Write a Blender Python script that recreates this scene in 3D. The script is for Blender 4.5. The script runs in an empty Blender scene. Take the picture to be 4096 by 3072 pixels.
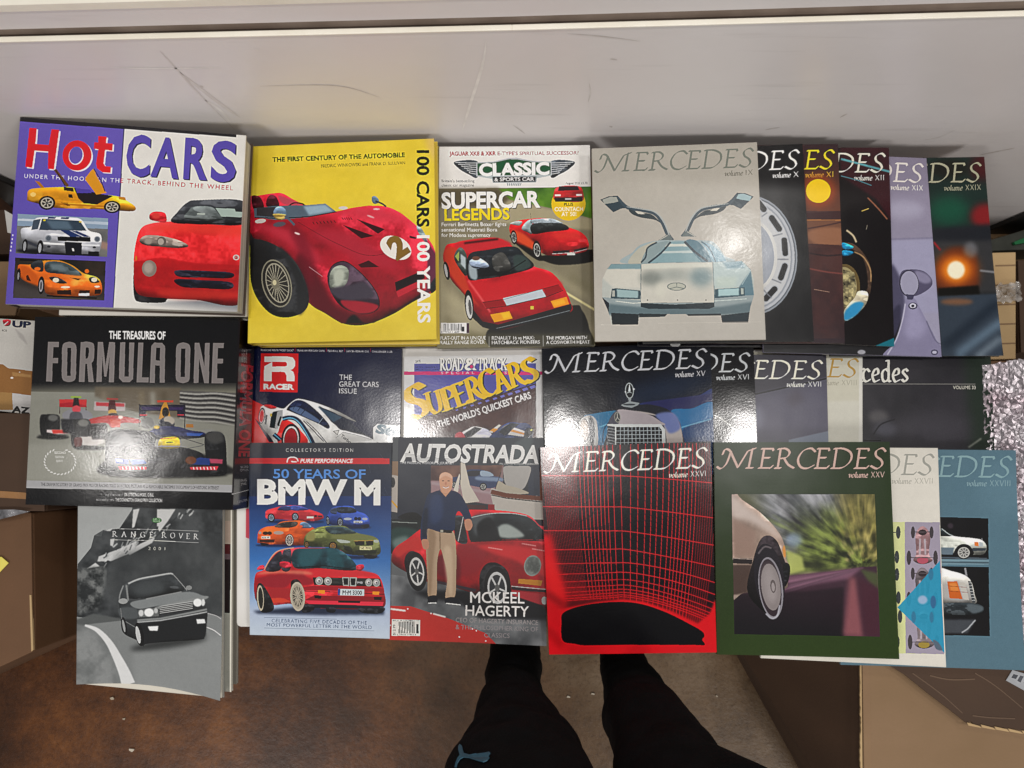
import bpy, bmesh, math, random
import numpy as np
from mathutils import Vector, Matrix
R = math.radians
sc = bpy.context.scene
COL = sc.collection

# ---------------------------------------------------------------- camera, world, light, exposure
FPX = 2796.0                      # focal length in photograph pixels (4096 wide)
TILT = R(6.6)
CAM = Vector((0, 0, 1.5))
cam_d = bpy.data.cameras.new('camera')
cam = bpy.data.objects.new('camera', cam_d); COL.objects.link(cam)
cam.location = CAM; cam.rotation_euler = (TILT, 0, 0)
cam_d.sensor_width = 36; cam_d.lens = FPX / 4096 * 36
cam_d.clip_start = .02; cam_d.clip_end = 60
sc.camera = cam
w = bpy.data.worlds.new('World'); sc.world = w; w.use_nodes = True
bgn = w.node_tree.nodes['Background']
bgn.inputs[0].default_value = (1.0, .98, .97, 1); bgn.inputs[1].default_value = .16

def lamp(name, loc, size, power, col=(1, .965, .93), rot=(0, 0, 0), shape='DISK'):
    d = bpy.data.lights.new(name, 'AREA'); d.shape = shape; d.size = size; d.energy = power; d.color = col
    o = bpy.data.objects.new(name, d); COL.objects.link(o); o.location = loc; o.rotation_euler = rot
    return o
LAMPS = [(-1.90, .06, 2.9, 5.5), (-.50, .14, 2.9, 10.5), (.24, .12, 2.9, 10.5), (1.20, .13, 2.9, 10.5), (1.12, 1.13, 2.9, 7)]
for lx, ly, lz, lp in LAMPS:
    lamp('ceiling_lamp', (lx, ly, lz), .16, lp)
for px_ in (-1.6, 1.6):
    lamp('panel_fill_light', (px_, -2.6, 2.95), .9, 46, rot=(.85, 0, 0), shape='SQUARE')  # added soft fill from behind the camera, brightens the upright panel
sc.view_settings.view_transform = 'Standard'; sc.view_settings.look = 'None'
sc.view_settings.exposure = 0; sc.view_settings.gamma = 1
sc.cycles.max_bounces = 6; sc.cycles.use_denoising = True

def ray(px, py):
    v = Vector(((px - 2048) / FPX, -(py - 1536) / FPX, -1))
    return Matrix.Rotation(TILT, 3, 'X') @ v
def P(px, py, z):                  # a photograph pixel as a point at height z
    d = ray(px, py); return CAM + d * ((z - CAM.z) / d.z)
def Pv(px, py, y):                 # a photograph pixel as a point on the upright plane at y
    d = ray(px, py); return CAM + d * (y / d.y)

# ---------------------------------------------------------------- naming helpers
def tag(o, label=None, cat=None, group=None, kind=None):
    if label: o['label'] = label
    if cat: o['category'] = cat
    if group: o['group'] = group
    if kind: o['kind'] = kind
    return o
def empty(name, loc=(0, 0, 0)):
    o = bpy.data.objects.new(name, None); COL.objects.link(o); o.location = loc; return o
def mesh(name, verts, faces, mat=None, parent=None, smooth=False, uvs=None):
    me = bpy.data.meshes.new(name)
    off = Vector(parent_loc(parent))
    me.from_pydata([tuple(Vector(v) - off) for v in verts], [], faces)
    me.update()
    if uvs is not None:
        l = me.uv_layers.new(name='UVMap')
        for lp in me.loops: l.data[lp.index].uv = uvs[lp.vertex_index]
    if smooth:
        for p in me.polygons: p.use_smooth = True
    o = bpy.data.objects.new(name, me); COL.objects.link(o)
    if mat:
        me.materials.append(mat)
    if parent: o.parent = parent
    return o
def parent_loc(p):
    v = Vector((0, 0, 0))
    while p is not None:
        v += p.location; p = p.parent
    return v
def fix_normals(o):
    bm = bmesh.new(); bm.from_mesh(o.data); bmesh.ops.recalc_face_normals(bm, faces=bm.faces[:]); bm.to_mesh(o.data); bm.free()
    return o
def prism(name, top, bot, mat, parent=None, bevel=0):
    n = len(top); v = list(top) + list(bot)
    f = [tuple(range(n)), tuple(range(2 * n - 1, n - 1, -1))]
    f += [(i, n + i, n + (i + 1) % n, (i + 1) % n) for i in range(n)]
    o = fix_normals(mesh(name, v, f, mat, parent))
    if bevel:
        m = o.modifiers.new('bevel', 'BEVEL'); m.width = bevel; m.segments = 2
    return o
def flat(pts, z): return [P(x, y, z) for x, y in pts]

# ---------------------------------------------------------------- materials
def mat_new(name):
    m = bpy.data.materials.new(name); m.use_nodes = True
    return m, m.node_tree, m.node_tree.nodes['Principled BSDF']
def lin(c):
    if isinstance(c, str): c = tuple(int(c[i:i + 2], 16) / 255 for i in (0, 2, 4))
    return tuple((x / 12.92 if x < .04045 else ((x + .055) / 1.055) ** 2.4) for x in c)
def noise_mat(name, c0, c1, scale=20, rough=.6, detail=6, bump=.0, bscale=None, stretch=(1, 1, 1), lo=.35, hi=.65, spec=.5, metal=0, bd=.002):
    m, nt, b = mat_new(name)
    tc = nt.nodes.new('ShaderNodeTexCoord'); mp = nt.nodes.new('ShaderNodeMapping'); mp.inputs['Scale'].default_value = stretch
    n = nt.nodes.new('ShaderNodeTexNoise'); n.inputs['Scale'].default_value = scale; n.inputs['Detail'].default_value = detail
    r = nt.nodes.new('ShaderNodeValToRGB'); r.color_ramp.elements[0].position = lo; r.color_ramp.elements[1].position = hi
    r.color_ramp.elements[0].color = (*lin(c0), 1); r.color_ramp.elements[1].color = (*lin(c1), 1)
    L = nt.links.new
    L(tc.outputs['Object'], mp.inputs[0]); L(mp.outputs[0], n.inputs['Vector']); L(n.outputs[0], r.inputs[0]); L(r.outputs[0], b.inputs['Base Color'])
    b.inputs['Roughness'].default_value = rough; b.inputs['Specular IOR Level'].default_value = spec; b.inputs['Metallic'].default_value = metal
    if bump:
        n2 = nt.nodes.new('ShaderNodeTexNoise'); n2.inputs['Scale'].default_value = bscale or scale * 6; n2.inputs['Detail'].default_value = 4
        L(mp.outputs[0], n2.inputs['Vector'])
        bp = nt.nodes.new('ShaderNodeBump'); bp.inputs['Strength'].default_value = bump; bp.inputs['Distance'].default_value = bd
        L(n2.outputs[0], bp.inputs['Height']); L(bp.outputs[0], b.inputs['Normal'])
    return m
ALB = .90
def print_mat(name, img, rough=.3, bump=.25, bscale=420, spec=.5, coat=0, tint=1.0, bdist=.00014):
    m, nt, b = mat_new(name); L = nt.links.new
    t = nt.nodes.new('ShaderNodeTexImage'); t.image = img; t.interpolation = 'Linear'; t.extension = 'EXTEND'
    mx = nt.nodes.new('ShaderNodeMix'); mx.data_type = 'RGBA'; mx.blend_type = 'MULTIPLY'; mx.inputs[0].default_value = 1
    mx.inputs[7].default_value = (ALB * tint, ALB * tint, ALB * tint, 1)
    L(t.outputs[0], mx.inputs[6]); L(mx.outputs[2], b.inputs['Base Color'])
    b.inputs['Roughness'].default_value = rough; b.inputs['Specular IOR Level'].default_value = spec * .6
    b.inputs['Coat Weight'].default_value = coat; b.inputs['Coat Roughness'].default_value = .12
    tc = nt.nodes.new('ShaderNodeTexCoord')
    n = nt.nodes.new('ShaderNodeTexNoise'); n.inputs['Scale'].default_value = bscale; n.inputs['Detail'].default_value = 3
    n2 = nt.nodes.new('ShaderNodeTexNoise'); n2.inputs['Scale'].default_value = 9; n2.inputs['Detail'].default_value = 2
    L(tc.outputs['Object'], n.inputs['Vector']); L(tc.outputs['Object'], n2.inputs['Vector'])
    bp = nt.nodes.new('ShaderNodeBump'); bp.inputs['Strength'].default_value = bump; bp.inputs['Distance'].default_value = bdist
    bp2 = nt.nodes.new('ShaderNodeBump'); bp2.inputs['Strength'].default_value = .10; bp2.inputs['Distance'].default_value = .012
    L(n2.outputs[0], bp2.inputs['Height']); L(n.outputs[0], bp.inputs['Height']); L(bp2.outputs[0], bp.inputs['Normal'])
    L(bp.outputs[0], b.inputs['Normal']); L(bp.outputs[0], b.inputs['Coat Normal'])
    return m

# ---------------------------------------------------------------- flat print: a small painter for the covers
rng = np.random.default_rng(7)
def homog(src, dst):
    A = []; bb = []
    for (x, y), (u, v) in zip(src, dst):
        A.append([x, y, 1, 0, 0, 0, -u * x, -u * y]); bb.append(u)
        A.append([0, 0, 0, x, y, 1, -v * x, -v * y]); bb.append(v)
    h = np.linalg.solve(np.array(A, float), np.array(bb, float))
    return np.append(h, 1).reshape(3, 3)
def hexc(c):
    if isinstance(c, str): return np.array([int(c[i:i + 2], 16) for i in (0, 2, 4)], np.float32) / 255
    return np.array(c, np.float32)
def boxblur(m, r):
    r = int(round(r))
    if r < 1: return m
    for ax in (0, 1):
        for _ in range(2):
            pad = [(0, 0), (0, 0)]; pad[ax] = (r + 1, r)
            c = np.cumsum(np.pad(m, pad, mode='edge'), axis=ax)
            m = (np.take(c, range(2 * r + 1, c.shape[ax]), ax) - np.take(c, range(0, c.shape[ax] - 2 * r - 1), ax)) / (2 * r + 1)
    return m
def catmull(pts, closed, n=8):
    p = np.array(pts, float); N = len(p)
    if N < 3: return p
    out = []
    rngi = range(N) if closed else range(N - 1)
    for i in rngi:
        if closed: a, b, c, d = p[(i - 1) % N], p[i], p[(i + 1) % N], p[(i + 2) % N]
        else: a, b, c, d = p[max(i - 1, 0)], p[i], p[i + 1], p[min(i + 2, N - 1)]
        for k in range(n):
            t = k / n
            out.append(.5 * ((2 * b) + (c - a) * t + (2 * a - 5 * b + 4 * c - d) * t * t + (3 * b - a - 3 * c + d) * t ** 3))
    if not closed: out.append(p[-1])
    return np.array(out)
_tc = {}
def text_edges(s, bold, spacing=1.0):
    k = (s, bold, spacing)
    if k in _tc: return _tc[k]
    cu = bpy.data.curves.new('t', 'FONT'); cu.body = s; cu.offset = bold; cu.resolution_u = 3; cu.space_character = spacing
    o = bpy.data.objects.new('t', cu); COL.objects.link(o)
    dg = bpy.context.evaluated_depsgraph_get(); me = bpy.data.meshes.new_from_object(o.evaluated_get(dg))
    nf = {}
    for p in me.polygons:
        vs = list(p.vertices)
        for i in range(len(vs)):
            e = tuple(sorted((vs[i], vs[(i + 1) % len(vs)]))); nf[e] = nf.get(e, 0) + 1
    co = np.array([v.co[:2] for v in me.vertices]) if len(me.vertices) else np.zeros((0, 2))
    E = np.array([(co[a], co[b]) for (a, b), n in nf.items() if n == 1])
    bpy.data.objects.remove(o); bpy.data.curves.remove(cu); bpy.data.meshes.remove(me)
    _tc[k] = E; return E
_cap = text_edges('H', 0.0)[..., 1].max()
# broad-nib letters: (advance, strokes); a stroke is ('L'|'C', points); 1 = cap height
def _st(x): return ('L', [(x, 0), (x, 1)])
NIB = {
 'M': (1.98, [('C', [(.28, .70), (.40, .96), (.62, .90), (.80, .50), (1.0, .02)]), ('C', [(0, .06), (.18, -.04), (.45, .22), (.68, .84)]),
              ('L', [(1.0, .02), (1.5, .88), (1.88, 1.02)]), ('L', [(1.72, 1.0), (1.52, 0)]), ('L', [(1.40, .0), (1.72, .0)])]),
 'E': (.80, [_st(.14), ('L', [(.02, 1), (.56, 1), (.60, .90)]), ('L', [(.14, .53), (.48, .53)]), ('L', [(.02, 0), (.60, 0), (.68, .12)])]),
 'R': (.98, [_st(.14), ('L', [(.0, 0), (.28, 0)]), ('C', [(.02, .98), (.38, 1.0), (.60, .80), (.48, .55), (.14, .48)]), ('C', [(.38, .50), (.62, .18), (.92, .0)])]),
 'C': (.93, [('C', [(.86, .84), (.62, 1.02), (.26, .88), (.08, .46), (.24, .08), (.56, -.02), (.88, .14)])]),
 'D': (1.12, [_st(.14), ('C', [(.02, 1), (.48, 1), (.86, .78), (.90, .38), (.56, .03), (.02, .0)])]),
 'S': (.70, [('C', [(.62, .86), (.42, 1.03), (.16, .88), (.20, .62), (.46, .42), (.54, .18), (.32, -.02), (.0, .12)])]),
 'U': (.95, [('L', [(.0, 1), (.28, 1)]), ('C', [(.14, 1), (.14, .3), (.38, -.02), (.68, .08), (.78, .4), (.78, 1)]), ('L', [(.66, 1), (.9, 1)])]),
 'P': (.80, [_st(.14), ('L', [(.0, 0), (.28, 0)]), ('C', [(.02, .98), (.38, 1.0), (.60, .78), (.48, .52), (.14, .46)])]),
 'A': (.98, [('L', [(.10, 0), (.46, 1)]), ('L', [(.44, 1), (.82, 0)]), ('L', [(.2, .35), (.66, .35)]), ('L', [(.0, 0), (.22, 0)]), ('L', [(.68, 0), (.95, 0)])]),
 'N': (1.05, [('L', [(.14, 0), (.14, 1)]), ('L', [(.14, 1), (.82, 0)]), ('L', [(.82, 0), (.82, 1)]), ('L', [(.0, 0), (.28, 0)]), ('L', [(.7, 1), (.95, 1)])]),
 'G': (1.05, [('C', [(.86, .84), (.62, 1.02), (.26, .88), (.08, .46), (.24, .08), (.56, -.02), (.86, .14)]), ('L', [(.86, .1), (.86, .42), (.62, .42)])]),
 'O': (1.08, [('C', [(.5, 1.0), (.16, .84), (.08, .42), (.26, .06), (.54, .0), (.86, .2), (.92, .6), (.76, .92), (.5, 1.0)])]),
 'T': (.90, [('L', [(.42, 1), (.42, 0)]), ('L', [(.04, .84), (.06, 1), (.78, 1), (.8, .84)]), ('L', [(.28, 0), (.56, 0)])]),
 'K': (1.0, [_st(.14), ('L', [(.16, .42), (.72, 1)]), ('L', [(.36, .6), (.84, 0)]), ('L', [(.0, 0), (.28, 0)]), ('L', [(.7, 0), (.95, 0)])]),
 'X': (.82, [('L', [(.08, 1), (.66, 0)]), ('L', [(.66, 1), (.06, 0)])]),
 'V': (.82, [('L', [(.04, 1), (.36, 0)]), ('L', [(.36, 0), (.76, 1)])]),
 'I': (.34, [('L', [(.12, 0), (.12, 1)])]),
 'v': (.52, [('C', [(.0, .5), (.12, .6), (.16, .3), (.2, .0)]), ('C', [(.2, .0), (.42, .2), (.38, .58)])]),
 'o': (.54, [('C', [(.26, .6), (.06, .42), (.1, .06), (.26, .0), (.44, .2), (.4, .5), (.26, .6)])]),
 'l': (.28, [('C', [(.12, 1.0), (.1, .2), (.16, .0), (.26, .05)])]),
 'u': (.58, [('C', [(.06, .58), (.08, .1), (.22, .0), (.42, .3)]), ('C', [(.44, .6), (.42, .1), (.48, .0), (.56, .05)])]),
 'm': (.84, [('L', [(.08, .6), (.08, 0)]), ('C', [(.08, .35), (.26, .6), (.36, .5), (.36, 0)]), ('C', [(.36, .35), (.56, .6), (.66, .5), (.66, .05), (.76, .04)])]),
 'e': (.50, [('C', [(.08, .28), (.36, .36), (.38, .56), (.22, .6), (.06, .3), (.18, .0), (.42, .08)])]),
 'r': (.44, [('L', [(.1, .6), (.1, 0)]), ('C', [(.1, .35), (.24, .6), (.38, .56)]), ('L', [(.0, 0), (.24, 0)])]),
 'c': (.50, [('C', [(.42, .48), (.26, .6), (.08, .4), (.12, .08), (.28, .0), (.44, .1)])]),
 'd': (.60, [('C', [(.44, .48), (.26, .6), (.08, .4), (.12, .08), (.28, .0), (.44, .14)]), ('L', [(.32, 1.0), (.44, 1.0), (.44, .04), (.54, .0)])]),
 's': (.44, [('C', [(.36, .5), (.22, .6), (.08, .46), (.2, .32), (.34, .16), (.2, .0), (.04, .1)])]),
 ' ': (.35, []),
}
class Art:
    S = .80
    def __init__(s, quad, crop=None, bg='808080'):
        s.q = quad
        wpx = (math.dist(quad[0], quad[1]) + math.dist(quad[3], quad[2])) / 2; hpx = (math.dist(quad[0], quad[3]) + math.dist(quad[1], quad[2])) / 2
        s.W, s.H = int(wpx * s.S), int(hpx * s.S)
        s.h = homog(quad, [(0, 0), (s.W, 0), (s.W, s.H), (0, s.H)])
        s.crop = crop; s.im = np.empty((s.H, s.W, 3), np.float32); s.im[:] = hexc(bg); s.clip = None
    def T(s, pts):
        p = np.array(pts, float).reshape(-1, 2)
        if s.crop is None: return p * [s.W / 1000, s.H / 1000]
        x0, y0, k = s.crop; p = p * k + [x0, y0]
        q = np.c_[p, np.ones(len(p))] @ s.h.T
        return q[:, :2] / q[:, 2:]
    def _k(s):                          # texels per drawing unit
        return s.S * s.crop[2] if s.crop else s.W / 1000
    def mask(s, E, pad=0):              # E: edges (n,2,2) in texels -> even-odd mask and its box
        lo = np.floor(E.min((0, 1))).astype(int) - pad; hi = np.ceil(E.max((0, 1))).astype(int) + pad + 1
        x0, y0 = max(lo[0], 0), max(lo[1], 0); x1, y1 = min(hi[0], s.W), min(hi[1], s.H)
        if x1 <= x0 or y1 <= y0: return None
        m = np.zeros((y1 - y0, x1 - x0 + 1), np.int32)
        for (ax, ay), (bx, by) in E:
            if ay == by: continue
            if ay > by: ax, ay, bx, by = bx, by, ax, ay
            r0 = max(int(math.ceil(ay - .5)), y0); r1 = min(int(math.ceil(by - .5)), y1)
            if r1 <= r0: continue
            ys = np.arange(r0, r1); xi = ax + (ys + .5 - ay) * (bx - ax) / (by - ay)
            c = np.clip(np.ceil(xi - .5).astype(int) - x0, 0, x1 - x0)
            np.add.at(m, (ys - y0, c), 1)
        m = (np.cumsum(m, 1)[:, :-1] & 1).astype(np.float32)
        return m, (x0, y0, x1, y1)
    def put(s, mb, col, b=0, a=1.0, g=None, mode='n'):
        if mb is None: return
        m, (x0, y0, x1, y1) = mb
        if b: m = boxblur(m, b)
        if s.clip is not None: m = m * s.clip[y0:y1, x0:x1]
        m = (m * a)[..., None]; t = s.im[y0:y1, x0:x1]
        if g is not None:               # gradient (colour0, colour1, p0, p1)
            c0, c1, p0, p1 = g; (ax, ay), (bx, by) = s.T([p0, p1])
            yy, xx = np.mgrid[y0:y1, x0:x1]; d = (bx - ax) ** 2 + (by - ay) ** 2
            f = np.clip(((xx - ax) * (bx - ax) + (yy - ay) * (by - ay)) / d, 0, 1)[..., None]
            c = hexc(c0) * (1 - f) + hexc(c1) * f
        else: c = hexc(col)
        t[:] = t * (1 - m) + (c * m)
    @staticmethod
    def edges(q): return np.stack([q, np.roll(q, -1, 0)], 1)
    def p(s, pts, col=None, b=0, a=1, g=None):
        k = s._k(); bb = b * k / 2
        s.put(s.mask(s.edges(s.T(pts)), int(2 * bb + 2) if b else 0), col, bb, a, g); return s
    def s_(s, pts, col=None, b=0, a=1, g=None, v=None):
        s.p(catmull(pts, True), col, b, a, g)
        if v is None: v = 1 if (not b and a == 1 and s.vol) else 0
        if v: s.volume(catmull(pts, True), v)
        return s
    vol = True
    def volume(s, pts, v=1):            # printed shape shading of a photographed body: rounder towards its own rim
        E = s.edges(s.T(pts)); sz = (E.max((0, 1)) - E.min((0, 1))).min()
        if sz < 14: return
        r = max(2, int(min(sz * .14, 16))); mb = s.mask(E, 2 * r + 2)
        if mb is None: return
        m, (x0, y0, x1, y1) = mb; bl = boxblur(m, r); sh = max(2, r)
        up = np.roll(bl, sh, 0) - np.roll(bl, -sh, 0)      # > 0 near the lower rim
        s._vs = getattr(s, '_vs', 0) + 1
        n = s.vn(10, 100 + s._vs)[y0:y1, x0:x1] * .5 + s.vn(34, 200 + s._vs)[y0:y1, x0:x1] * .3 + s.vn(90, 300 + s._vs)[y0:y1, x0:x1] * .2
        n = np.clip((n - .5) * 3.2, -1, 1)
        # mirrored surroundings in the photographed paint: broad bands with crisp borders
        k2 = max(4, int(s.H / max(sz, 20) * 3.2)); w2 = s.vn((max(3, k2 // 3), k2), 400 + s._vs)[y0:y1, x0:x1] * .7 + s.vn((max(6, k2), k2 * 3), 500 + s._vs)[y0:y1, x0:x1] * .3
        band = np.clip((w2 - .56) * 14, 0, 1) - .8 * np.clip((.42 - w2) * 12, 0, 1)
        n = np.clip(n * .6 + band * .9, -1.2, 1.2)
        f = np.clip(1 - .50 * v * up * 1.1 + .18 * v * n - .22 * (1 - np.clip(bl * 1.15, 0, 1)), .35, 1.6)[..., None]
        t = s.im[y0:y1, x0:x1]; hl = np.clip(n * 1.6 - .85, 0, 1)[..., None] * .20 * v
        q = np.clip(t * f + hl * (.5 + .5 * t), 0, 1)
        if s.clip is not None: m = m * s.clip[y0:y1, x0:x1]
        t[:] = t * (1 - m[..., None]) + q * m[..., None]
    def r(s, x0, y0, x1, y1, col=None, b=0, a=1, g=None): return s.p([(x0, y0), (x1, y0), (x1, y1), (x0, y1)], col, b, a, g)
    def all(s, g):
        s.put((np.ones((s.H, s.W), np.float32), (0, 0, s.W, s.H)), None, 0, 1, g)
    def e(s, cx, cy, rx, ry, col=None, ang=0, b=0, a=1, g=None, n=40):
        t = np.linspace(0, 2 * math.pi, n, endpoint=False); c, sn = math.cos(R(ang)), math.sin(R(ang))
        x, y = rx * np.cos(t), ry * np.sin(t)
        return s.p(np.c_[cx + x * c - y * sn, cy + x * sn + y * c], col, b, a, g)
    def l(s, pts, w, col, b=0, a=1, curve=False):
        q = catmull(pts, False) if curve else np.array(pts, float)
        ww = np.array(w, float) if hasattr(w, '__len__') else np.full(len(q), float(w))
        if len(ww) != len(q): ww = np.interp(np.linspace(0, 1, len(q)), np.linspace(0, 1, len(ww)), ww)
        d = np.gradient(q, axis=0); d /= np.maximum(np.linalg.norm(d, axis=1, keepdims=True), 1e-6)
        nrm = np.c_[-d[:, 1], d[:, 0]] * ww[:, None] / 2
        return s.p(np.r_[q + nrm, (q - nrm)[::-1]], col, b, a)
    def c(s, pts, w, col, b=0, a=1): return s.l(pts, w, col, b, a, True)
    def t(s, txt, x0, y0, x1, y1, h, col, bold=0.0, skew=0.0, sp=1.0, a=1, b=0):
        E = text_edges(txt, bold, sp).copy()
        if not len(E): return s
        mn, mx = E[..., 0].min(), E[..., 0].max(); E[..., 0] = (E[..., 0] - mn) / (mx - mn); E[..., 1] /= _cap
        L_ = math.dist((x0, y0), (x1, y1)); ux, uy = (x1 - x0) / L_, (y1 - y0) / L_
        X = E[..., 0] * L_ + E[..., 1] * h * skew; Y = E[..., 1] * h
        Q = np.stack([x0 + X * ux + Y * uy, y0 + X * uy - Y * ux], -1)
        sh = Q.shape; Q = s.T(Q.reshape(-1, 2)).reshape(sh)
        bb = b * s._k() / 2
        s.put(s.mask(Q, int(2 * bb) + 2 if b else 0), col, bb, a); return s
    def nib(s, txt, x0, y0, x1, y1, h, col, nibl=.085, ang=35, slant=.17, a=1, thin=.022, gap=0):
        pos = 0; st = []
        for ch in txt:
            adv, ss = NIB[ch]
            for kind, pts in ss:
                q = catmull(pts, False, 6) if kind == 'C' else np.array(pts, float)
                if ch != 'M': q = np.c_[q[:, 0] + slant * q[:, 1], q[:, 1]]
                st.append(np.c_[q[:, 0] + pos, q[:, 1]])
            pos += adv + gap
        mx = max(q[:, 0].max() for q in st); mn = min(q[:, 0].min() for q in st)
        L_ = math.dist((x0, y0), (x1, y1)); ux, uy = (x1 - x0) / L_, (y1 - y0) / L_; kx = L_ / (mx - mn)
        nx, ny = math.cos(R(ang)) * nibl / 2, math.sin(R(ang)) * nibl / 2
        tx, ty = -math.sin(R(ang)) * thin / 2, math.cos(R(ang)) * thin / 2
        M = np.zeros((s.H, s.W), np.float32)
        for q in st:
            for i in range(len(q) - 1):
                A0, B0 = q[i], q[i + 1]
                c8 = np.array([A0 + (sx * nx + sy * tx, sx * ny + sy * ty) for sx in (-1, 1) for sy in (-1, 1)] +
                              [B0 + (sx * nx + sy * tx, sx * ny + sy * ty) for sx in (-1, 1) for sy in (-1, 1)])
                c8 = hull(c8); X = (c8[:, 0] - mn) * kx; Y = c8[:, 1] * h
                Q = s.T(np.c_[x0 + X * ux + Y * uy, y0 + X * uy - Y * ux])
                mb = s.mask(s.edges(Q))
                if mb is None: continue
                m, (xa, ya, xb, yb) = mb; M[ya:yb, xa:xb] = np.maximum(M[ya:yb, xa:xb], m)
        s.put((M, (0, 0, s.W, s.H)), col, 0, a); return s
    def vn(s, cells, seed=0):           # smooth value noise over the whole canvas
        r = np.random.default_rng(seed); cx, cy = cells if isinstance(cells, tuple) else (max(2, int(cells)), max(2, int(cells * s.H / s.W)))
        gq = r.random((cy + 1, cx + 1)).astype(np.float32)
        ys = np.linspace(0, cy - 1e-3, s.H); xs = np.linspace(0, cx - 1e-3, s.W)
        yi, xi = ys.astype(int), xs.astype(int); fy, fx = (ys - yi)[:, None], (xs - xi)[None]
        fy = fy * fy * (3 - 2 * fy); fx = fx * fx * (3 - 2 * fx)
        return (gq[yi][:, xi] * (1 - fy) + gq[yi + 1][:, xi] * fy) * (1 - fx) + (gq[yi][:, xi + 1] * (1 - fy) + gq[yi + 1][:, xi + 1] * fy) * fx
    def mottle(s, pts, c0, c1, cells, seed=0, a=1, b=0, thr=None):
        mb = s.mask(s.edges(s.T(pts)))
        if mb is None: return s
        m, (x0, y0, x1, y1) = mb
        if b: m = boxblur(m, b)
        n = (s.vn(cells, seed) * .6 + s.vn(cells * 2.3, seed + 1) * .3 + s.vn(cells * 5, seed + 2) * .2)[y0:y1, x0:x1] / 1.1
        if s.clip is not None: m = m * s.clip[y0:y1, x0:x1]
        if thr: m = m * np.clip((n - thr[0]) / (thr[1] - thr[0]), 0, 1)
        n = np.clip((n - .3) / .4, 0, 1)[..., None]
        t = s.im[y0:y1, x0:x1]; m = (m * a)[..., None]
        t[:] = t * (1 - m) + (hexc(c0) * (1 - n) + hexc(c1) * n) * m
        return s
    def setclip(s, pts=None):
        if pts is None: s.clip = None; return s
        m = np.zeros((s.H, s.W), np.float32); mb = s.mask(s.edges(s.T(pts)))
        mm, (x0, y0, x1, y1) = mb; m[y0:y1, x0:x1] = mm; s.clip = m; return s
    def zoomblur(s, pts, cx, cy, amt=.12, n=14):
        mb = s.mask(s.edges(s.T(pts))); m, (x0, y0, x1, y1) = mb; (qx, qy), = s.T([(cx, cy)])
        if s.clip is not None: m = m * s.clip[y0:y1, x0:x1]
        yy, xx = np.mgrid[y0:y1, x0:x1]; acc = 0
        for k in range(n):
            f = 1 - amt * k / n
            acc = acc + s.im[np.clip((qy + (yy - qy) * f), y0, y1 - 1).astype(int), np.clip((qx + (xx - qx) * f), x0, x1 - 1).astype(int)]
        s.im[y0:y1, x0:x1] = s.im[y0:y1, x0:x1] * (1 - m[..., None]) + acc / n * m[..., None]; return s
    def image(s, name):
        g = s.im * (1 + .03 * (s.vn(5, 31)[..., None] - .5)) * (1 + .02 * (s.vn(40, 32)[..., None] - .5))
        g = np.clip(g + .5 * (g - np.stack([boxblur(np.ascontiguousarray(g[..., c]), 3) for c in range(3)], -1)), 0, 1)
        lum = g.mean(-1, keepdims=True); g = lum + (g - lum) * 1.03; g = np.clip(g * 1.055 - .05, 0, 1)
        g = np.clip(g + rng.normal(0, .014, (s.H, s.W, 1)).astype(np.float32), 0, 1)
        im = bpy.data.images.new(name, s.W, s.H); a = np.ones((s.H, s.W, 4), np.float32); a[..., :3] = g[::-1]
        im.pixels.foreach_set(a.ravel()); im.update(); im.pack(); return im
def hull(p):
    c = p.mean(0); pts = sorted(set(map(tuple, np.round(p, 6))))
    def half(ps):
        o = []
        for q in ps:
            while len(o) > 1 and (o[-1][0] - o[-2][0]) * (q[1] - o[-2][1]) - (o[-1][1] - o[-2][1]) * (q[0] - o[-2][0]) <= 0: o.pop()
            o.append(q)
        return o
    a = half(pts); b = half(pts[::-1]); return np.array(a[:-1] + b[:-1])
def merc(A, col, num, tcol=None, a=1, va=1):
    c = A.crop; A.crop = None
    A.nib('MERCEDES', 16, 124, 975, 126, 93, col, a=a, nibl=.115, thin=.03)
    n = len(num); wn = {'X': .40, 'V': .38, 'I': .19}; w_ = sum(wn[x] for x in num) * 62
    A.nib('volume', 962 - w_ - 128, 170, 962 - w_ - 20, 170, 27, tcol or col, nibl=.15, slant=.2, thin=.05, a=va)
    A.nib(num, 962 - w_, 169, 964, 168, 26, tcol or col, nibl=.12, slant=.05, gap=.08, thin=.05, a=va)
    A.crop = c
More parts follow.
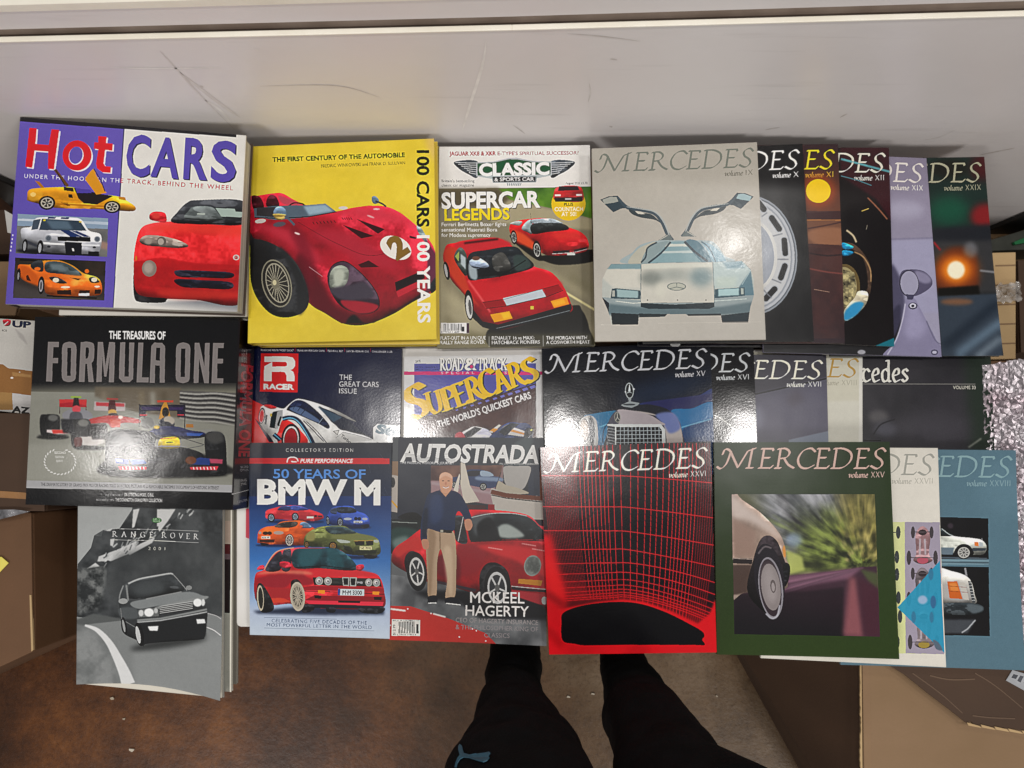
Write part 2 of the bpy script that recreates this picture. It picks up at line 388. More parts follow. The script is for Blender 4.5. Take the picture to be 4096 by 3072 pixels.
# ================================================================ the covers' flat print
Q = dict(
 hot=[(81, 468), (984, 542), (949, 1247), (22, 1216)],
 hundred=[(1007, 586), (1736, 554), (1746, 1357), (991, 1373)],
 classic=[(1757, 586), (2359, 582), (2380, 1383), (1748, 1392)],
 ix=[(2368, 594), (3029, 567), (3064, 1358), (2381, 1365)],
 x=[(2550, 602), (3211, 575), (3257, 1365), (2573, 1374)],
 xi=[(2692, 585), (3353, 575), (3380, 1373), (2697, 1372)],
 xii=[(2897, 591), (3557, 589), (3578, 1386), (2895, 1358)],
 xix=[(3046, 603), (3707, 632), (3768, 1427), (3055, 1408)],
 xxix=[(3270, 633), (3931, 631), (4008, 1424), (3325, 1424)],
 f1=[(140, 1267), (955, 1272), (925, 2040), (102, 2018)],
 racer=[(1010, 1385), (1607, 1393), (1590, 2175), (1000, 2165)],
 road=[(1616, 1426), (2166, 1418), (2187, 2160), (1614, 2160)],
 xv=[(2167, 1394), (2841, 1371), (2872, 2170), (2195, 2190)],
 xvi=[(2338, 1398), (3015, 1389), (3042, 2165), (2360, 2180)],
 xvii=[(2628, 1417), (3305, 1420), (3325, 2190), (2640, 2190)],
 xviii=[(2772, 1404), (3450, 1413), (3452, 2190), (2780, 2190)],
 m33=[(3285, 1424), (3964, 1425), (3995, 2200), (3300, 2200)],
 xxvi=[(2161, 1790), (2844, 1765), (2867, 2610), (2197, 2619)],
 xxv=[(2856, 1769), (3561, 1767), (3594, 2635), (2869, 2619)],
 xxvii=[(3040, 1788), (3752, 1792), (3780, 2667), (3045, 2633)],
 xxviii=[(3345, 1795), (4061, 1801), (4093, 2678), (3365, 2660)],
 rr=[(311, 1965), (891, 1980), (889, 2796), (305, 2738)],
 bmw=[(994, 1771), (1567, 1770), (1560, 2553), (998, 2540)],
 auto=[(1570, 1748), (2177, 1751), (2186, 2582), (1556, 2559)],
)
def wheel(A, cx, cy, rx, ry, ang=0, tyre='161618', rim='b9bab6', hub='5c5c5c', n=5, k=.66, dark='2a2a2c'):
    A.e(cx, cy, rx, ry, tyre, ang); A.e(cx, cy, rx * k, ry * k, rim, ang); A.e(cx, cy, rx * k * .82, ry * k * .82, dark, ang)
    ca, sa = math.cos(R(ang)), math.sin(R(ang))
    for i in range(n):
        t = 2 * math.pi * i / n + .3; x, y = rx * k * .84 * math.cos(t), ry * k * .84 * math.sin(t)
        A.l([(cx, cy), (cx + x * ca - y * sa, cy + x * sa + y * ca)], max(rx * .13, 2), rim)
    A.e(cx, cy, rx * .18, ry * .18, hub, ang)

def art_hot():
    A = Art(Q['hot'], (0, 400, .5424), 'e4e2dc')
    A.p([(120, 100), (945, 170), (860, 1560), (20, 1530)], '6a5cb4'); A.p([(936, 200), (946, 200), (862, 1560), (856, 1560)], '4a4870')
    A.p([(130, 100), (1750, 225), (1747, 275), (140, 158)], '1c1b20')
    def lt(pts, c, d=0): A.p([(x + d, y + d * .8) for x, y in pts], c)
    H_ = [(222, 205), (278, 209), (268, 325), (372, 333), (393, 218), (452, 222), (412, 515), (366, 510), (368, 383), (262, 375), (244, 502), (190, 495)]
    for d, c in ((12, 'e9e6ec'), (0, 'd8202a')): lt(H_, c, d)
    t_ = [(750, 268), (812, 272), (806, 320), (858, 324), (854, 376), (800, 371), (788, 470), (800, 492), (845, 494), (840, 540), (780, 536), (740, 508), (732, 470), (750, 366), (714, 362), (720, 314), (748, 316)]
    for d, c in ((11, 'e9e6ec'), (0, 'd8202a')):
        A.e(588 + d, 412 + d * .8, 110, 112, c, 12)
        if d == 0: A.e(582, 414, 56, 68, 'e9e6ec', 12); A.e(580, 410, 50, 64, '6a5cb4', 12)
        lt(t_, c, d)
    for d, c in ((-8, '24243c'), (0, '5d50ac')):
        f = lambda *a: A.t(*a)
        A.t('C', 952 - d, 552 - d, 1126 - d, 560 - d, 285, c, .025); A.t('A', 1134 - d, 556 - d, 1336 - d, 574 - d, 275, c, .028)
        A.t('R', 1370 - d, 573 - d, 1540 - d, 583 - d, 283, c, .03); A.t('S', 1562 - d, 588 - d, 1738 - d, 598 - d, 278, c, .028)
    A.t('UNDER THE HOOD, ON TH', 182, 577, 905, 613, 30, 'e6e0f0', .012, sp=1.3); A.t('E TRACK, BEHIND THE WHEEL', 915, 614, 1722, 668, 32, 'c0474e', .012, sp=1.3)
    # yellow wedge car, doors up
    y0 = 'eaa22a'
    A.p([(265, 597), (300, 605), (345, 655), (315, 655)], 'b4791c'); A.l([(420, 515), (520, 640)], 22, '6b4a22'); A.l([(425, 518), (500, 640)], 6, '1c1512')
    A.s_([(205, 725), (222, 665), (330, 650), (480, 645), (560, 648), (700, 690), (900, 715), (960, 745), (1022, 790), (1015, 822), (930, 822), (700, 808), (430, 800), (300, 770), (215, 748)], y0)
    A.p([(565, 650), (780, 700), (860, 712), (740, 775), (640, 765), (600, 730)], '2a2224'); A.p([(655, 575), (690, 530), (715, 508), (735, 560), (812, 690), (735, 702), (650, 590)], 'd8972a')
    A.l([(715, 510), (770, 600), (800, 680)], 8, '4a3c50'); A.p([(575, 655), (690, 665), (700, 690), (590, 690)], '5648a0')
    A.p([(488, 645), (560, 652), (565, 680), (490, 670)], '33291e'); A.p([(525, 697), (552, 700), (558, 728), (524, 722)], '2a2018')
    A.s_([(215, 700), (240, 665), (300, 668), (330, 700), (290, 745), (225, 740)], 'f2b63a', b=8, a=.6); A.l([(430, 770), (800, 790)], 12, 'b5741a', b=6)
    for k in range(5): A.l([(470 + k * 10, 760), (520 + k * 4, 785)], 3, '7a4c12')
    A.e(252, 700, 22, 16, 'f7d27a'); A.p([(900, 715), (950, 722), (955, 745), (905, 735)], 'c78a20')
    wheel(A, 360, 762, 64, 52, 0, '1d1a1c', 'b9b4a8', n=6, k=.75, dark='3a3634'); wheel(A, 853, 793, 62, 46, 0, '1d1a1c', 'b9b4a8', n=6, k=.75, dark='3a3634')
    # racing coupe, white with blue stripes
    A.setclip([(133, 843), (823, 877), (817, 1160), (117, 1133)])
    A.r(100, 830, 830, 1200, '6d6e70'); A.p([(133, 843), (823, 877), (821, 955), (130, 930)], '8fa3b8'); A.l([(133, 885), (310, 893)], 16, 'c9d4de'); A.l([(620, 905), (823, 915)], 20, 'b9c6d4')
    A.mottle([(120, 935), (823, 955), (817, 1160), (117, 1133)], '55585c', '82807c', 9, 3, .7)
    A.p([(760, 1040), (830, 1060), (820, 1110), (740, 1090)], 'a0857a', b=14)
    A.e(440, 1130, 320, 24, '1c1d20', 3, b=16)
    A.s_([(165, 950), (240, 935), (270, 880), (330, 868), (520, 868), (620, 885), (680, 965), (760, 990), (775, 1040), (758, 1120), (700, 1140), (360, 1125), (320, 1090), (190, 1060), (160, 1000)], 'c3c5cc')
    A.p([(322, 880), (610, 895), (662, 968), (300, 962)], '3c4a58'); A.p([(350, 890), (520, 896), (560, 958), (400, 955)], '5d7080', b=12); A.p([(255, 890), (312, 880), (290, 955), (240, 962)], '4b5764')
    A.p([(460, 962), (530, 965), (630, 1012), (540, 1012)], '2b3d6b'); A.p([(545, 968), (590, 970), (690, 1012), (645, 1012)], '2b3d6b'); A.p([(370, 866), (430, 867), (420, 880), (365, 878)], '2b3d6b'); A.p([(470, 868), (530, 870), (528, 882), (466, 880)], '2b3d6b')
    A.p([(335, 884), (350, 884), (348, 896), (330, 896)], 'e0c62c'); A.p([(605, 896), (625, 898), (625, 908), (605, 906)], 'e0c62c')
    A.p([(440, 1010), (690, 1015), (692, 1048), (445, 1042)], '17181d'); A.e(372, 1024, 25, 24, '8a9098'); A.e(372, 1024, 17, 17, '5c646e'); A.e(742, 1030, 22, 21, '8a9098'); A.e(742, 1030, 15, 15, '5c646e')
    A.p([(495, 1050), (628, 1055), (625, 1145), (505, 1140)], '1b1d24'); A.p([(330, 1050), (495, 1062), (495, 1075), (335, 1068)], 'eceef0'); A.p([(625, 1065), (760, 1070), (760, 1082), (625, 1080)], 'e4e6ea')
    A.e(375, 1085, 14, 8, '33363c'); A.e(720, 1090, 13, 8, '33363c'); A.p([(550, 1095), (565, 1097), (570, 1118), (556, 1118)], 'e8e8e8')
    A.l([(190, 1040), (320, 1095)], 18, '3c3f48', b=5)
    A.e(190, 1080, 22, 52, '17171a', 5); A.e(188, 1080, 11, 34, '9a9ca0', 5); A.e(308, 1090, 24, 54, '17171a', 5); A.e(306, 1095, 12, 34, 'aaacb0', 5); A.r(675, 1120, 755, 1155, '1a1b1e')
    A.setclip()
    # orange sports car
    A.setclip([(115, 1165), (806, 1192), (795, 1480), (98, 1460)]); A.r(90, 1150, 830, 1500, '3a3432')
    A.mottle([(100, 1160), (820, 1190), (810, 1300), (100, 1250)], '2a2724', '4a3c32', 7, 5); A.p([(90, 1350), (400, 1430), (800, 1470), (790, 1500), (90, 1480)], '4c4746', b=30)
    A.l([(150, 1180), (480, 1195)], 14, '15151a')
    O = 'e8742a'
    A.s_([(135, 1245), (150, 1215), (235, 1215), (300, 1192), (400, 1185), (470, 1190), (560, 1225), (640, 1280), (740, 1310), (775, 1360), (770, 1430), (700, 1445), (480, 1448), (360, 1430), (330, 1380), (200, 1340), (150, 1300)], O)
    A.s_([(235, 1225), (260, 1195), (325, 1188), (330, 1265), (262, 1255)], '35383c'); A.s_([(355, 1200), (470, 1198), (560, 1235), (625, 1298), (470, 1285), (355, 1268)], '3b4548'); A.p([(380, 1210), (480, 1215), (520, 1265), (400, 1255)], '6d7c82', b=16)
    A.s_([(160, 1225), (220, 1235), (290, 1300), (330, 1380), (200, 1335), (150, 1280)], 'c95f20', b=12); A.p([(200, 1300), (215, 1290), (240, 1340), (205, 1330)], '4a2010')
    A.p([(450, 1290), (620, 1300), (690, 1330), (560, 1330)], 'f08a3c', b=14); A.p([(535, 1312), (620, 1320), (600, 1332)], '5a2a14')
    A.s_([(378, 1312), (440, 1308), (515, 1352), (430, 1350)], '2c2b2c'); A.e(430, 1330, 24, 17, 'e6dcc6'); A.s_([(680, 1318), (720, 1308), (760, 1345), (700, 1350)], '2c2b2c'); A.e(720, 1328, 22, 16, 'e6dcc6')
    A.e(288, 1248, 24, 13, O); A.e(665, 1265, 16, 15, O); A.p([(440, 1405), (545, 1402), (548, 1438), (440, 1435)], '2e1a14'); A.p([(610, 1405), (690, 1405), (682, 1432), (605, 1425)], '2e1a14'); A.p([(725, 1400), (772, 1398), (768, 1430), (722, 1432)], '2e1a14')
    A.e(503, 1382, 36, 8, 'f4e0c0'); A.e(742, 1378, 20, 7, 'f4e0c0'); A.p([(605, 1428), (685, 1426), (683, 1446), (603, 1445)], 'd9dbe0'); A.l([(360, 1445), (740, 1462)], 12, '17130f')
    A.e(143, 1290, 15, 48, '17161a', 4); A.e(140, 1300, 7, 28, '8b8a90', 4); A.e(318, 1368, 26, 66, '17161a', 3); A.e(316, 1372, 15, 44, '9c9aa0', 3); A.e(316, 1372, 8, 32, '4a494c', 3)
    A.setclip()
    # big red roadster, half a front
    A.p([(1050, 1500), (1750, 1465), (1752, 1562), (1200, 1545)], g=('8a8c92', 'e4e2dc', (1400, 1480), (1390, 1555)), b=20)
    A.s_([(1012, 1260), (1020, 1100), (1060, 960), (1140, 915), (1290, 900), (1500, 895), (1800, 905), (1800, 1478), (1450, 1475), (1180, 1462), (1050, 1440), (1018, 1380)], 'c3262a')
    A.s_([(1010, 1290), (1025, 1400), (1080, 1448), (1240, 1462), (1250, 1478), (1220, 1496), (1060, 1492), (1016, 1450)], '1b1b1e')
    A.s_([(1100, 960), (1250, 915), (1780, 930), (1780, 1010), (1400, 985), (1200, 975)], 'e8463a', b=40, a=.8); A.s_([(1060, 1180), (1300, 1200), (1770, 1190), (1760, 1250), (1100, 1280)], 'b01f26', b=40, a=.6); A.s_([(1200, 1400), (1700, 1410), (1740, 1460), (1300, 1465)], 'd13a30', b=26, a=.7)
    A.s_([(1290, 905), (1330, 830), (1400, 760), (1480, 742), (1800, 750), (1800, 915), (1500, 918)], '34363a'); A.s_([(1390, 880), (1410, 820), (1450, 790), (1570, 792), (1620, 840), (1640, 890)], '565c5c'); A.p([(1600, 800), (1735, 805), (1740, 825), (1800, 830), (1800, 868), (1640, 862)], 'a8b8b0'); A.p([(1470, 838), (1525, 838), (1528, 850), (1470, 848)], 'b4beb6'); A.l([(1300, 905), (1480, 918), (1790, 912)], 8, '1a1a1c', 2)
    A.s_([(1128, 850), (1160, 828), (1220, 830), (1247, 850), (1245, 905), (1160, 895), (1130, 882)], 'b8242c'); A.e(1175, 858, 30, 22, 'd94640', b=10)
    A.s_([(1055, 1040), (1100, 1003), (1200, 1005), (1330, 1035), (1408, 1080), (1330, 1095), (1200, 1085), (1090, 1072)], '8d8078'); A.e(1215, 1048, 34, 36, '6d645e'); A.e(1210, 1048, 22, 24, 'b4aaa0'); A.e(1120, 1045, 28, 24, 'a59a90', b=8); A.e(1330, 1070, 40, 10, 'bfb4aa', 8, b=6)
    A.e(1126, 1245, 53, 60, '8f8078'); A.e(1120, 1240, 34, 40, 'b0a49a', b=16); A.e(1030, 1170, 8, 18, 'd8742c')
    A.s_([(1308, 1280), (1330, 1258), (1500, 1262), (1708, 1275), (1702, 1315), (1500, 1312), (1350, 1308)], '20202c'); A.s_([(1308, 1345), (1330, 1322), (1500, 1330), (1702, 1345), (1700, 1395), (1500, 1390), (1370, 1382)], '20202c')
    A.e(1743, 1163, 22, 20, 'd9c6c4'); A.e(1743, 1163, 15, 13, 'b02a30'); A.l([(1728, 1160), (1762, 1160)], 4, 'd9c6c4')
    for k in range(5): A.e(95 - k * 4, 1000 + k * 28, 5, 8, 'd6d0ea')
    return A

def art_hundred():
    A = Art(Q['hundred'], (950, 500, .5424), 'e8cf44')
    A.p([(1380, 100), (1470, 100), (1480, 320), (1410, 200)], 'e2bfa0', b=40, a=.7); A.mottle([(60, 100), (1480, 100), (1480, 1640), (60, 1640)], 'dcc23a', 'ecd552', 7, 2, .35)
    A.t('THE FIRST CENTURY OF THE AUTOMOBILE', 255, 272, 1232, 236, 32, '1e1a14', .035, sp=1.05); A.t('FREDRIC WINKOWSKI and FRANK D. SULLIVAN', 610, 314, 1232, 290, 24, '4a4028', .0)
    red, dk = 'a81e30', '5e1422'
    A.s_([(85, 640), (95, 530), (150, 520), (270, 502), (330, 505), (400, 545), (480, 585), (560, 600), (700, 640), (830, 612), (960, 596), (1090, 602), (1200, 650), (1320, 745), (1400, 830), (1450, 910), (1465, 1000), (1468, 1180), (1455, 1225), (1300, 1300), (1150, 1390), (1000, 1455), (880, 1478), (760, 1460), (640, 1390), (520, 1310), (380, 1100), (250, 900), (85, 830)], red)
    A.setclip([(85, 500), (480, 575), (700, 640), (960, 590), (1200, 640), (1465, 900), (1470, 1200), (1000, 1460), (760, 1465), (515, 1310), (90, 830)])
    A.s_([(600, 640), (900, 600), (1150, 640), (1330, 760), (1150, 720), (900, 690)], 'c93a4c', b=50, a=.8); A.s_([(420, 1000), (560, 1050), (700, 1300), (1000, 1470), (800, 1480), (560, 1340)], dk, b=60); A.s_([(120, 740), (300, 750), (460, 820), (620, 1000), (520, 1000), (300, 830)], 'c23446', b=40, a=.9); A.s_([(520, 800), (760, 780), (1000, 900), (1180, 1050), (900, 1020), (760, 930)], 'b22c3e', b=50)
    A.s_([(1000, 1460), (1460, 1180), (1460, 1240), (1000, 1480), (800, 1480), (850, 1400)], '141214', b=16)
    A.s_([(460, 940), (620, 1180), (700, 1390), (560, 1340), (430, 1120)], '601624', b=30, a=.9)
    A.s_([(380, 760), (480, 800), (560, 1000), (540, 1200), (500, 1080), (440, 930)], '74172a', b=40, a=.7)
    A.setclip()
    A.s_([(105, 530), (140, 520), (175, 545), (190, 610), (120, 620)], '4a1622'); A.s_([(215, 545), (245, 515), (285, 535), (300, 600), (215, 600)], '4a1622')
    A.s_([(300, 520), (380, 545), (480, 590), (360, 590), (310, 560)], 'c05060', b=10)
    A.c([(370, 600), (410, 575), (470, 580), (495, 600)], 10, '2c1618')
    A.p([(120, 615), (260, 598), (520, 590), (640, 580), (722, 640), (520, 680), (280, 700), (125, 680)], '5a6a78'); A.p([(140, 610), (280, 605), (270, 680), (140, 668)], '39393e'); A.p([(480, 600), (640, 585), (700, 635), (520, 665)], '9cb4c4', b=14); A.l([(125, 682), (300, 688), (520, 676), (722, 640)], 7, '1c1c22')
    A.s_([(95, 800), (120, 835), (190, 850), (300, 900), (420, 1010), (490, 1150), (520, 1300), (470, 1385), (350, 1420), (240, 1390), (150, 1290), (100, 1160), (92, 980)], '1f2022'); A.s_([(300, 900), (420, 1010), (510, 1200), (500, 1340), (440, 1390), (420, 1150)], '2c2d2f', b=20)
    A.e(285, 1168, 106, 180, '8b8878', -14); A.e(285, 1168, 97, 170, '2c2b28', -14); A.e(290, 1165, 82, 150, 'a09c8c', -14); A.e(290, 1165, 74, 140, '34332f', -14)
    for k in range(20):
        t = 2 * math.pi * k / 20; c, s_ = math.cos(t) * 76, math.sin(t) * 142; A.l([(278, 1168), (288 + c * .97 + s_ * .24, 1166 + s_ * .97 - c * .24)], 4, 'b0ab98')
    A.e(275, 1168, 30, 40, '7c7868'); A.e(270, 1162, 14, 20, 'cfc8a4')
    A.s_([(655, 1120), (690, 1040), (760, 1005), (830, 1030), (940, 1130), (1020, 1240), (1040, 1330), (1000, 1380), (900, 1395), (760, 1340), (680, 1230)], '3a2c38'); A.s_([(760, 1290), (900, 1300), (1030, 1330), (990, 1380), (880, 1390), (780, 1340)], 'a82838', b=8); A.s_([(670, 1120), (700, 1055), (760, 1035), (810, 1070), (800, 1160), (730, 1225), (680, 1200)], '8c9288'); A.s_([(700, 1100), (740, 1060), (780, 1080), (770, 1150), (720, 1190)], 'bcc2b4', b=16)
    A.s_([(680, 1210), (830, 1180), (930, 1160), (1000, 1260), (860, 1290), (740, 1280)], '4a4450', b=14); A.c([(655, 1120), (690, 1040), (760, 1005), (830, 1030), (940, 1130), (1020, 1240), (1040, 1330), (1000, 1380)], 6, '1a161a')
    A.p([(870, 692), (1080, 768), (1030, 802)], '3a1018'); A.p([(765, 734), (1000, 818), (905, 836)], '3a1018'); A.p([(880, 1030), (960, 998), (1040, 1048), (905, 1052)], '42121a'); A.p([(1265, 815), (1320, 830), (1310, 840), (1265, 832)], '2c0c12')
    for k in range(7): A.p([(545 + k * 26, 716 - k * 2), (558 + k * 26, 734 - k * 2), (562 + k * 26, 732 - k * 2), (551 + k * 26, 714 - k * 2)], '3a0e16')
    for k in range(5): A.l([(762 + k * 16, 682), (774 + k * 16, 698)], 5, '3a0e16')
    A.c([(440, 715), (620, 820), (760, 890), (900, 950), (1000, 962), (1090, 945)], 3, '5a1020'); A.c([(1090, 945), (1180, 930), (1240, 860)], 3, '5a1020')
    A.e(1162, 905, 122, 82, 'ece8e0', 24); A.t('2', 1165, 992, 1268, 925, 148, '86682c', .06)
    A.s_([(985, 530), (1010, 525), (1035, 550), (1030, 575), (1000, 580), (985, 560)], '6c8296'); A.c([(1010, 560), (1060, 580), (1090, 602)], 12, '403c44')
    A.s_([(262, 640), (285, 605), (330, 605), (355, 640), (345, 690), (300, 700), (268, 680)], '7c98b4'); A.s_([(262, 655), (350, 660), (340, 690), (300, 700), (270, 682)], 'a08848'); A.c([(345, 670), (380, 700), (415, 738)], 16, '586070'); A.e(305, 732, 46, 18, '5c5560', -8, b=4)
    A.e(168, 708, 40, 16, 'd8d0cc', -8); A.e(772, 612, 34, 12, 'd8d0cc')
    A.e(435, 800, 22, 7, 'f8dcd8', 20, b=4); A.e(1018, 620, 26, 6, 'f0d0d0', b=4); A.e(975, 675, 30, 6, 'e8b4b8', 20, b=4); A.l([(520, 1045), (620, 1118)], 4, 'c08890', b=2)
    A.p([(1155, 1160), (1370, 1070), (1380, 1130), (1165, 1225)], '1c1216'); A.p([(1165, 1230), (1380, 1130), (1420, 1150), (1180, 1270)], 'c02c3c'); A.s_([(1320, 740), (1360, 770), (1400, 850), (1380, 860), (1330, 790)], '7c8c90'); A.p([(1380, 830), (1470, 960), (1460, 1200), (1390, 1240), (1400, 1020)], '6a3048', b=10); A.s_([(1420, 1180), (1465, 1120), (1468, 1200), (1430, 1240)], '262a30')
    A.t('100 CARS', 1322, 185, 1322, 752, 88, '15130f', .03); A.t('100 YEARS', 1324, 812, 1330, 1460, 88, 'f2efe8', .03)
    return A

def art_classic():
    A = Art(Q['classic'], (1700, 550, .5242), 'eceae6')
    A.p([(90, 385), (1280, 370), (1300, 1620), (80, 1620)], '87806a'); A.p([(560, 385), (1280, 370), (1290, 620), (1120, 570), (900, 520), (650, 470)], '4c7424'); A.mottle([(560, 385), (1280, 370), (1290, 620), (1120, 570), (900, 520), (650, 470)], '3c6420', '6c9a2c', 8, 4, .8); A.p([(90, 388), (560, 380), (650, 470), (520, 520), (100, 520)], '5d5540', b=30)
    A.p([(640, 470), (1120, 575), (1290, 620), (1290, 700), (500, 640)], 'a9a084', b=18); A.p([(90, 900), (160, 1100), (300, 1250), (500, 1500), (90, 1500)], 'a8a084', b=60)
    for k, (x, y, c) in enumerate([(100, 640, '8f886e'), (700, 700, '98906f'), (900, 1000, 'a59d80'), (120, 1180, 'b4ac8e'), (1100, 1050, '7c765c'), (150, 1380, '7b7458')]): A.l([(x, y), (x + 340, y + 210)], 50, c, b=50, a=.7)
    A.p([(1010, 1130), (1290, 1300), (1290, 1320), (1060, 1180)], 'd9cf9c', b=4)
    A.s_([(480, 1470), (700, 1420), (1120, 1280), (1200, 1320), (1250, 1450), (1240, 1620), (560, 1620)], '1e1d1a', b=6); A.p([(90, 1490), (1300, 1500), (1300, 1620), (90, 1620)], '77714f', b=30, a=.4)
    # masthead
    A.t('JAGUAR XK8 & XKR', 186, 136, 542, 132, 30, 'a8202c', .022); A.t("E-TYPE'S SPIRITUAL SUCCESSOR?", 556, 131, 1172, 130, 26, 'a03040', .004)
    for sx in (-1, 1):
        pts = [(682 + sx * 282, 178), (682 + sx * 456, 182), (682 + sx * 420, 235), (682 + sx * 350, 275), (682 + sx * 282, 300)]; A.s_(pts, '3c434a')
        for k in range(6): A.c([(682 + sx * 285, 190 + k * 17), (682 + sx * (360 - k * 4), 190 + k * 15), (682 + sx * (450 - k * 22), 186 + k * 14)], 5, 'c9ced2')
    A.p([(392, 185), (520, 180), (640, 152), (700, 150), (830, 176), (968, 180), (968, 285), (860, 305), (520, 312), (392, 290)], 'b9c2c4'); A.p([(402, 193), (530, 186), (640, 162), (700, 162), (830, 184), (960, 190), (960, 278), (402, 285)], '1f5a3a')
    A.p([(510, 292), (855, 290), (850, 336), (520, 340)], '8c9498'); A.p([(518, 296), (846, 294), (842, 330), (526, 334)], '1a1d20')
    A.t('CLASSIC', 412, 285, 952, 275, 86, 'f2f2f0', .05); A.t('& SPORTS CAR', 530, 328, 836, 324, 26, 'eceef0', .03)
    for k in range(8): A.l([(630 + k * 15, 342), (634 + k * 13, 362)], 7, '8c969c')
    A.t("Britain's best-selling", 126, 336, 378, 336, 20, '4a4a4a'); A.t('classic car magazine', 126, 369, 376, 368, 20, '4a4a4a'); A.t('August 2021 £5.70', 1074, 352, 1240, 352, 16, '3c3c3c')
    for d, c in ((5, '3c3a30'), (0, 'f0efea')): A.t('SUPERCAR', 126 + d, 535 + d, 884 + d, 522 + d, 115, c, .04)
    for d, c in ((4, '4c4820'), (0, 'ecd52c')): A.t('LEGENDS', 148 + d, 626 + d, 648 + d, 616 + d, 84, c, .03)
    for i, s_ in enumerate(('Ferrari Berlinetta Boxer fights', 'sensational Maserati Bora', 'for Modena supremacy')): A.t(s_, 126, 670 + i * 41, (622, 552, 502)[i], 668 + i * 41, 28, 'f0efe8', .012)
    A.e(1096, 500, 130, 128, 'e6c21c'); A.s_([(990, 470), (985, 410), (1010, 375), (1090, 362), (1180, 370), (1206, 410), (1204, 478), (1100, 486)], 'b8282a'); A.p([(1025, 368), (1165, 366), (1180, 398), (1015, 402)], '2a2022'); A.r(992, 428, 1036, 442, 'ecdcd8'); A.r(1155, 426, 1198, 440, 'ecdcd8'); A.p([(990, 452), (1204, 448), (1200, 482), (995, 485)], '241a1c'); A.r(1070, 458, 1118, 470, 'b0b0b0')
    A.t('PLUS', 1062, 516, 1132, 515, 22, '2a2414', .02); A.t('COUNTACH', 990, 556, 1206, 554, 30, 'f6f2e8', .02); A.t('AT 50!', 1042, 594, 1156, 592, 30, 'f6f2e8', .02)
    # rear red coupe
    A.s_([(880, 900), (1240, 850), (1285, 870), (1280, 940), (1050, 968), (920, 940)], '1c1a18', b=4); A.s_([(660, 740), (900, 900), (860, 930), (700, 810)], '1c1a18', b=6)
    A.s_([(648, 665), (700, 630), (790, 615), (900, 608), (1010, 625), (1060, 665), (1180, 710), (1240, 770), (1242, 850), (1150, 880), (1000, 895), (900, 880), (850, 800), (720, 810), (655, 730)], 'c02228')
    A.s_([(655, 700), (740, 720), (820, 780), (900, 870), (830, 850), (700, 780)], 'd4502c', b=12); A.s_([(740, 690), (770, 640), (815, 625), (820, 725), (780, 715)], 'a4b4b8'); A.s_([(820, 620), (960, 612), (1030, 635), (1040, 650), (830, 650)], 'a8b4bc'); A.s_([(826, 652), (1040, 650), (1095, 695), (940, 715), (824, 728)], '2c3030'); A.s_([(650, 650), (700, 632), (742, 636), (720, 665)], 'b0b8b8'); A.p([(960, 720), (1150, 712), (1230, 765), (1000, 770)], 'd63430', b=24)
    A.p([(975, 860), (1105, 852), (1105, 872), (985, 885)], '2c2426'); A.p([(1135, 850), (1240, 828), (1232, 848), (1140, 870)], '2c2426'); A.l([(972, 882), (1105, 874), (1150, 868), (1240, 845)], 4, 'd9d2cc'); A.r(1085, 876, 1145, 892, 'ccccc8')
    wheel(A, 680, 755, 24, 55, -6, n=4, k=.7, rim='b0b0ac'); wheel(A, 856, 852, 32, 72, -6, n=4, k=.72, rim='b4b4b0'); A.l([(806, 570), (815, 650)], 2, '2c2c28')
    # front red berlinetta
    A.s_([(150, 850), (170, 810), (240, 795), (300, 780), (540, 758), (650, 810), (740, 880), (830, 975), (960, 1020), (1050, 1120), (1110, 1250), (1110, 1330), (880, 1390), (560, 1470), (440, 1420), (360, 1340), (310, 1210), (200, 1080), (140, 930)], 'b01a26')
    A.s_([(240, 800), (420, 765), (570, 765), (660, 815), (470, 850), (330, 880), (250, 850)], 'c43038', b=14); A.s_([(150, 850), (250, 850), (310, 1060), (360, 1200), (420, 1290), (300, 1180), (170, 1000)], 'c24028', b=14); A.s_([(360, 1090), (560, 1090), (850, 1000), (960, 1060), (1040, 1130), (760, 1200), (430, 1240)], 'c8222c', b=24)
    A.l([(330, 1085), (420, 1210), (500, 1330)], 14, 'e86060', b=8); A.l([(300, 800), (560, 768)], 14, '3c1418', b=8)
    A.s_([(222, 900), (270, 830), (320, 900), (318, 1050), (255, 980)], '4a5450'); A.p([(230, 900), (262, 860), (258, 940)], '9cae60'); A.p([(272, 880), (310, 910), (310, 1000), (275, 960)], 'b4c0c4', b=6)
    A.s_([(335, 890), (480, 850), (680, 825), (760, 890), (830, 980), (650, 1040), (440, 1075), (330, 1070)], '22262a'); A.s_([(345, 1060), (335, 960), (380, 930), (400, 1070)], 'a0acb2', b=8); A.s_([(345, 930), (420, 915), (490, 975), (400, 995), (350, 975)], 'a0b0c8'); A.e(390, 915, 30, 16, '6a4c40'); A.s_([(515, 910), (590, 870), (640, 930), (650, 1000), (540, 1010)], '4a4a48'); A.s_([(680, 900), (760, 900), (810, 975), (700, 1010)], '3c4a48', b=10); A.l([(565, 1060), (770, 930)], 8, '101012'); A.c([(360, 980), (430, 990), (490, 1000)], 8, '14181c')
    A.p([(595, 1222), (895, 1155), (925, 1210), (625, 1278)], 'c4ccd4'); A.p([(440, 1250), (590, 1228), (615, 1275), (470, 1300)], '98141e'); A.p([(905, 1150), (1020, 1120), (1050, 1160), (935, 1195)], '98141e'); A.l([(440, 1255), (610, 1230), (900, 1150), (1020, 1118)], 3, '3c0c12'); A.l([(470, 1302), (620, 1282), (930, 1212), (1055, 1162)], 5, '3c0c12')
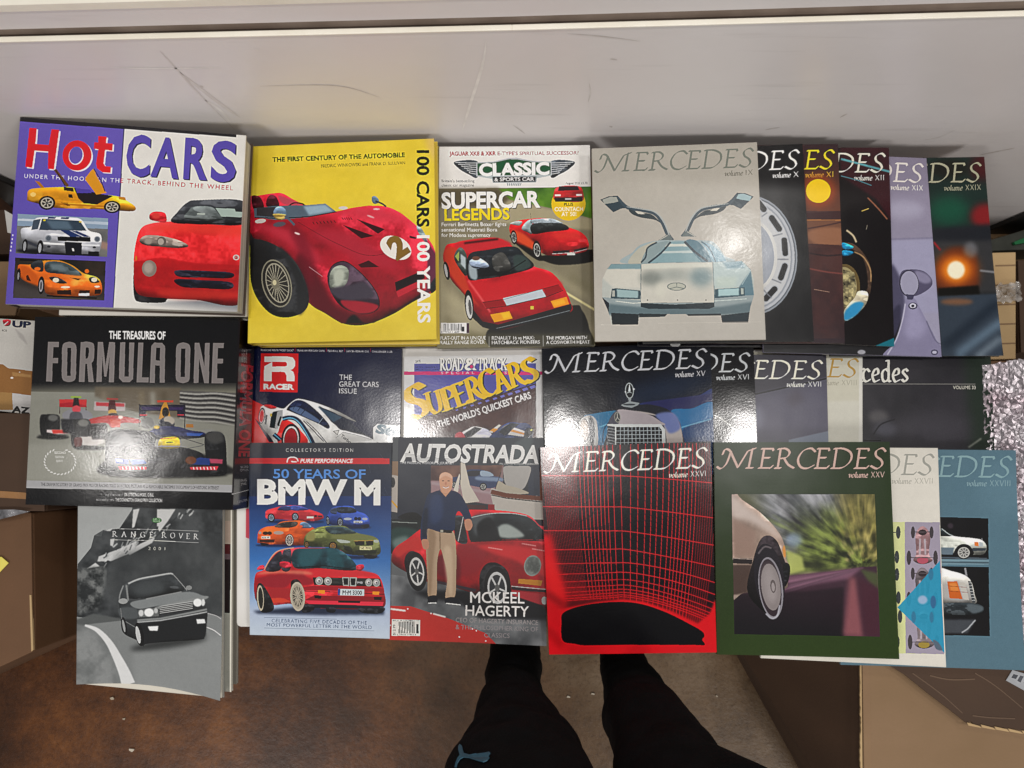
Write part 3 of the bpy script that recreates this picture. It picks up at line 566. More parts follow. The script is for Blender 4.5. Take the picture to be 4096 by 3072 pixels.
    A.p([(500, 1348), (645, 1322), (670, 1378), (530, 1408)], 'e8a01c'); A.p([(580, 1340), (640, 1330), (655, 1370), (600, 1382)], 'f2c02c', b=10); A.p([(960, 1245), (1080, 1212), (1100, 1268), (985, 1298)], 'e8901c'); A.p([(970, 1250), (1060, 1228), (1075, 1262), (990, 1285)], 'f2b02c', b=10); A.r(806, 1284, 830, 1308, 'dcc050')
    A.p([(362, 1300), (440, 1400), (560, 1425), (1115, 1265), (1122, 1300), (1100, 1340), (545, 1475), (440, 1445), (360, 1370)], '1e1f22'); A.l([(545, 1455), (830, 1388), (1105, 1318)], 4, '7c8488')
    A.e(165, 1010, 22, 72, '1a1a1c', -10); A.e(160, 1010, 10, 52, 'b0b0b0', -10); A.e(338, 1275, 34, 118, '17181a', -5); A.e(338, 1290, 24, 90, 'c8c8c6', -5); A.e(345, 1292, 12, 60, '5c5c5c', -5)
    A.p([(120, 1412), (338, 1410), (338, 1492), (118, 1492)], 'e8e6e2')
    for k in range(17): A.r(140 + k * 8.6, 1418, 140 + k * 8.6 + (3, 5, 2)[k % 3], 1472, '1c1c1c')
    A.r(318, 1412, 338, 1490, '4a2440'); A.r(278, 1440, 302, 1478, '3c3c3c'); A.t('9 770263 318297', 124, 1488, 262, 1488, 12, '2c2c2c')
    for i, (x, a_, b_, x2, x3) in enumerate(((118, 'FLAT-OUT IN A UNIQUE', 'RALLY RANGE ROVER', 466, 458), (512, 'RENAULT 16 vs MAXI:', 'HATCHBACK PIONEERS', 838, 878), (926, 'THE MORGAN WITH', 'A COSWORTH HEART', 1236, 1258))):
        A.t(a_, x, 1542, x2, 1540, 26, 'eeece6', .015); A.t(b_, x, 1577, x3, 1573, 26, 'eeece6', .015)
    A.l([(490, 1515), (490, 1600)], 3, 'd0ccc0'); A.l([(902, 1510), (903, 1600)], 3, 'd0ccc0')
    return A

def art_ix():
    A = Art(Q['ix'], (2330, 530, .5243), 'b9b2a4'); A.vol = False
    A.all(('b3aea4', 'bcb8b0', (700, 100), (700, 1600)))
    merc(A, '7d8279', 'IX', '7c7a70')
    st = '50626c'
    for sx in (0, 1):
        f = (lambda x, y: (x, y)) if not sx else (lambda x, y: (1432 - x + (y - 800) * -.03, y - 28 + (800 - y) * .015))
        F = lambda L_: [f(*q) for q in L_]
        A.p(F([(135, 512), (200, 485), (265, 482), (300, 530), (345, 575), (290, 580), (232, 608), (180, 558)]), '3c4a52'); A.p(F([(150, 512), (210, 490), (255, 492), (270, 525), (235, 535), (165, 545)]), '9db4b8' if sx else 'a3a69f')
        A.c(F([(262, 490), (335, 570), (440, 590), (540, 615), (600, 680), (640, 770), (685, 820)]), [14, 26, 26, 30, 32, 30, 14], '46555e'); A.c(F([(330, 566), (440, 582), (545, 606), (612, 680), (660, 800)]), [4, 8, 10, 12, 8], 'a9aeac')
        A.s_(F([(350, 585), (430, 610), (520, 625), (590, 690), (540, 665), (440, 648), (370, 620)]), '3e484c'); A.p(F([(395, 600), (440, 603), (470, 622), (420, 622)]), 'c9c6bb')
        A.p(F([(570, 822), (640, 775), (670, 790), (680, 822)]), '6a7474'); A.l(F([(580, 820), (640, 785)]), 5, 'c0beb4')
    A.s_([(325, 1000), (380, 910), (440, 855), (560, 825), (700, 822), (940, 824), (1010, 850), (1080, 940), (1110, 985)], 'a0aeb0')
    A.s_([(345, 998), (400, 905), (470, 860), (560, 840), (480, 1000)], 'b6b4a6'); A.s_([(440, 990), (500, 870), (590, 835), (660, 835), (560, 930), (490, 996)], '8c9c9e'); A.p([(660, 832), (770, 830), (900, 990), (500, 996)], '86a2a8'); A.p([(640, 850), (790, 848), (805, 868), (620, 872)], 'c9cec6'); A.p([(600, 905), (830, 900), (845, 918), (585, 922)], 'b9c6c4'); A.s_([(780, 832), (880, 835), (980, 985), (900, 985)], '5d7c88'); A.s_([(900, 835), (1000, 870), (1090, 980), (990, 985), (940, 890)], '8aa8b4')
    A.c([(440, 992), (475, 950), (490, 880), (560, 838)], 12, '3a4a52'); A.c([(495, 996), (590, 920), (665, 835)], 14, '35454e'); A.c([(770, 832), (850, 910), (950, 985)], 18, '35454e'); A.c([(900, 832), (960, 880), (1010, 985)], 10, '4a6470')
    # body
    body = [(218, 1005), (442, 1003), (600, 992), (860, 986), (990, 988), (1212, 980), (1240, 1000), (1283, 1050), (1308, 1120), (1308, 1240), (1280, 1330), (1262, 1450), (1060, 1452), (1050, 1395), (800, 1398), (780, 1385), (640, 1385), (620, 1405), (425, 1410), (418, 1465), (222, 1468), (205, 1400), (185, 1340), (150, 1260), (150, 1120), (180, 1050)]
    A.p(body, 'b8bcb6'); A.setclip(body)
    A.p([(140, 1100), (215, 1010), (440, 1010), (438, 1190), (230, 1180)], 'cccac0', b=14); A.p([(200, 1002), (440, 1003), (440, 1040), (190, 1040)], '7f9aa0', b=6)
    A.p([(440, 1003), (988, 990), (1000, 1300), (436, 1300)], 'c8c6bc'); A.e(520, 1110, 90, 55, '7f8580', b=50, a=.9); A.e(690, 1085, 120, 45, '8e9692', b=60, a=.7); A.e(900, 1100, 90, 70, '70868a', b=60, a=.9); A.e(590, 1200, 40, 60, 'd0cfc2', b=40, a=.7); A.p([(450, 1010), (980, 996), (985, 1025), (450, 1040)], 'cccdc2', b=10)
    A.p([(990, 990), (1212, 980), (1285, 1050), (1190, 1180), (1000, 1190)], 'b0bfbe', b=6); A.p([(1060, 985), (1215, 982), (1240, 1030), (1100, 1040)], '7c98a2', b=12); A.p([(1282, 1050), (1308, 1240), (1200, 1260), (1190, 1180)], '5c7c88', b=6); A.p([(1010, 1100), (1180, 1100), (1160, 1180), (1010, 1180)], 'b9c6be', b=24)
    A.p([(150, 1255), (440, 1280), (440, 1300), (1000, 1300), (1010, 1250), (1310, 1240), (1270, 1370), (700, 1395), (210, 1370)], '94a0a2'); A.p([(150, 1300), (420, 1330), (1040, 1330), (1300, 1290), (1270, 1385), (700, 1405), (200, 1390)], '62747a', b=16)
    A.p([(438, 1300), (700, 1312), (1000, 1296), (1000, 1330), (960, 1345), (500, 1345), (438, 1330)], '26343a'); A.p([(215, 1375), (425, 1385), (418, 1468), (225, 1468)], '242c30'); A.p([(1050, 1395), (1272, 1370), (1262, 1450), (1060, 1452)], '1e3038'); A.p([(425, 1380), (640, 1385), (620, 1405), (425, 1408)], '2a3438'); A.p([(790, 1385), (1050, 1380), (1052, 1398), (800, 1400)], '2a3438'); A.p([(148, 1255), (200, 1300), (200, 1370), (165, 1310)], '202c34')
    A.setclip()
    A.l([(441, 1003), (438, 1300)], 4, '4a6068'); A.l([(988, 988), (1002, 1300)], 4, '3f6470'); A.l([(440, 1300), (1000, 1298)], 3, '55686c'); A.l([(185, 1040), (218, 1004), (442, 1002), (600, 992), (990, 988), (1212, 980), (1283, 1048)], 3, '7a8c90'); A.l([(1283, 1050), (1215, 1160)], 3, 'c0d4d4')
    A.p([(222, 1190), (260, 1188), (435, 1205), (435, 1272), (212, 1265)], '3c5058'); A.p([(258, 1195), (420, 1208), (418, 1262), (262, 1255)], '9cb4b6', b=4); A.p([(1003, 1195), (1235, 1180), (1238, 1245), (1003, 1265)], '35545e'); A.p([(1030, 1195), (1190, 1188), (1190, 1240), (1030, 1248)], 'a9c6c8', b=4)
    A.r(224, 1205, 244, 1250, 'a8aca6'); A.r(1206, 1188, 1226, 1234, 'a8b4ae'); A.l([(250, 1285), (380, 1302), (440, 1298)], 6, 'd0d4cc'); A.l([(1002, 1285), (1160, 1275), (1250, 1268)], 6, 'c4d0cc')
    A.e(710, 1175, 72, 31, '606e6e'); A.e(710, 1175, 65, 26, 'b6b8ac'); A.l([(712, 1150), (710, 1178), (656, 1192)], 5, '606e6e'); A.l([(710, 1178), (764, 1190)], 5, '606e6e')
    for x in (490, 717, 935): A.e(x, 1278, 5, 5, '3a4444')
    A.l([(140, 1466), (420, 1468)], 3, 'd0ccc2'); A.l([(425, 1455), (1380, 1445)], 2, 'cac6bc')
    return A

def mcrop(): return (2980, 540, .54254)
def art_x():
    A = Art(Q['x'], mcrop(), '131316'); merc(A, 'ece8dc', 'X')
    cx, cy = 40, 885
    A.e(cx, cy, 346, 442, '8e949c', -4); A.e(cx, cy, 336, 430, '6a7078', -4); A.e(cx, cy, 326, 420, 'b8bcc2', -4); A.e(cx, cy, 308, 400, '9ba0a8', -4); A.e(cx, cy, 296, 386, 'c2c4c6', -4)
    for pa, pb in (((95, 495), (135, 545)), ((195, 610), (250, 690)), ((288, 775), (296, 870)), ((292, 965), (262, 1050)), ((215, 1135), (150, 1205))):
        A.l([pa, pb], 58, 'aaaeb4'); [A.e(*q, 29, 29, 'aaaeb4') for q in (pa, pb)]; A.l([pa, pb], 44, '15161a'); [A.e(*q, 22, 22, '15161a') for q in (pa, pb)]
    for pa, pb in (((120, 600), (160, 570)), ((195, 745), (275, 725)), ((210, 915), (320, 915)), ((190, 1060), (265, 1090)), ((130, 1140), (190, 1200))): A.l([pa, pb], 8, '7c8088', b=3)
    A.e(cx, cy, 196, 270, 'cfcfcc', -4)
    A.e(cx - 6, cy, 178, 250, '9aa0aa', -4); A.e(cx - 40, cy - 40, 130, 170, 'aeb3bb', -4, b=60); return A
def art_xi():
    A = Art(Q['xi'], mcrop(), '4c3434'); A.p([(430, 60), (720, 60), (720, 560), (440, 560)], g=('3c2c30', '6c4434', (560, 60), (560, 560)))
    merc(A, 'eccf3c', 'XI', 'd8b048')
    A.e(540, 412, 130, 120, 'a8502c', b=60, a=.8); A.e(540, 412, 92, 88, 'f2cc2c')
    A.p([(450, 575), (720, 560), (720, 625), (450, 620)], '42282a', b=6); A.l([(450, 627), (720, 627)], 6, 'b07848', b=2); A.p([(450, 632), (720, 632), (730, 820), (460, 800)], '75503e'); A.c([(460, 690), (580, 670), (720, 640)], 8, '42282a', b=3); A.s_([(460, 720), (600, 680), (730, 700), (730, 800), (520, 800)], '94684e', b=14)
    A.p([(460, 800), (740, 815), (750, 1540), (480, 1530)], g=('4a2c2a', '33222a', (600, 820), (600, 1500))); A.mottle([(460, 830), (740, 830), (745, 1500), (480, 1500)], '3a2426', '563430', 9, 6, .6); A.c([(465, 870), (600, 890), (735, 880)], 10, '2c1a1e', b=4); A.c([(470, 985), (600, 1010), (740, 1025)], 10, '7c4640', b=4); A.l([(505, 1138), (620, 1158)], 4, 'a08070'); return A
def art_xii():
    A = Art(Q['xii'], mcrop(), '191416'); A.p([(690, 80), (1080, 80), (1085, 640), (960, 470), (820, 380), (695, 300)], '3c1820', b=20)
    A.l([(700, 175), (1075, 270)], 16, '5f9ca4', b=3); merc(A, 'dcd6c8', 'XII'); A.l([(720, 178), (900, 225)], 10, '6cacb4', b=2, a=.7)
    A.l([(700, 300), (820, 330), (930, 370)], 7, '567c88', b=2); A.c([(900, 460), (980, 540), (1050, 620)], 10, '9c6850', b=5); A.c([(740, 700), (790, 740), (815, 790)], 14, 'cfc0a0', b=6); A.l([(855, 560), (910, 540)], 6, 'd8a860', b=2); A.l([(890, 695), (898, 660)], 4, '8c8478', b=1)
    A.s_([(715, 790), (790, 800), (860, 860), (915, 950), (930, 1060), (915, 1180), (870, 1280), (800, 1340), (735, 1370), (700, 1370), (700, 800)], '4a3a30'); A.s_([(715, 830), (800, 850), (870, 920), (900, 1060), (880, 1150), (720, 1150)], '1c1819', b=6)
    A.s_([(712, 792), (790, 820), (770, 840), (715, 835)], '2c98c8'); A.s_([(715, 850), (790, 860), (770, 885), (715, 890)], '2c90c0'); A.c([(800, 860), (870, 900), (920, 990), (925, 1080)], 8, 'c09c70', b=4)
    A.e(725, 1120, 118, 170, '6c5c3c'); A.e(720, 1120, 98, 148, 'a89c74'); A.mottle([(715, 990), (800, 1010), (815, 1120), (790, 1230), (718, 1270)], '2c2a26', 'd9cc98', 26, 8, .9)
    A.s_([(725, 1290), (800, 1200), (830, 1150), (900, 1160), (890, 1240), (820, 1320), (735, 1368)], 'd0c8b0'); A.s_([(730, 1300), (800, 1235), (870, 1240), (820, 1320), (732, 1366)], '3c98c8', b=8)
    A.p([(940, 1560), (1110, 1490), (1110, 1570)], '1f7484', b=6); return A
def art_xix():
    A = Art(Q['xix'], mcrop(), '918ca4'); A.vol = False; A.all(('8c8598', 'a5a2b8', (1200, 160), (1200, 1400)))
    A.e(1180, 540, 140, 70, 'a8a4b8', b=60); merc(A, 'e2dcd8', 'XIX'); A.l([(1080, 755), (1400, 745)], 10, '78748c', b=10); A.p([(1080, 760), (1400, 748), (1440, 1300), (1090, 1300)], 'a4a2bc', b=20)
    A.s_([(1075, 960), (1140, 1020), (1170, 1120), (1180, 1260), (1140, 1400), (1080, 1440)], '55526a', b=20)
    A.p([(-800, 1380), (1090, 1440), (1170, 1330), (1140, 1660), (-800, 1660)], '1c1b22', b=30); A.p([(-800, 1480), (1110, 1480), (1110, 1660), (-800, 1660)], '17161b'); A.e(865, 1600, 30, 18, 'a8a8b0', b=5)
    A.s_([(1040, 1640), (1110, 1520), (1160, 1360), (1180, 1240), (1200, 1180), (1250, 1190), (1290, 1260), (1340, 1360), (1410, 1500), (1460, 1640)], '8c88a4'); A.c([(1055, 1620), (1120, 1500), (1165, 1350), (1185, 1230)], 8, 'd0cee0', b=3); A.s_([(1090, 1300), (1150, 1240), (1140, 1400), (1095, 1480)], '3e3c52', b=16); A.s_([(1230, 1200), (1290, 1290), (1340, 1420), (1260, 1500), (1180, 1440)], 'a09cba', b=40)
    A.s_([(1135, 1060), (1160, 990), (1220, 975), (1310, 985), (1370, 1035), (1380, 1090), (1330, 1140), (1250, 1175), (1180, 1160), (1145, 1120)], '5c5870'); A.s_([(1260, 985), (1340, 1010), (1375, 1060), (1330, 1080), (1270, 1050)], '8e8aa4', b=14); A.e(1212, 1080, 72, 100, '3c3a4c', -4); A.e(1214, 1080, 65, 93, 'a4a2b8', -4); A.p([(1190, 1160), (1250, 1165), (1240, 1200), (1200, 1200)], '4a4860')
    A.e(1240, 1248, 34, 26, '4c4a60'); A.e(1240, 1246, 24, 18, 'c9c8d8'); A.e(1240, 1248, 12, 10, '2c2a3c'); A.e(1400, 1600, 26, 22, '55536a'); A.e(1400, 1600, 16, 12, 'b9b8cc')
    A.c([(1340, 1360), (1400, 1500), (1450, 1540)], 6, '6a6880', b=3); return A
def art_xxix():
    A = Art(Q['xxix'], mcrop(), '2a2c2e'); A.p([(1340, 170), (1800, 170), (1830, 700), (1380, 700)], '243430', b=10); A.e(1500, 560, 150, 110, '1f5240', b=90); A.e(1760, 600, 100, 90, '8c2428', b=50, a=.9); A.e(1730, 250, 80, 90, '4c2024', b=70); A.e(1500, 250, 140, 70, '23241f', b=50)
    merc(A, 'b4b29a', 'XXIX', a=.92, va=.8)
    A.p([(1385, 690), (1840, 660), (1850, 820), (1390, 800)], '26282e', b=30); A.p([(1390, 780), (1860, 780), (1870, 1160), (1420, 1170)], '3c3c3e', b=30)
    A.s_([(1400, 1010), (1500, 840), (1680, 850), (1715, 1000), (1700, 1130), (1440, 1160)], '5c3020', b=30); A.e(1660, 850, 50, 60, '6c6c70', b=30); A.e(1555, 995, 150, 120, 'c0601c', b=90, a=.95); A.e(1555, 995, 95, 85, 'f0902c', b=50); A.e(1555, 996, 64, 66, 'fff4d8', b=12)
    A.p([(1420, 1130), (1720, 1110), (1730, 1180), (1430, 1190)], '15130f', b=16); A.p([(1415, 1190), (1880, 1170), (1890, 1640), (1450, 1640)], '3c4652', b=16); A.l([(1460, 1560), (1860, 1240)], 60, '26303c', b=50); A.l([(1560, 1620), (1880, 1380)], 50, '7c94a8', b=50, a=.8); A.l([(1700, 1640), (1880, 1500)], 40, 'a8b8c4', b=40, a=.6); A.e(1560, 1230, 120, 24, '7c5c48', b=24); A.l([(1730, 1000), (1860, 1015)], 14, '8c8c90', b=10); A.l([(1390, 790), (1440, 850)], 14, 'a02c30', b=10)
    return A
def art_f1():
    A = Art(Q['f1'], (60, 1230, .50026), '1d1d1f')
    A.p([(80, 610), (1800, 640), (1760, 1480), (70, 1450)], '8f8f86'); A.p([(80, 590), (1800, 610), (1800, 700), (80, 680)], g=('1d1d1f', '8c8a7c', (900, 600), (898, 700)))
    A.p([(630, 640), (1320, 650), (1320, 900), (630, 800)], '6d6456', b=16); A.p([(1310, 670), (1780, 690), (1770, 960), (1320, 900)], '605e5c', b=6)
    for k in range(7): A.c([(1310, 690 + k * 34), (1450, 700 + k * 36), (1600, 695 + k * 38), (1770, 715 + k * 40)], 12, 'aaa9a4', b=5); A.c([(1310, 706 + k * 34), (1450, 716 + k * 36), (1600, 712 + k * 38), (1770, 733 + k * 40)], 9, '2c2c2e', b=4)
    for x, c in ((700, '8c8272'), (800, '5c5446'), (1000, '857a64'), (1090, 'a8a8a0'), (1180, '5a5040')): A.l([(x, 680), (x + 10, 830)], 40, c, b=30, a=.7)
    A.p([(80, 760), (640, 720), (1000, 860), (1780, 950), (1750, 1400), (70, 1400)], '8b8b82', b=20); A.p([(80, 1100), (700, 1100), (740, 1400), (70, 1390)], '999990', b=40)
    pass
    def txt(s_, x0, y0, x1, y1, h, c, b, **k): A.t(s_, x0, y0, x1, y1, h, c, b, **k)
    txt('THE TREASURES OF', 742, 252, 1195, 258, 62, 'e8e8e6', .03)
    A.vol = False
    G = '86807f'
    def L(*polys):
        for q in polys: A.p(q, G)
    def ring(x0, x1, y0, y1, w_, top=True, botm=True):
        A.s_([(x0, y0 + 60), (x0 + 12, y0 + 15), (x0 + 50, y0), (x1 - 50, y0), (x1 - 12, y0 + 15), (x1, y0 + 60), (x1 - 3, (y0 + y1) / 2), (x1 - 5, y1 - 60), (x1 - 15, y1 - 15), (x1 - 50, y1), (x0 + 45, y1), (x0 + 8, y1 - 15), (x0 - 3, y1 - 60), (x0 - 1, (y0 + y1) / 2)], G)
        A.p([(x0 + w_, y0 + 48), (x1 - w_, y0 + 48), (x1 - w_ - 5, y1 - 48), (x0 + w_ - 4, y1 - 48)], '1d1d1f')
    L([(262, 278), (348, 278), (346, 320), (304, 320), (300, 410), (340, 410), (338, 450), (298, 450), (292, 600), (246, 598)])
    ring(372, 486, 278, 602, 42); L([(520, 280), (562, 280), (548, 602), (505, 602)]); A.s_([(540, 280), (600, 282), (625, 310), (622, 420), (596, 450), (545, 452), (540, 412), (575, 408), (582, 330), (545, 322)], G); L([(568, 445), (604, 445), (622, 602), (580, 602)])
    L([(655, 280), (695, 280), (715, 470), (745, 280), (792, 282), (782, 604), (742, 604), (748, 400), (722, 560), (706, 560), (690, 400), (684, 602), (642, 602)])
    L([(832, 282), (872, 282), (866, 560), (900, 560), (905, 284), (944, 284), (934, 580), (905, 605), (850, 602), (822, 570)])
    L([(978, 284), (1018, 284), (1006, 565), (1060, 565), (1058, 606), (964, 606)])
    L([(1082, 310), (1105, 284), (1168, 286), (1192, 315), (1188, 608), (1148, 608), (1150, 470), (1112, 468), (1108, 608), (1068, 608)]); A.p([(1120, 325), (1152, 325), (1150, 430), (1115, 428)], '1d1d1f')
    ring(1280, 1396, 284, 610, 40); L([(1432, 286), (1468, 286), (1510, 480), (1514, 288), (1552, 288), (1545, 612), (1508, 612), (1466, 410), (1462, 610), (1422, 610)])
    L([(1580, 288), (1668, 288), (1666, 328), (1620, 328), (1617, 415), (1662, 415), (1660, 452), (1615, 452), (1612, 572), (1662, 574), (1660, 614), (1568, 612)])
    A.vol = True
    A.e(300, 1035, 120, 16, '3c3c3c', b=14); A.r(350, 742, 565, 805, 'a82430'); A.p([(350, 742), (565, 745), (560, 790), (440, 765), (352, 775)], 'c83a3c', b=6); A.r(350, 800, 356, 860, '4c2c30'); A.r(558, 800, 564, 860, '4c2c30'); A.l([(440, 724), (522, 724)], 12, '9ab83c', b=3); A.p([(465, 730), (500, 730), (510, 800), (455, 800)], '2c2426', b=4)
    A.s_([(380, 850), (450, 815), (520, 815), (600, 850), (600, 900), (440, 920), (380, 890)], '8c8c92', b=6); A.e(485, 820, 34, 30, 'd0505a', b=6); A.s_([(440, 850), (520, 850), (530, 930), (440, 930)], '55555c', b=6)
    A.s_([(200, 880), (240, 862), (340, 868), (355, 920), (350, 1010), (300, 1040), (230, 1045), (200, 1000)], '232324', b=4); A.e(300, 890, 40, 26, '6c6c6a', b=12); A.p([(250, 985), (435, 985), (440, 1015), (330, 1020), (250, 1005)], 'd8cccc', b=3); A.p([(290, 985), (410, 985), (420, 1012), (300, 1015)], 'cc4038', b=5); A.e(270, 1035, 45, 18, '18181a', b=5); A.p([(360, 930), (440, 920), (430, 985), (370, 980)], '4a4a4e', b=5)
    A.p([(628, 760), (872, 770), (870, 835), (622, 830)], 'b9b0b0', b=3); A.p([(640, 765), (865, 775), (865, 800), (640, 795)], 'b84048', b=5); A.l([(725, 738), (815, 740)], 12, 'b04040', b=3); A.p([(745, 750), (790, 750), (800, 830), (735, 830)], '4c1c20', b=4); A.e(770, 845, 34, 24, 'c8a04c', b=6); A.e(775, 870, 40, 20, '3c2c30', b=5)
    A.s_([(585, 905), (650, 885), (760, 870), (900, 885), (985, 905), (985, 930), (850, 930), (800, 960), (760, 965), (720, 930), (600, 935)], 'b42c2a', b=5); A.p([(745, 900), (840, 905), (830, 965), (765, 965)], 'c8482c', b=4); A.e(835, 885, 20, 14, 'f4e0d8', b=5)
    A.s_([(445, 920), (500, 898), (580, 905), (600, 960), (590, 1080), (540, 1130), (480, 1135), (445, 1090)], '262627', b=4); A.e(540, 930, 44, 30, '757571', b=12); A.p([(590, 940), (720, 935), (740, 1040), (600, 1050)], '2c2224', b=8); A.p([(515, 1040), (700, 1035), (712, 1085), (640, 1110), (530, 1108)], 'c9c4c0', b=3); A.s_([(470, 1050), (525, 1050), (525, 1110), (500, 1130), (470, 1110)], '5c2420', b=3)
    A.e(1220, 1345, 480, 22, '242422', b=14); A.e(300, 1045, 130, 16, '2c2c2a', b=12); A.e(600, 1130, 130, 16, '2c2c2a', b=12); A.p([(360, 900), (460, 900), (470, 1020), (380, 1010)], '2c2c30', b=8); A.p([(590, 960), (720, 950), (730, 1060), (610, 1060)], '1e181a', b=8)
    A.p([(985, 785), (1355, 785), (1352, 882), (1290, 885), (1288, 835), (1040, 835), (1035, 885), (982, 882)], '1f1c34'); A.p([(1000, 800), (1340, 805), (1330, 828), (1010, 828)], '3a2c58', b=4); A.r(988, 862, 1050, 872, 'c0404c'); A.r(1290, 862, 1345, 870, 'c0404c'); A.l([(984, 780), (984, 960)], 6, '2a2838'); A.l([(1352, 780), (1350, 980)], 8, '221f30')
    A.r(1128, 750, 1258, 766, 'c04830', b=2); A.p([(1185, 765), (1205, 765), (1215, 800), (1240, 900), (1140, 900), (1165, 800)], 'c08c34'); A.e(1195, 845, 28, 40, '1f1816'); A.e(1205, 940, 64, 58, '22283a'); A.e(1225, 910, 46, 32, 'b0a89c', 20, b=6); A.e(1195, 950, 50, 30, '141a2c', b=5)
    A.s_([(1080, 990), (1140, 960), (1290, 960), (1400, 990), (1540, 1010), (1500, 1045), (1330, 1060), (1100, 1060), (1040, 1010)], '1f2344'); A.p([(1365, 1010), (1500, 1015), (1470, 1035), (1370, 1032)], '3c5ca4', b=2)
    A.r(1360, 940, 1420, 968, 'a87434', b=2); A.e(1125, 965, 24, 14, 'd8b83c', b=3)
    A.e(1050, 930, 55, 46, '6c6c68', b=6); A.s_([(1480, 990), (1560, 980), (1600, 1000), (1560, 1030)], '8c8c88', b=5)
    A.s_([(715, 1060), (740, 1000), (800, 982), (940, 985), (1100, 1010), (1110, 1100), (1080, 1200), (950, 1230), (760, 1300), (715, 1290)], '1f2022'); A.s_([(725, 1040), (800, 1000), (960, 1005), (1000, 1080), (850, 1120), (740, 1100)], '3c3d3e', b=30)
    A.s_([(1510, 1060), (1530, 1010), (1590, 998), (1650, 1010), (1680, 1060), (1690, 1200), (1680, 1330), (1560, 1330), (1525, 1230)], '202123'); A.s_([(1520, 1030), (1590, 1002), (1650, 1015), (1660, 1080), (1560, 1090)], '4a4a49', b=20)
    A.s_([(700, 1240), (900, 1180), (1500, 1180), (1690, 1260), (1690, 1340), (740, 1345)], '1a1a1c', b=14, a=.85); A.s_([(1110, 1120), (1310, 1120), (1500, 1180), (1480, 1290), (1350, 1345), (1150, 1350), (1050, 1290), (1080, 1180)], '17171b'); A.s_([(1135, 1115), (1160, 1055), (1290, 1045), (1312, 1115), (1270, 1135), (1180, 1135)], 'e6cc1c'); A.p([(1150, 1055), (1295, 1045), (1275, 1052), (1165, 1060)], 'd04030'); A.l([(1200, 1085), (1255, 1085)], 8, '4c4014', b=2)
    A.l([(1110, 1115), (1370, 1118)], 6, '8c8c90', b=2); A.l([(1330, 1050), (1510, 1105)], 6, '3a3a40'); A.l([(1340, 1140), (1500, 1110)], 5, '4a4a50')
    A.p([(790, 1215), (895, 1218), (900, 1260), (800, 1250)], '3a4c90'); A.p([(800, 1220), (850, 1222), (850, 1240), (805, 1238)], 'd8c8d0', b=2); A.p([(905, 1220), (1020, 1225), (1045, 1250), (930, 1262)], '3c5ca0', b=2); A.p([(815, 1275), (1045, 1280), (1040, 1300), (830, 1302)], 'd83c48')
    for k in range(7): A.l([(850 + k * 28, 1278), (856 + k * 28, 1300)], 8, 'ecdcdc')
    A.p([(1390, 1240), (1470, 1205), (1560, 1215), (1550, 1265), (1400, 1260)], '28407c', b=2); A.p([(1550, 1215), (1660, 1220), (1655, 1255), (1560, 1250)], 'b04c64', b=3); A.p([(1390, 1282), (1625, 1275), (1610, 1305), (1400, 1300)], 'c83c48')
    for k in range(7): A.l([(1420 + k * 28, 1280), (1426 + k * 28, 1302)], 8, 'ecdcdc')
    A.e(1400, 1228, 45, 32, '6c4024', b=3); A.s_([(740, 1310), (890, 1315), (880, 1348), (790, 1352), (745, 1335)], '1b1b1d'); A.s_([(1520, 1310), (1680, 1310), (1670, 1345), (1560, 1350)], '1b1b1d'); A.p([(890, 1310), (1120, 1295), (1240, 1345), (1380, 1300), (1530, 1310), (1500, 1335), (1300, 1350), (1120, 1345)], '17171a')
    # silver wreath seal and foil strip
    for t in range(24):
        q = R(115 + t * 13.5); x, y = 355 + math.cos(q) * 122, 1238 - math.sin(q) * 100
        A.e(x, y, 12, 5, 'd4d4d0', -math.degrees(q) + 60)
    A.t('SECOND', 310, 1175, 400, 1176, 18, 'dcdcd8', .02); A.t('EDITION', 318, 1208, 385, 1209, 16, 'd4d4d0', .02); A.t('REVISED', 326, 1240, 378, 1241, 15, 'd0d0cc', .02)
    A.p([(80, 1385), (1780, 1425), (1775, 1482), (70, 1445)], 'a9a9ab')
    A.t('THE DRAMATIC STORY OF GRAND PRIX MOTOR RACING TOLD IN WORDS, PICTURES AND REMOVABLE FACSIMILE DOCUMENTS OF HISTORIC INTEREST', 204, 1428, 1628, 1458, 24, '58585a', .01)
    A.p([(60, 1445), (1800, 1482), (1760, 1640), (50, 1600)], '1c1c1e')
    A.t('WITH A FOREWORD BY', 712, 1508, 856, 1510, 15, 'c8c8c4'); A.t('SIR STIRLING MOSS, O.B.E.', 864, 1510, 1102, 1513, 25, 'd8d8d4', .02); A.t('IN ASSOCIATION WITH', 640, 1546, 786, 1549, 15, 'c8c8c4'); A.t('THE DONINGTON GRAND PRIX COLLECTION', 793, 1550, 1168, 1558, 26, 'd8d8d4', .02)
    return A

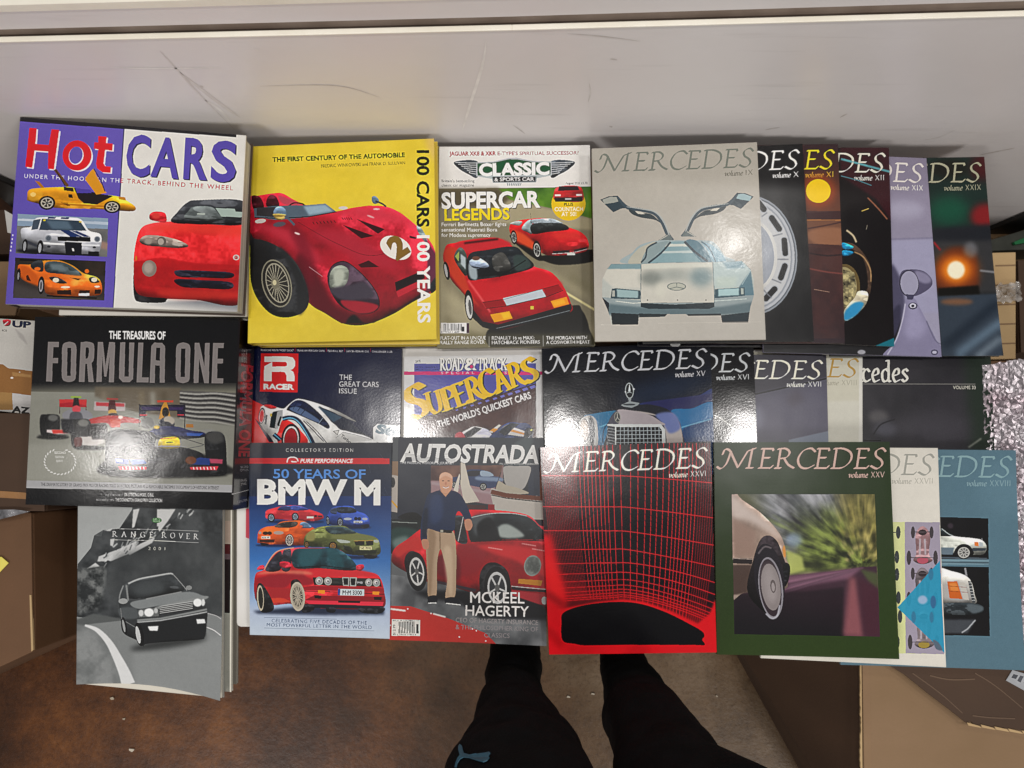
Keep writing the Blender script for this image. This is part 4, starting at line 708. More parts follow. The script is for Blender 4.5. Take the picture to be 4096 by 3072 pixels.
def art_racer():
    A = Art(Q['racer'], (980, 1360, .29837), '1b2140')
    for i, (s_, a_, b_) in enumerate((('PORSCHE 935/78 "MOBY DICK"', 212, 648), ('TRANS-AM MERCURY CAPRI', 692, 1064), ('RED BULL RB7', 1108, 1310), ('LANCIA-FERRARI D50', 1354, 1658), ('CHALLENGER 2 LSR', 1700, 1976))): A.t(s_, a_, 150 + i * 4, b_, 153 + i * 5, 24, 'd8d8dc', .02)
    for x in (668, 1085, 1332, 1678): A.r(x, 95, x + 5, 160, 'b02c48')
    A.p([(213, 182), (716, 186), (700, 722), (195, 712)], 'd42a2c')
    A.p([(258, 225), (560, 225), (640, 240), (670, 290), (668, 360), (640, 400), (605, 412), (648, 440), (662, 500), (660, 570), (555, 570), (553, 490), (530, 445), (480, 438), (358, 438), (356, 568), (248, 566), (256, 362), (360, 305), (258, 300)], 'ecebe6'); A.p([(362, 300), (540, 302), (562, 320), (560, 352), (535, 364), (362, 366)], 'd42a2c')
    A.t('RACER', 246, 676, 655, 682, 68, 'ecebe6', .05)
    A.t('THE', 1262, 548, 1430, 552, 72, 'c6c8d0', .004); A.t('GREAT CARS', 1258, 642, 1790, 650, 72, 'c6c8d0', .004); A.t('ISSUE', 1258, 734, 1495, 740, 68, 'c6c8d0', .004)
    A.p([(85, 820), (440, 1000), (700, 1600), (80, 1600)], 'd0302e')
    A.p([(125, 1080), (420, 1400), (200, 1400)], '18203c', a=0); A.p([(125, 1075), (240, 1180), (400, 1400), (320, 1400)], '161b34')
    W_ = 'dcdcda'
    A.s_([(235, 905), (330, 890), (440, 930), (520, 940), (590, 880), (680, 815), (760, 815), (900, 850), (1100, 920), (1300, 1010), (1490, 1122), (1290, 1050), (1180, 990), (1040, 950), (1200, 1150), (1280, 1230), (1450, 1260), (1720, 1370), (1900, 1600), (400, 1600), (380, 1400), (230, 1200), (185, 1100), (200, 950)], W_)
    A.s_([(250, 895), (330, 890), (420, 930), (350, 950), (270, 920)], 'c83034'); A.p([(980, 905), (1200, 1010), (1330, 1060), (1620, 1310), (1440, 1270), (1280, 1225), (1150, 1120)], '182238'); A.p([(970, 915), (1090, 965), (1300, 1060), (1180, 1130), (1090, 1040)], '3c5468', b=10)
    A.s_([(555, 955), (620, 870), (700, 828), (800, 850), (920, 940), (1040, 1060), (1125, 1170), (1105, 1215), (980, 1150), (760, 1050), (600, 980)], '18203a'); A.s_([(600, 935), (700, 920), (850, 1000), (990, 1100), (960, 1130), (780, 1050), (620, 970)], '5c7094', b=10); A.l([(700, 980), (790, 860)], 8, '18203a'); A.l([(745, 1030), (860, 890)], 10, '18203a'); A.l([(640, 955), (690, 850)], 6, '18203a'); A.l([(980, 1150), (1040, 1070)], 6, '9cb0c8')
    A.p([(370, 990), (430, 975), (490, 965), (410, 1215), (325, 1200), (345, 1050)], '1e2a30'); A.p([(430, 985), (500, 960), (500, 1060), (430, 1220), (395, 1205)], 'b0b2b4'); A.l([(440, 1180), (480, 1050)], 24, '1a1e24'); A.l([(470, 1050), (430, 1160), (470, 1175)], 8, '1a1e24')
    A.e(222, 1040, 44, 110, '1a1e28', 6); A.e(220, 1045, 34, 92, 'e8e0de', 6); A.e(220, 1045, 28, 82, 'c83038', 6)
    A.l([(285, 1030), (270, 1160)], 26, '5c6064', b=2); A.r(330, 1010, 355, 1050, 'd8c45c')
    A.s_([(440, 1260), (490, 1110), (560, 1100), (640, 1140), (740, 1240), (840, 1400), (700, 1600), (480, 1500), (420, 1320)], 'd03230')
    A.c([(500, 1085), (600, 1065), (700, 1100), (790, 1210), (900, 1400), (960, 1600)], 60, '22304c'); A.c([(500, 1090), (600, 1070), (690, 1105), (780, 1215), (880, 1400), (940, 1600)], 14, '6caed0'); A.c([(780, 1110), (900, 1230), (1050, 1390)], 12, '303848'); A.c([(820, 1120), (960, 1250), (1100, 1420)], 10, '303848')
    A.e(612, 1350, 128, 200, '181c26', 4); A.e(612, 1360, 104, 178, 'e6e4e0', 4); A.e(610, 1370, 92, 164, '141a24', 4); A.e(608, 1372, 84, 156, 'a8242e', 4)
    A.l([(380, 1290), (470, 1370)], 60, '22304c'); A.l([(385, 1290), (470, 1365)], 12, '6caed0')
    A.p([(1172, 1250), (1262, 1232), (1235, 1305)], '30363c'); A.p([(1188, 1252), (1252, 1240), (1232, 1292)], 'd4d4d0')
    A.p([(1215, 1340), (1310, 1265), (1330, 1262), (1720, 1375), (1300, 1400)], 'd2d2d0'); A.l([(1215, 1340), (1310, 1262), (1480, 1300), (1700, 1365)], 4, '4a5058'); A.t('Turbo', 1275, 1320, 1400, 1420, 42, '3a4048', .02)
    A.p([(1715, 1200), (1770, 1150), (2090, 1180), (2090, 1500), (1715, 1380)], 'dfe0e0'); A.t('Str', 1740, 1265, 2075, 1330, 110, '52707f', .06, skew=.1)
    return A

def art_road():
    A = Art(Q['road'], (1580, 1380, .2803), 'dcdcdc')
    A.p([(272, 265), (2012, 258), (2012, 560), (272, 1060)], '595aa4'); A.p([(272, 1060), (2012, 545), (2016, 2400), (272, 2400)], '4a2c2a'); A.mottle([(272, 1060), (2012, 545), (2016, 1320), (272, 1320)], '3a2224', '5a3a34', 9, 3, .5)
    A.r(125, 375, 2100, 423, 'd02c78'); A.t('SPECIAL SERIES', 650, 410, 1590, 408, 36, 'ecd4e2', .01, sp=1.8)
    for d, c in ((-9, '3c3c48'), (9, '3c3c48'), (0, 'efece6')):
        A.nib('ROAD', 640 + d, 355 + abs(d) * .6, 965 + d, 355 + abs(d) * .6, 165, c, nibl=.24, ang=5, slant=0, thin=.07); A.nib('TRACK', 1180 + d, 352 + abs(d) * .6, 1592 + d, 352 + abs(d) * .6, 165, c, nibl=.24, ang=5, slant=0, thin=.07)
        A.t('&', 985 + d, 352 + abs(d) * .5, 1165 + d, 350, 165, c, .03)
    A.e(1085, 305, 32, 32, '34346c'); A.e(1085, 305, 22, 22, 'd02c78')
    A.t('$4.95', 290, 248, 362, 246, 36, '3c3c3c', .01); A.t('UK £3.95 · CANADA $5.95', 290, 325, 610, 322, 20, '26264c', .01); A.t('SUMMER 1993 DISPLAY UNTIL SEPTEMBER', 290, 352, 620, 350, 12, '26264c', 0)
    for k in range(11):
        f = k / 10; x, y, w_ = 1915 - 1060 * f, 590 + 330 * f, 90 - 50 * f; A.p([(x, y), (x + w_ * .8, y - w_ * .28), (x + w_ * 1.1, y + w_ * .05), (x + w_ * .3, y + w_ * .38)], '7a78c0')
    A.l([(780, 905), (2010, 545)], 8, '2c2030')
    YL = 'e8bf18'
    for d, c in ((22, '1a1622'), (0, YL)):
        for ch, x0, y0, x1, y1, h in (('S', 215, 1065, 505, 965, 445), ('U', 490, 980, 690, 930, 300), ('P', 700, 930, 890, 880, 310), ('E', 885, 872, 1050, 815, 310), ('R', 1060, 810, 1290, 745, 330), ('C', 1265, 735, 1480, 665, 350), ('A', 1455, 680, 1665, 610, 310), ('R', 1660, 600, 1880, 545, 330), ('S', 1865, 545, 2060, 475, 320)):
            A.nib(ch, x0 + d, y0 + d * .4, x1 + d, y1 + d * .4, h, c, nibl=.26, ang=12, slant=.0, thin=.04)
    A.t("THE WORLD'S QUICKEST CARS", 610, 1175, 1950, 750, 92, 'f0ece4', .028, skew=.0)
    A.s_([(930, 1270), (1040, 1190), (1120, 1155), (1230, 1170), (1330, 1210), (1380, 1300), (1370, 1500), (900, 1500)], 'c6c6d6'); A.p([(1130, 1160), (1235, 1185), (1080, 1300), (950, 1320), (980, 1260)], '2c2c34'); A.s_([(860, 1260), (940, 1235), (1000, 1330), (860, 1330)], 'c84050', b=8)
    A.p([(1480, 1125), (1510, 1140), (1380, 1250), (1330, 1230)], 'd8d4cc'); A.p([(1400, 1180), (1470, 1190), (1420, 1240), (1350, 1215)], 'd8982c')
    A.s_([(1330, 1320), (1480, 1180), (1620, 1100), (1780, 1105), (1880, 1110), (1960, 1180), (1970, 1280), (1850, 1400), (1300, 1400)], '2c3a60'); A.p([(1640, 1105), (1780, 1115), (1560, 1290), (1470, 1230)], '1c242e'); A.p([(1560, 1150), (1640, 1110), (1520, 1180), (1440, 1230)], 'd8a848')
    A.p([(1700, 1170), (1870, 1230), (1830, 1300), (1600, 1270)], 'dcdad6'); A.p([(1680, 1200), (1850, 1250), (1835, 1275), (1640, 1225)], 'd8982c'); A.s_([(1860, 1200), (1950, 1170), (1975, 1230), (1900, 1310), (1840, 1310)], '181c24'); A.e(1945, 1205, 18, 12, 'ecd060', -40)
    return A

def art_xv():
    A = Art(Q['xv'], (2140, 1340, .4159), '14161f'); A.vol = False; A.e(1250, 540, 500, 120, '24344c', -14, b=200, a=.8); merc(A, 'b4b6bc', 'XV')
    A.s_([(1000, 680), (1300, 630), (1560, 595), (1760, 570), (1760, 1300), (1400, 1300), (1300, 760)], '2c3a6a'); A.p([(1010, 665), (1720, 570), (1720, 700), (1330, 745)], '2a2c58', b=14); A.s_([(1310, 740), (1500, 720), (1740, 690), (1740, 1300), (1400, 1300), (1400, 900)], '226c9c'); A.s_([(1400, 980), (1480, 880), (1600, 850), (1740, 840), (1740, 1300), (1430, 1300)], '18406c', b=14); A.c([(1400, 905), (1520, 870), (1700, 820)], 8, '8cc4dc', b=5)
    A.s_([(470, 800), (560, 770), (760, 740), (820, 760), (720, 840), (700, 1300), (600, 1300), (590, 900)], '2a6c90'); A.c([(650, 1050), (660, 930), (710, 850)], 10, '14304c', b=3); A.c([(620, 900), (690, 870)], 8, '7cb8d0', b=4)
    A.s_([(705, 900), (715, 830), (760, 760), (850, 715), (1000, 680), (1140, 685), (1280, 730), (1370, 820), (1410, 930), (1420, 1300), (690, 1300)], '22252e'); A.s_([(820, 735), (1000, 745), (1160, 780), (1230, 860), (1260, 1000), (1290, 1200), (1420, 1200), (1410, 930), (1330, 770), (1260, 780), (1180, 790), (1000, 760)], 'b0a8a4', b=4); A.s_([(1160, 780), (1330, 760), (1400, 900), (1300, 960), (1240, 880)], '6c78a8', b=18)
    A.s_([(790, 735), (960, 745), (1100, 780), (1200, 840), (1235, 880), (900, 870), (800, 868)], 'a49ca0', b=3); A.s_([(710, 870), (730, 800), (790, 740), (800, 868)], '4c4c58', b=4)
    A.p([(695, 870), (1210, 870), (1250, 920), (1262, 1300), (690, 1300)], 'c4c8c8'); A.p([(780, 898), (1195, 898), (1220, 930), (1225, 1300), (780, 1300)], '1a1c20'); A.p([(695, 885), (768, 895), (768, 1300), (695, 1300)], '363a40')
    for k in range(11): A.l([(820 + k * 37, 898), (822 + k * 38, 1250)], 8, '8c949a')
    for k in range(9): A.l([(780, 935 + k * 38), (1222, 933 + k * 37)], 6, '9ca4a8')
    for k in range(7): A.l([(697, 910 + k * 28), (768, 920 + k * 29)], 5, '9ca0a4')
    A.e(792, 803, 30, 52, '8c8c84', -5); A.e(792, 803, 24, 44, '44464a', -5); A.l([(790, 765), (790, 805), (775, 835)], 6, 'b0b0a8'); A.l([(790, 805), (812, 830)], 6, 'b0b0a8')
    A.s_([(428, 900), (440, 830), (490, 790), (545, 790), (590, 840), (605, 960), (600, 1080), (560, 1200), (480, 1200), (435, 1060)], 'a9aaa8'); A.s_([(520, 800), (560, 830), (575, 960), (550, 1100), (520, 1000)], '34383e', b=6); A.e(478, 930, 48, 115, '4c4648', -3); A.e(474, 925, 40, 100, '8c8078', -3); A.e(470, 900, 26, 60, 'b4a89c', b=16)
    A.e(907, 545, 42, 78, '9ca4a8', -3); A.e(907, 545, 34, 68, '161a24', -3); A.p([(908, 470), (918, 550), (908, 560), (896, 550)], 'c0c8cc'); A.p([(905, 548), (940, 572), (908, 562), (872, 575)], '9ca4a8'); A.e(950, 530, 9, 9, 'f0f4f8', b=4); A.e(868, 556, 7, 7, 'e0e4e8', b=4)
    A.p([(895, 620), (925, 620), (920, 650), (1005, 665), (990, 685), (930, 712), (850, 700), (825, 685), (880, 660), (902, 650)], '8c9498'); A.e(905, 680, 60, 10, '3c4248', b=3)
    return A
def art_xvi():
    A = Art(Q['xvi'], (2140, 1340, .4159), '131217'); merc(A, 'b9bcc0', 'XVI'); A.c([(1722, 780), (1800, 820), (1880, 880), (1945, 940)], 8, 'b0b0ac', b=2); A.c([(1722, 800), (1800, 840), (1880, 900)], 5, '5c5c5c', b=2); return A
def art_xvii():
    A = Art(Q['xvii'], (2960, 1360, .51356), '3c3a44'); A.p([(100, 430), (690, 290), (690, 900), (100, 900)], '53525f', b=8); A.s_([(130, 470), (400, 400), (690, 360), (690, 720), (400, 790), (130, 700)], '5c5a6a', b=70); A.l([(110, 430), (420, 360), (690, 300)], 12, '18181c', b=2); A.l([(400, 420), (460, 500)], 120, '4a4450', b=50, a=.7); A.p([(380, 785), (690, 715), (690, 830), (380, 830)], '7c8494', b=3); A.e(120, 620, 60, 100, '8c90a0', b=60, a=.5); merc(A, 'e8e0d0', 'XVII'); return A
def art_xviii():
    A = Art(Q['xviii'], (2960, 1360, .51356), 'cfccbc'); A.p([(680, 490), (930, 485), (940, 820), (680, 820)], 'd4d2c6', b=20); merc(A, 'b8964c', 'XVIII', 'a8a494', va=.8); A.p([(928, 100), (958, 100), (960, 1700), (928, 1700)], 'dedcd4', b=3); return A
def art_m33():
    A = Art(Q['m33'], (2960, 1360, .51356), '35343a'); A.mottle([(600, 120), (2000, 120), (2000, 1700), (600, 1700)], '323135', '3e3c41', 4, 4, .8); A.p([(1750, 120), (2000, 120), (2010, 900), (1800, 900)], '2c382e', b=90, a=.8)
    A.e(1080, 600, 80, 50, '5c5a5c', b=40); A.e(1140, 700, 90, 60, '54545c', b=50); A.c([(1040, 740), (1100, 660), (1210, 620)], 8, '232226', b=3); A.e(1500, 680, 300, 120, '48464c', b=120); A.l([(1780, 840), (1880, 770)], 14, '7c8078', b=12); A.p([(960, 780), (1100, 782), (1098, 792), (960, 790)], '0c0c0e')
    A.nib('cedes', 962, 325, 1308, 325, 165, 'dcdad2', nibl=.13, ang=20, slant=0, thin=.045, gap=.03); A.nib('r', 920, 325, 975, 325, 165, 'dcdad2', nibl=.11, ang=20, slant=0, thin=.05)
    A.l([(960, 343), (1835, 345)], 3, 'b4b2ac'); A.t('VOLUME 33', 1660, 384, 1838, 384, 26, 'c4c2b8', .01); return A

def art_xxvi():
    A = Art(Q['xxvi'], (2140, 1740, .54247), '16131a'); A.vol = False
    red = 'e0202a'
    A.s_([(40, 90), (60, 700), (230, 700), (330, 90)], '3c1418', b=90, a=.6); A.s_([(1240, 90), (1150, 700), (1250, 1300), (1400, 1300), (1400, 90)], '34141c', b=90, a=.55)
    xs = [80 + 12.5 * k for k in range(20)] + [345 + k * 29 for k in range(8)] + [590 + k * 55 for k in range(5)] + [856 + k * 44 for k in range(4)] + [1022 + k * 28 for k in range(7)] + [1214 + k * 18 for k in range(8)]
    def vline(x): 
        t = np.linspace(0, 1, 9); yb = 1230 + (max(0, x - 640) ** 1.35 * .04); xb = 690 + (x - 690) * .82
        return [(x - (24 if x < 690 else 0) * (1 - q) + (xb - x) * q ** 2.2, 60 + (yb - 60) * q) for q in t]
    for x in xs:
        side_ = x < 330 or x > 1200
        A.c(vline(x), 9, 'b01820', b=7, a=.30); A.c(vline(x), 2.6 if side_ else 4.2, 'e83038' if not side_ else 'a82830', a=.8 if side_ else .95)
    ys = [(310, 312, 370), (545, 548, 635), (725, 728, 838), (868, 862, 995), (972, 962, 1112), (1052, 1032, 1198), (1110, 1085, 1262), (1155, 1125, 1310), (1190, 1155, 1345), (1216, 1178, 1370), (1236, 1196, 1392), (1252, 1210, 1410)]
    for i, (yl, ym, yr) in enumerate(ys):
        q = [(x, (yl + (ym - yl) * ((x - 50) / 590)) if x < 640 else ym + (yr - ym) * ((x - 640) / 700) ** (1.15 if i < 4 else 1.5)) for x in range(50, 1360, 65)]
        A.c(q, 16, 'c01820', b=10, a=.35); A.c(q, 5 if i < 6 else 4, 'f03038')
    A.p([(60, 1000), (400, 1150), (700, 1180), (1000, 1240), (1340, 1330), (1340, 1480), (60, 1330)], 'd01c24', b=90, a=.45)
    A.setclip()
    A.s_([(60, 760), (120, 760), (180, 1000), (230, 1250), (180, 1320), (70, 1300), (50, 900)], red, b=50); A.s_([(90, 900), (150, 1000), (215, 1200), (150, 1230), (90, 1050)], 'f0282c', b=36)
    A.p([(80, 1290), (220, 1290), (460, 1245), (640, 1225), (800, 1245), (1000, 1310), (1200, 1400), (1290, 1330), (1350, 1180), (1360, 1640), (80, 1640)], red, b=16)
    A.l([(80, 1180), (210, 1270)], 50, '8c1820', b=30, a=.6); A.l([(90, 1440), (200, 1560)], 60, 'b01820', b=30, a=.6)
    A.s_([(195, 1400), (203, 1330), (300, 1285), (440, 1258), (620, 1246), (780, 1262), (960, 1320), (1130, 1400), (1230, 1455), (1248, 1490), (1232, 1515), (1250, 1552), (1150, 1552), (700, 1552), (380, 1556), (290, 1545), (210, 1530), (192, 1470)], '131216')
    merc(A, 'ece2d2', 'XXVI', 'e0ccc0'); return A

def art_xxv():
    A = Art(Q['xxv'], (2840, 1740, .5544), '2e3c22'); A.all(('303e28', '33441f', (700, 60), (700, 1600))); merc(A, 'c8ada0', 'XXV')
    F = [(155, 430), (1190, 430), (1222, 1455), (176, 1440)]; A.setclip(F); A.r(100, 400, 1300, 1500, '5a6040')
    r = np.random.default_rng(3); VX, VY = 1100, 960
    A.mottle([(150, 420), (1230, 420), (1230, 1010), (150, 1010)], '3c4030', '8c9060', 16, 5)
    A.p([(420, 430), (960, 430), (880, 560), (640, 640), (520, 700), (400, 560)], 'b8bcc4', b=30, a=.85)
    A.mottle([(330, 420), (1000, 420), (940, 700), (560, 960), (400, 700)], '24282c', 'dcdce2', 34, 15, .85, b=20)
    A.mottle([(640, 640), (1000, 560), (1230, 700), (1230, 980), (640, 980)], '1c2016', 'a4b45c', 36, 25, .9, b=30)
    A.mottle([(900, 420), (1240, 420), (1240, 900), (1080, 900)], '3c3c24', 'c4b470', 44, 35, .9, b=20); A.mottle([(170, 420), (340, 420), (480, 620), (400, 660)], '2c3020', '6c6c44', 30, 45, .8, b=16)
    for k in range(150):
        x, y = r.uniform(420, 1200), r.uniform(430, 930); up = y < 640
        A.e(x, y, r.uniform(6, 22), r.uniform(6, 18), (('2c3030', 'e4e4e8', '3c4030') if up and x < 930 else ('2c2c1c', 'c4b87c', '8c8848') if x > 930 else ('1c2016', '9cb054', '2c3420'))[r.integers(3)], b=5, a=.8)
    A.c([(510, 430), (580, 520), (620, 620), (720, 690)], 22, '2c2c30', b=8); A.c([(620, 620), (640, 760), (640, 860)], 14, '2c2c24', b=6)
    A.zoomblur([(100, 400), (1300, 400), (1300, 1100), (100, 1100)], VX, VY, .20, 18)
    A.p([(540, 830), (660, 880), (680, 980), (570, 1010)], 'b8c070', b=20, a=.9); A.e(600, 760, 60, 50, 'a0b4d8', b=30, a=.6)
    A.p([(160, 1040), (560, 1020), (900, 985), (1100, 955), (1200, 950), (1230, 1500), (160, 1500)], '45303c', b=5); A.p([(560, 1020), (1100, 958), (1000, 1040), (560, 1110)], '7c5a6c', b=24); [A.l([(1105, 960), (560 - 60 * k_, 1060 + 34 * k_)], [2, 16], ('9c7488', '54404c', '6c5464')[k_ % 3], b=8, a=.6) for k_ in range(6)]; A.p([(170, 1150), (700, 1130), (960, 1100), (960, 1480), (170, 1480)], g=('2e222a', '1d1a1f', (500, 1150), (480, 1400)), b=20)
    A.p([(1080, 970), (1210, 1000), (1215, 1120), (1140, 1060)], '50563c', b=16); A.p([(1000, 1030), (1050, 1030), (1105, 1460), (955, 1450)], '8c585e', b=34); A.p([(1060, 1020), (1220, 1120), (1230, 1460), (1110, 1460)], '4c2c38', b=34)
    A.s_([(100, 380), (230, 470), (380, 580), (500, 720), (540, 830), (545, 900), (575, 960), (560, 1060), (520, 1120), (250, 1140), (100, 1180)], 'a08c80'); A.s_([(150, 430), (260, 520), (430, 650), (520, 760), (420, 700), (260, 620), (160, 600)], 'cfc0b8', b=40); A.p([(160, 940), (300, 940), (270, 1140), (160, 1160)], '54443e', b=10); A.p([(160, 600), (330, 700), (320, 880), (160, 880)], '9c8478', b=30)
    A.s_([(360, 760), (420, 728), (480, 770), (520, 870), (545, 960), (530, 1120), (480, 1250), (420, 1300), (270, 1140), (310, 900)], '201a1e'); A.p([(165, 890), (305, 895), (300, 935), (166, 930)], '2c2426'); A.l([(165, 893), (305, 900)], 5, 'a89890'); A.s_([(525, 940), (560, 930), (575, 970), (560, 1060), (530, 1090)], '1a1a1e')
    A.s_([(530, 800), (540, 830), (542, 880), (528, 880), (520, 830)], 'd89850', b=3)
    A.e(425, 1040, 105, 255, '26222a', -8); A.c([(345, 860), (390, 810), (440, 820)], 12, '6c6468', b=6); A.e(435, 1105, 86, 222, '8c8890', -7); A.e(433, 1105, 76, 208, '3c3238', -7); A.e(436, 1100, 68, 170, '8c8484', -7); A.e(430, 1080, 50, 140, 'a09898', -7, b=40); A.e(452, 1095, 20, 48, '6c6464', -5); A.e(452, 1100, 12, 32, 'a09898', -5)
    A.c([(500, 1230), (480, 1310), (440, 1325), (400, 1290)], 12, 'b0b0b8', b=4); A.setclip(); return A

def gpcar(A, cx, cy, s, body, nose, a=1, tyre='4a4448'):
    A.s_([(cx - 20 * s, cy - 120 * s), (cx + 20 * s, cy - 120 * s), (cx + 55 * s, cy - 60 * s), (cx + 45 * s, cy + 60 * s), (cx + 70 * s, cy + 110 * s), (cx, cy + 135 * s), (cx - 65 * s, cy + 110 * s), (cx - 45 * s, cy + 60 * s), (cx - 50 * s, cy - 60 * s)], body, a=a)
    A.l([(cx - 18 * s, cy - 40 * s), (cx - 20 * s, cy + 70 * s)], 12 * s, 'b9b0b8', b=4, a=a); A.l([(cx + 16 * s, cy - 40 * s), (cx + 20 * s, cy + 70 * s)], 12 * s, 'b9b0b8', b=4, a=a); A.e(cx, cy - 85 * s, 30 * s, 20 * s, '3a3034', a=a); A.e(cx, cy + 108 * s, 40 * s, 24 * s, nose, a=a)
    A.l([(cx - 75 * s, cy - 88 * s), (cx + 75 * s, cy - 88 * s)], 6 * s, '5c5458', a=a); A.l([(cx - 95 * s, cy + 90 * s), (cx + 95 * s, cy + 90 * s)], 6 * s, '5c5458', a=a)
    for x, y, w_, h in ((-68, -85, 14, 42), (64, -85, 14, 42), (-97, 90, 16, 50), (92, 90, 16, 50)): A.e(cx + x * s, cy + y * s, w_ * s, h * s, tyre, a=a)
def art_xxvii():
    A = Art(Q['xxvii'], (3520, 1760, .5789), 'dedad0'); merc(A, 'a8a8a0', 'XXVII', 'b4b2a8', va=.9)
    A.p([(-700, 560), (414, 570), (438, 1478), (-690, 1460)], 'd4d8a0'); A.p([(166, 568), (414, 570), (438, 1478), (168, 1472)], 'a49cac')
    for y in (640, 810, 930, 1090, 1220, 1395): A.e(110 + (y % 3) * 10, y, 16, 44, '43484a'); A.l([(85, y), (110, y)], 8, '5c605c')
    gpcar(A, 292, 725, 1.0, '8c6f72', 'b45c6c'); gpcar(A, 290, 1010, 1.0, '6c6468', '8c8488'); gpcar(A, 296, 1305, 1.0, '8c8084', 'a08c44')
    A.p([(415, 835), (440, 1470), (300, 1340), (112, 1158)], '2e96b8', a=.93); A.e(290, 1105, 34, 30, '9cb4d0', b=8); A.e(365, 1120, 20, 44, '3c6c94', b=4); A.e(225, 1225, 16, 40, '3c7c9c', b=3); A.e(352, 1225, 14, 38, '3c7c9c', b=3); A.e(350, 930, 18, 40, '3c7c9c', b=3); A.s_([(360, 1380), (400, 1400), (425, 1450), (380, 1440)], '5c6c7c', b=4)
    return A
def art_xxviii():
    A = Art(Q['xxviii'], (3520, 1760, .5789), '5d7a88'); A.e(850, 350, 160, 200, '6a8896', b=140, a=.5); merc(A, '8aa8ae', 'XXVIII', '93aeb4', va=.75)
    A.p([(300, 535), (747, 547), (750, 830), (300, 830)], '151417'); A.p([(300, 830), (750, 838), (750, 868), (300, 868)], '7c98a4'); A.l([(300, 850), (750, 855)], 10, '4a5c66', b=5); A.p([(300, 878), (750, 885), (753, 1358), (300, 1350)], '151417'); A.e(485, 600, 20, 20, '3c343c', b=10)
    A.s_([(300, 640), (420, 620), (500, 668), (640, 685), (705, 700), (735, 745), (715, 795), (640, 800), (500, 790), (300, 790)], 'c9ccc4'); A.p([(300, 745), (510, 752), (500, 800), (300, 795)], '6c7c88', b=4); A.l([(300, 818), (740, 828)], 14, '54606a', b=4); A.s_([(415, 615), (450, 635), (495, 668), (430, 672), (300, 670), (300, 620)], '2c3438'); A.c([(425, 620), (470, 655), (500, 668)], 5, 'b4bcbc')
    A.s_([(515, 800), (530, 745), (578, 725), (625, 745), (640, 800)], '1c1c20'); wheel(A, 577, 785, 50, 46, 0, '17171a', 'b4b4b0', n=9, k=.82, dark='6c6c6c'); A.p([(650, 712), (680, 714), (680, 742), (652, 738)], 'd88040'); A.p([(683, 712), (708, 716), (712, 745), (684, 742)], 'b4bcc0'); A.p([(635, 752), (735, 755), (725, 772), (640, 775)], '3c444c'); A.l([(702, 685), (706, 700)], 4, '8c8c90')
    A.s_([(380, 905), (500, 915), (590, 945), (630, 990), (650, 1070), (655, 1135), (500, 1130), (380, 1140)], 'c8c6c0'); A.s_([(430, 1000), (560, 1010), (620, 1110), (440, 1110)], 'b4b2b0', b=30); A.p([(462, 985), (530, 983), (568, 1105), (478, 1100)], 'c8682c'); A.p([(475, 995), (525, 993), (545, 1050), (485, 1048)], 'dc8c48', b=10); A.p([(540, 990), (585, 995), (612, 1112), (575, 1108)], 'c4c0b8'); A.l([(465, 1015), (595, 1025)], 3, '8c4820'); A.l([(470, 1050), (605, 1060)], 3, '8c4820')
    A.p([(605, 980), (628, 985), (655, 1130), (635, 1130)], '4c5054')
    for k in range(7): A.l([(608 + k * 4, 995 + k * 20), (630 + k * 4, 993 + k * 20)], 4, 'b9bcbc')
    A.p([(580, 892), (592, 890), (602, 945), (588, 945)], '8c8c90'); A.s_([(380, 1140), (600, 1130), (700, 1150), (708, 1190), (640, 1212), (380, 1205)], '2e3438'); A.s_([(600, 1140), (700, 1155), (700, 1188), (630, 1200)], '5c666c', b=10)
    A.p([(380, 1245), (660, 1245), (600, 1340), (430, 1340)], '4a4e54', b=14); A.l([(655, 1248), (600, 1310), (560, 1335)], 8, 'c0c4c8', b=5)
    return A

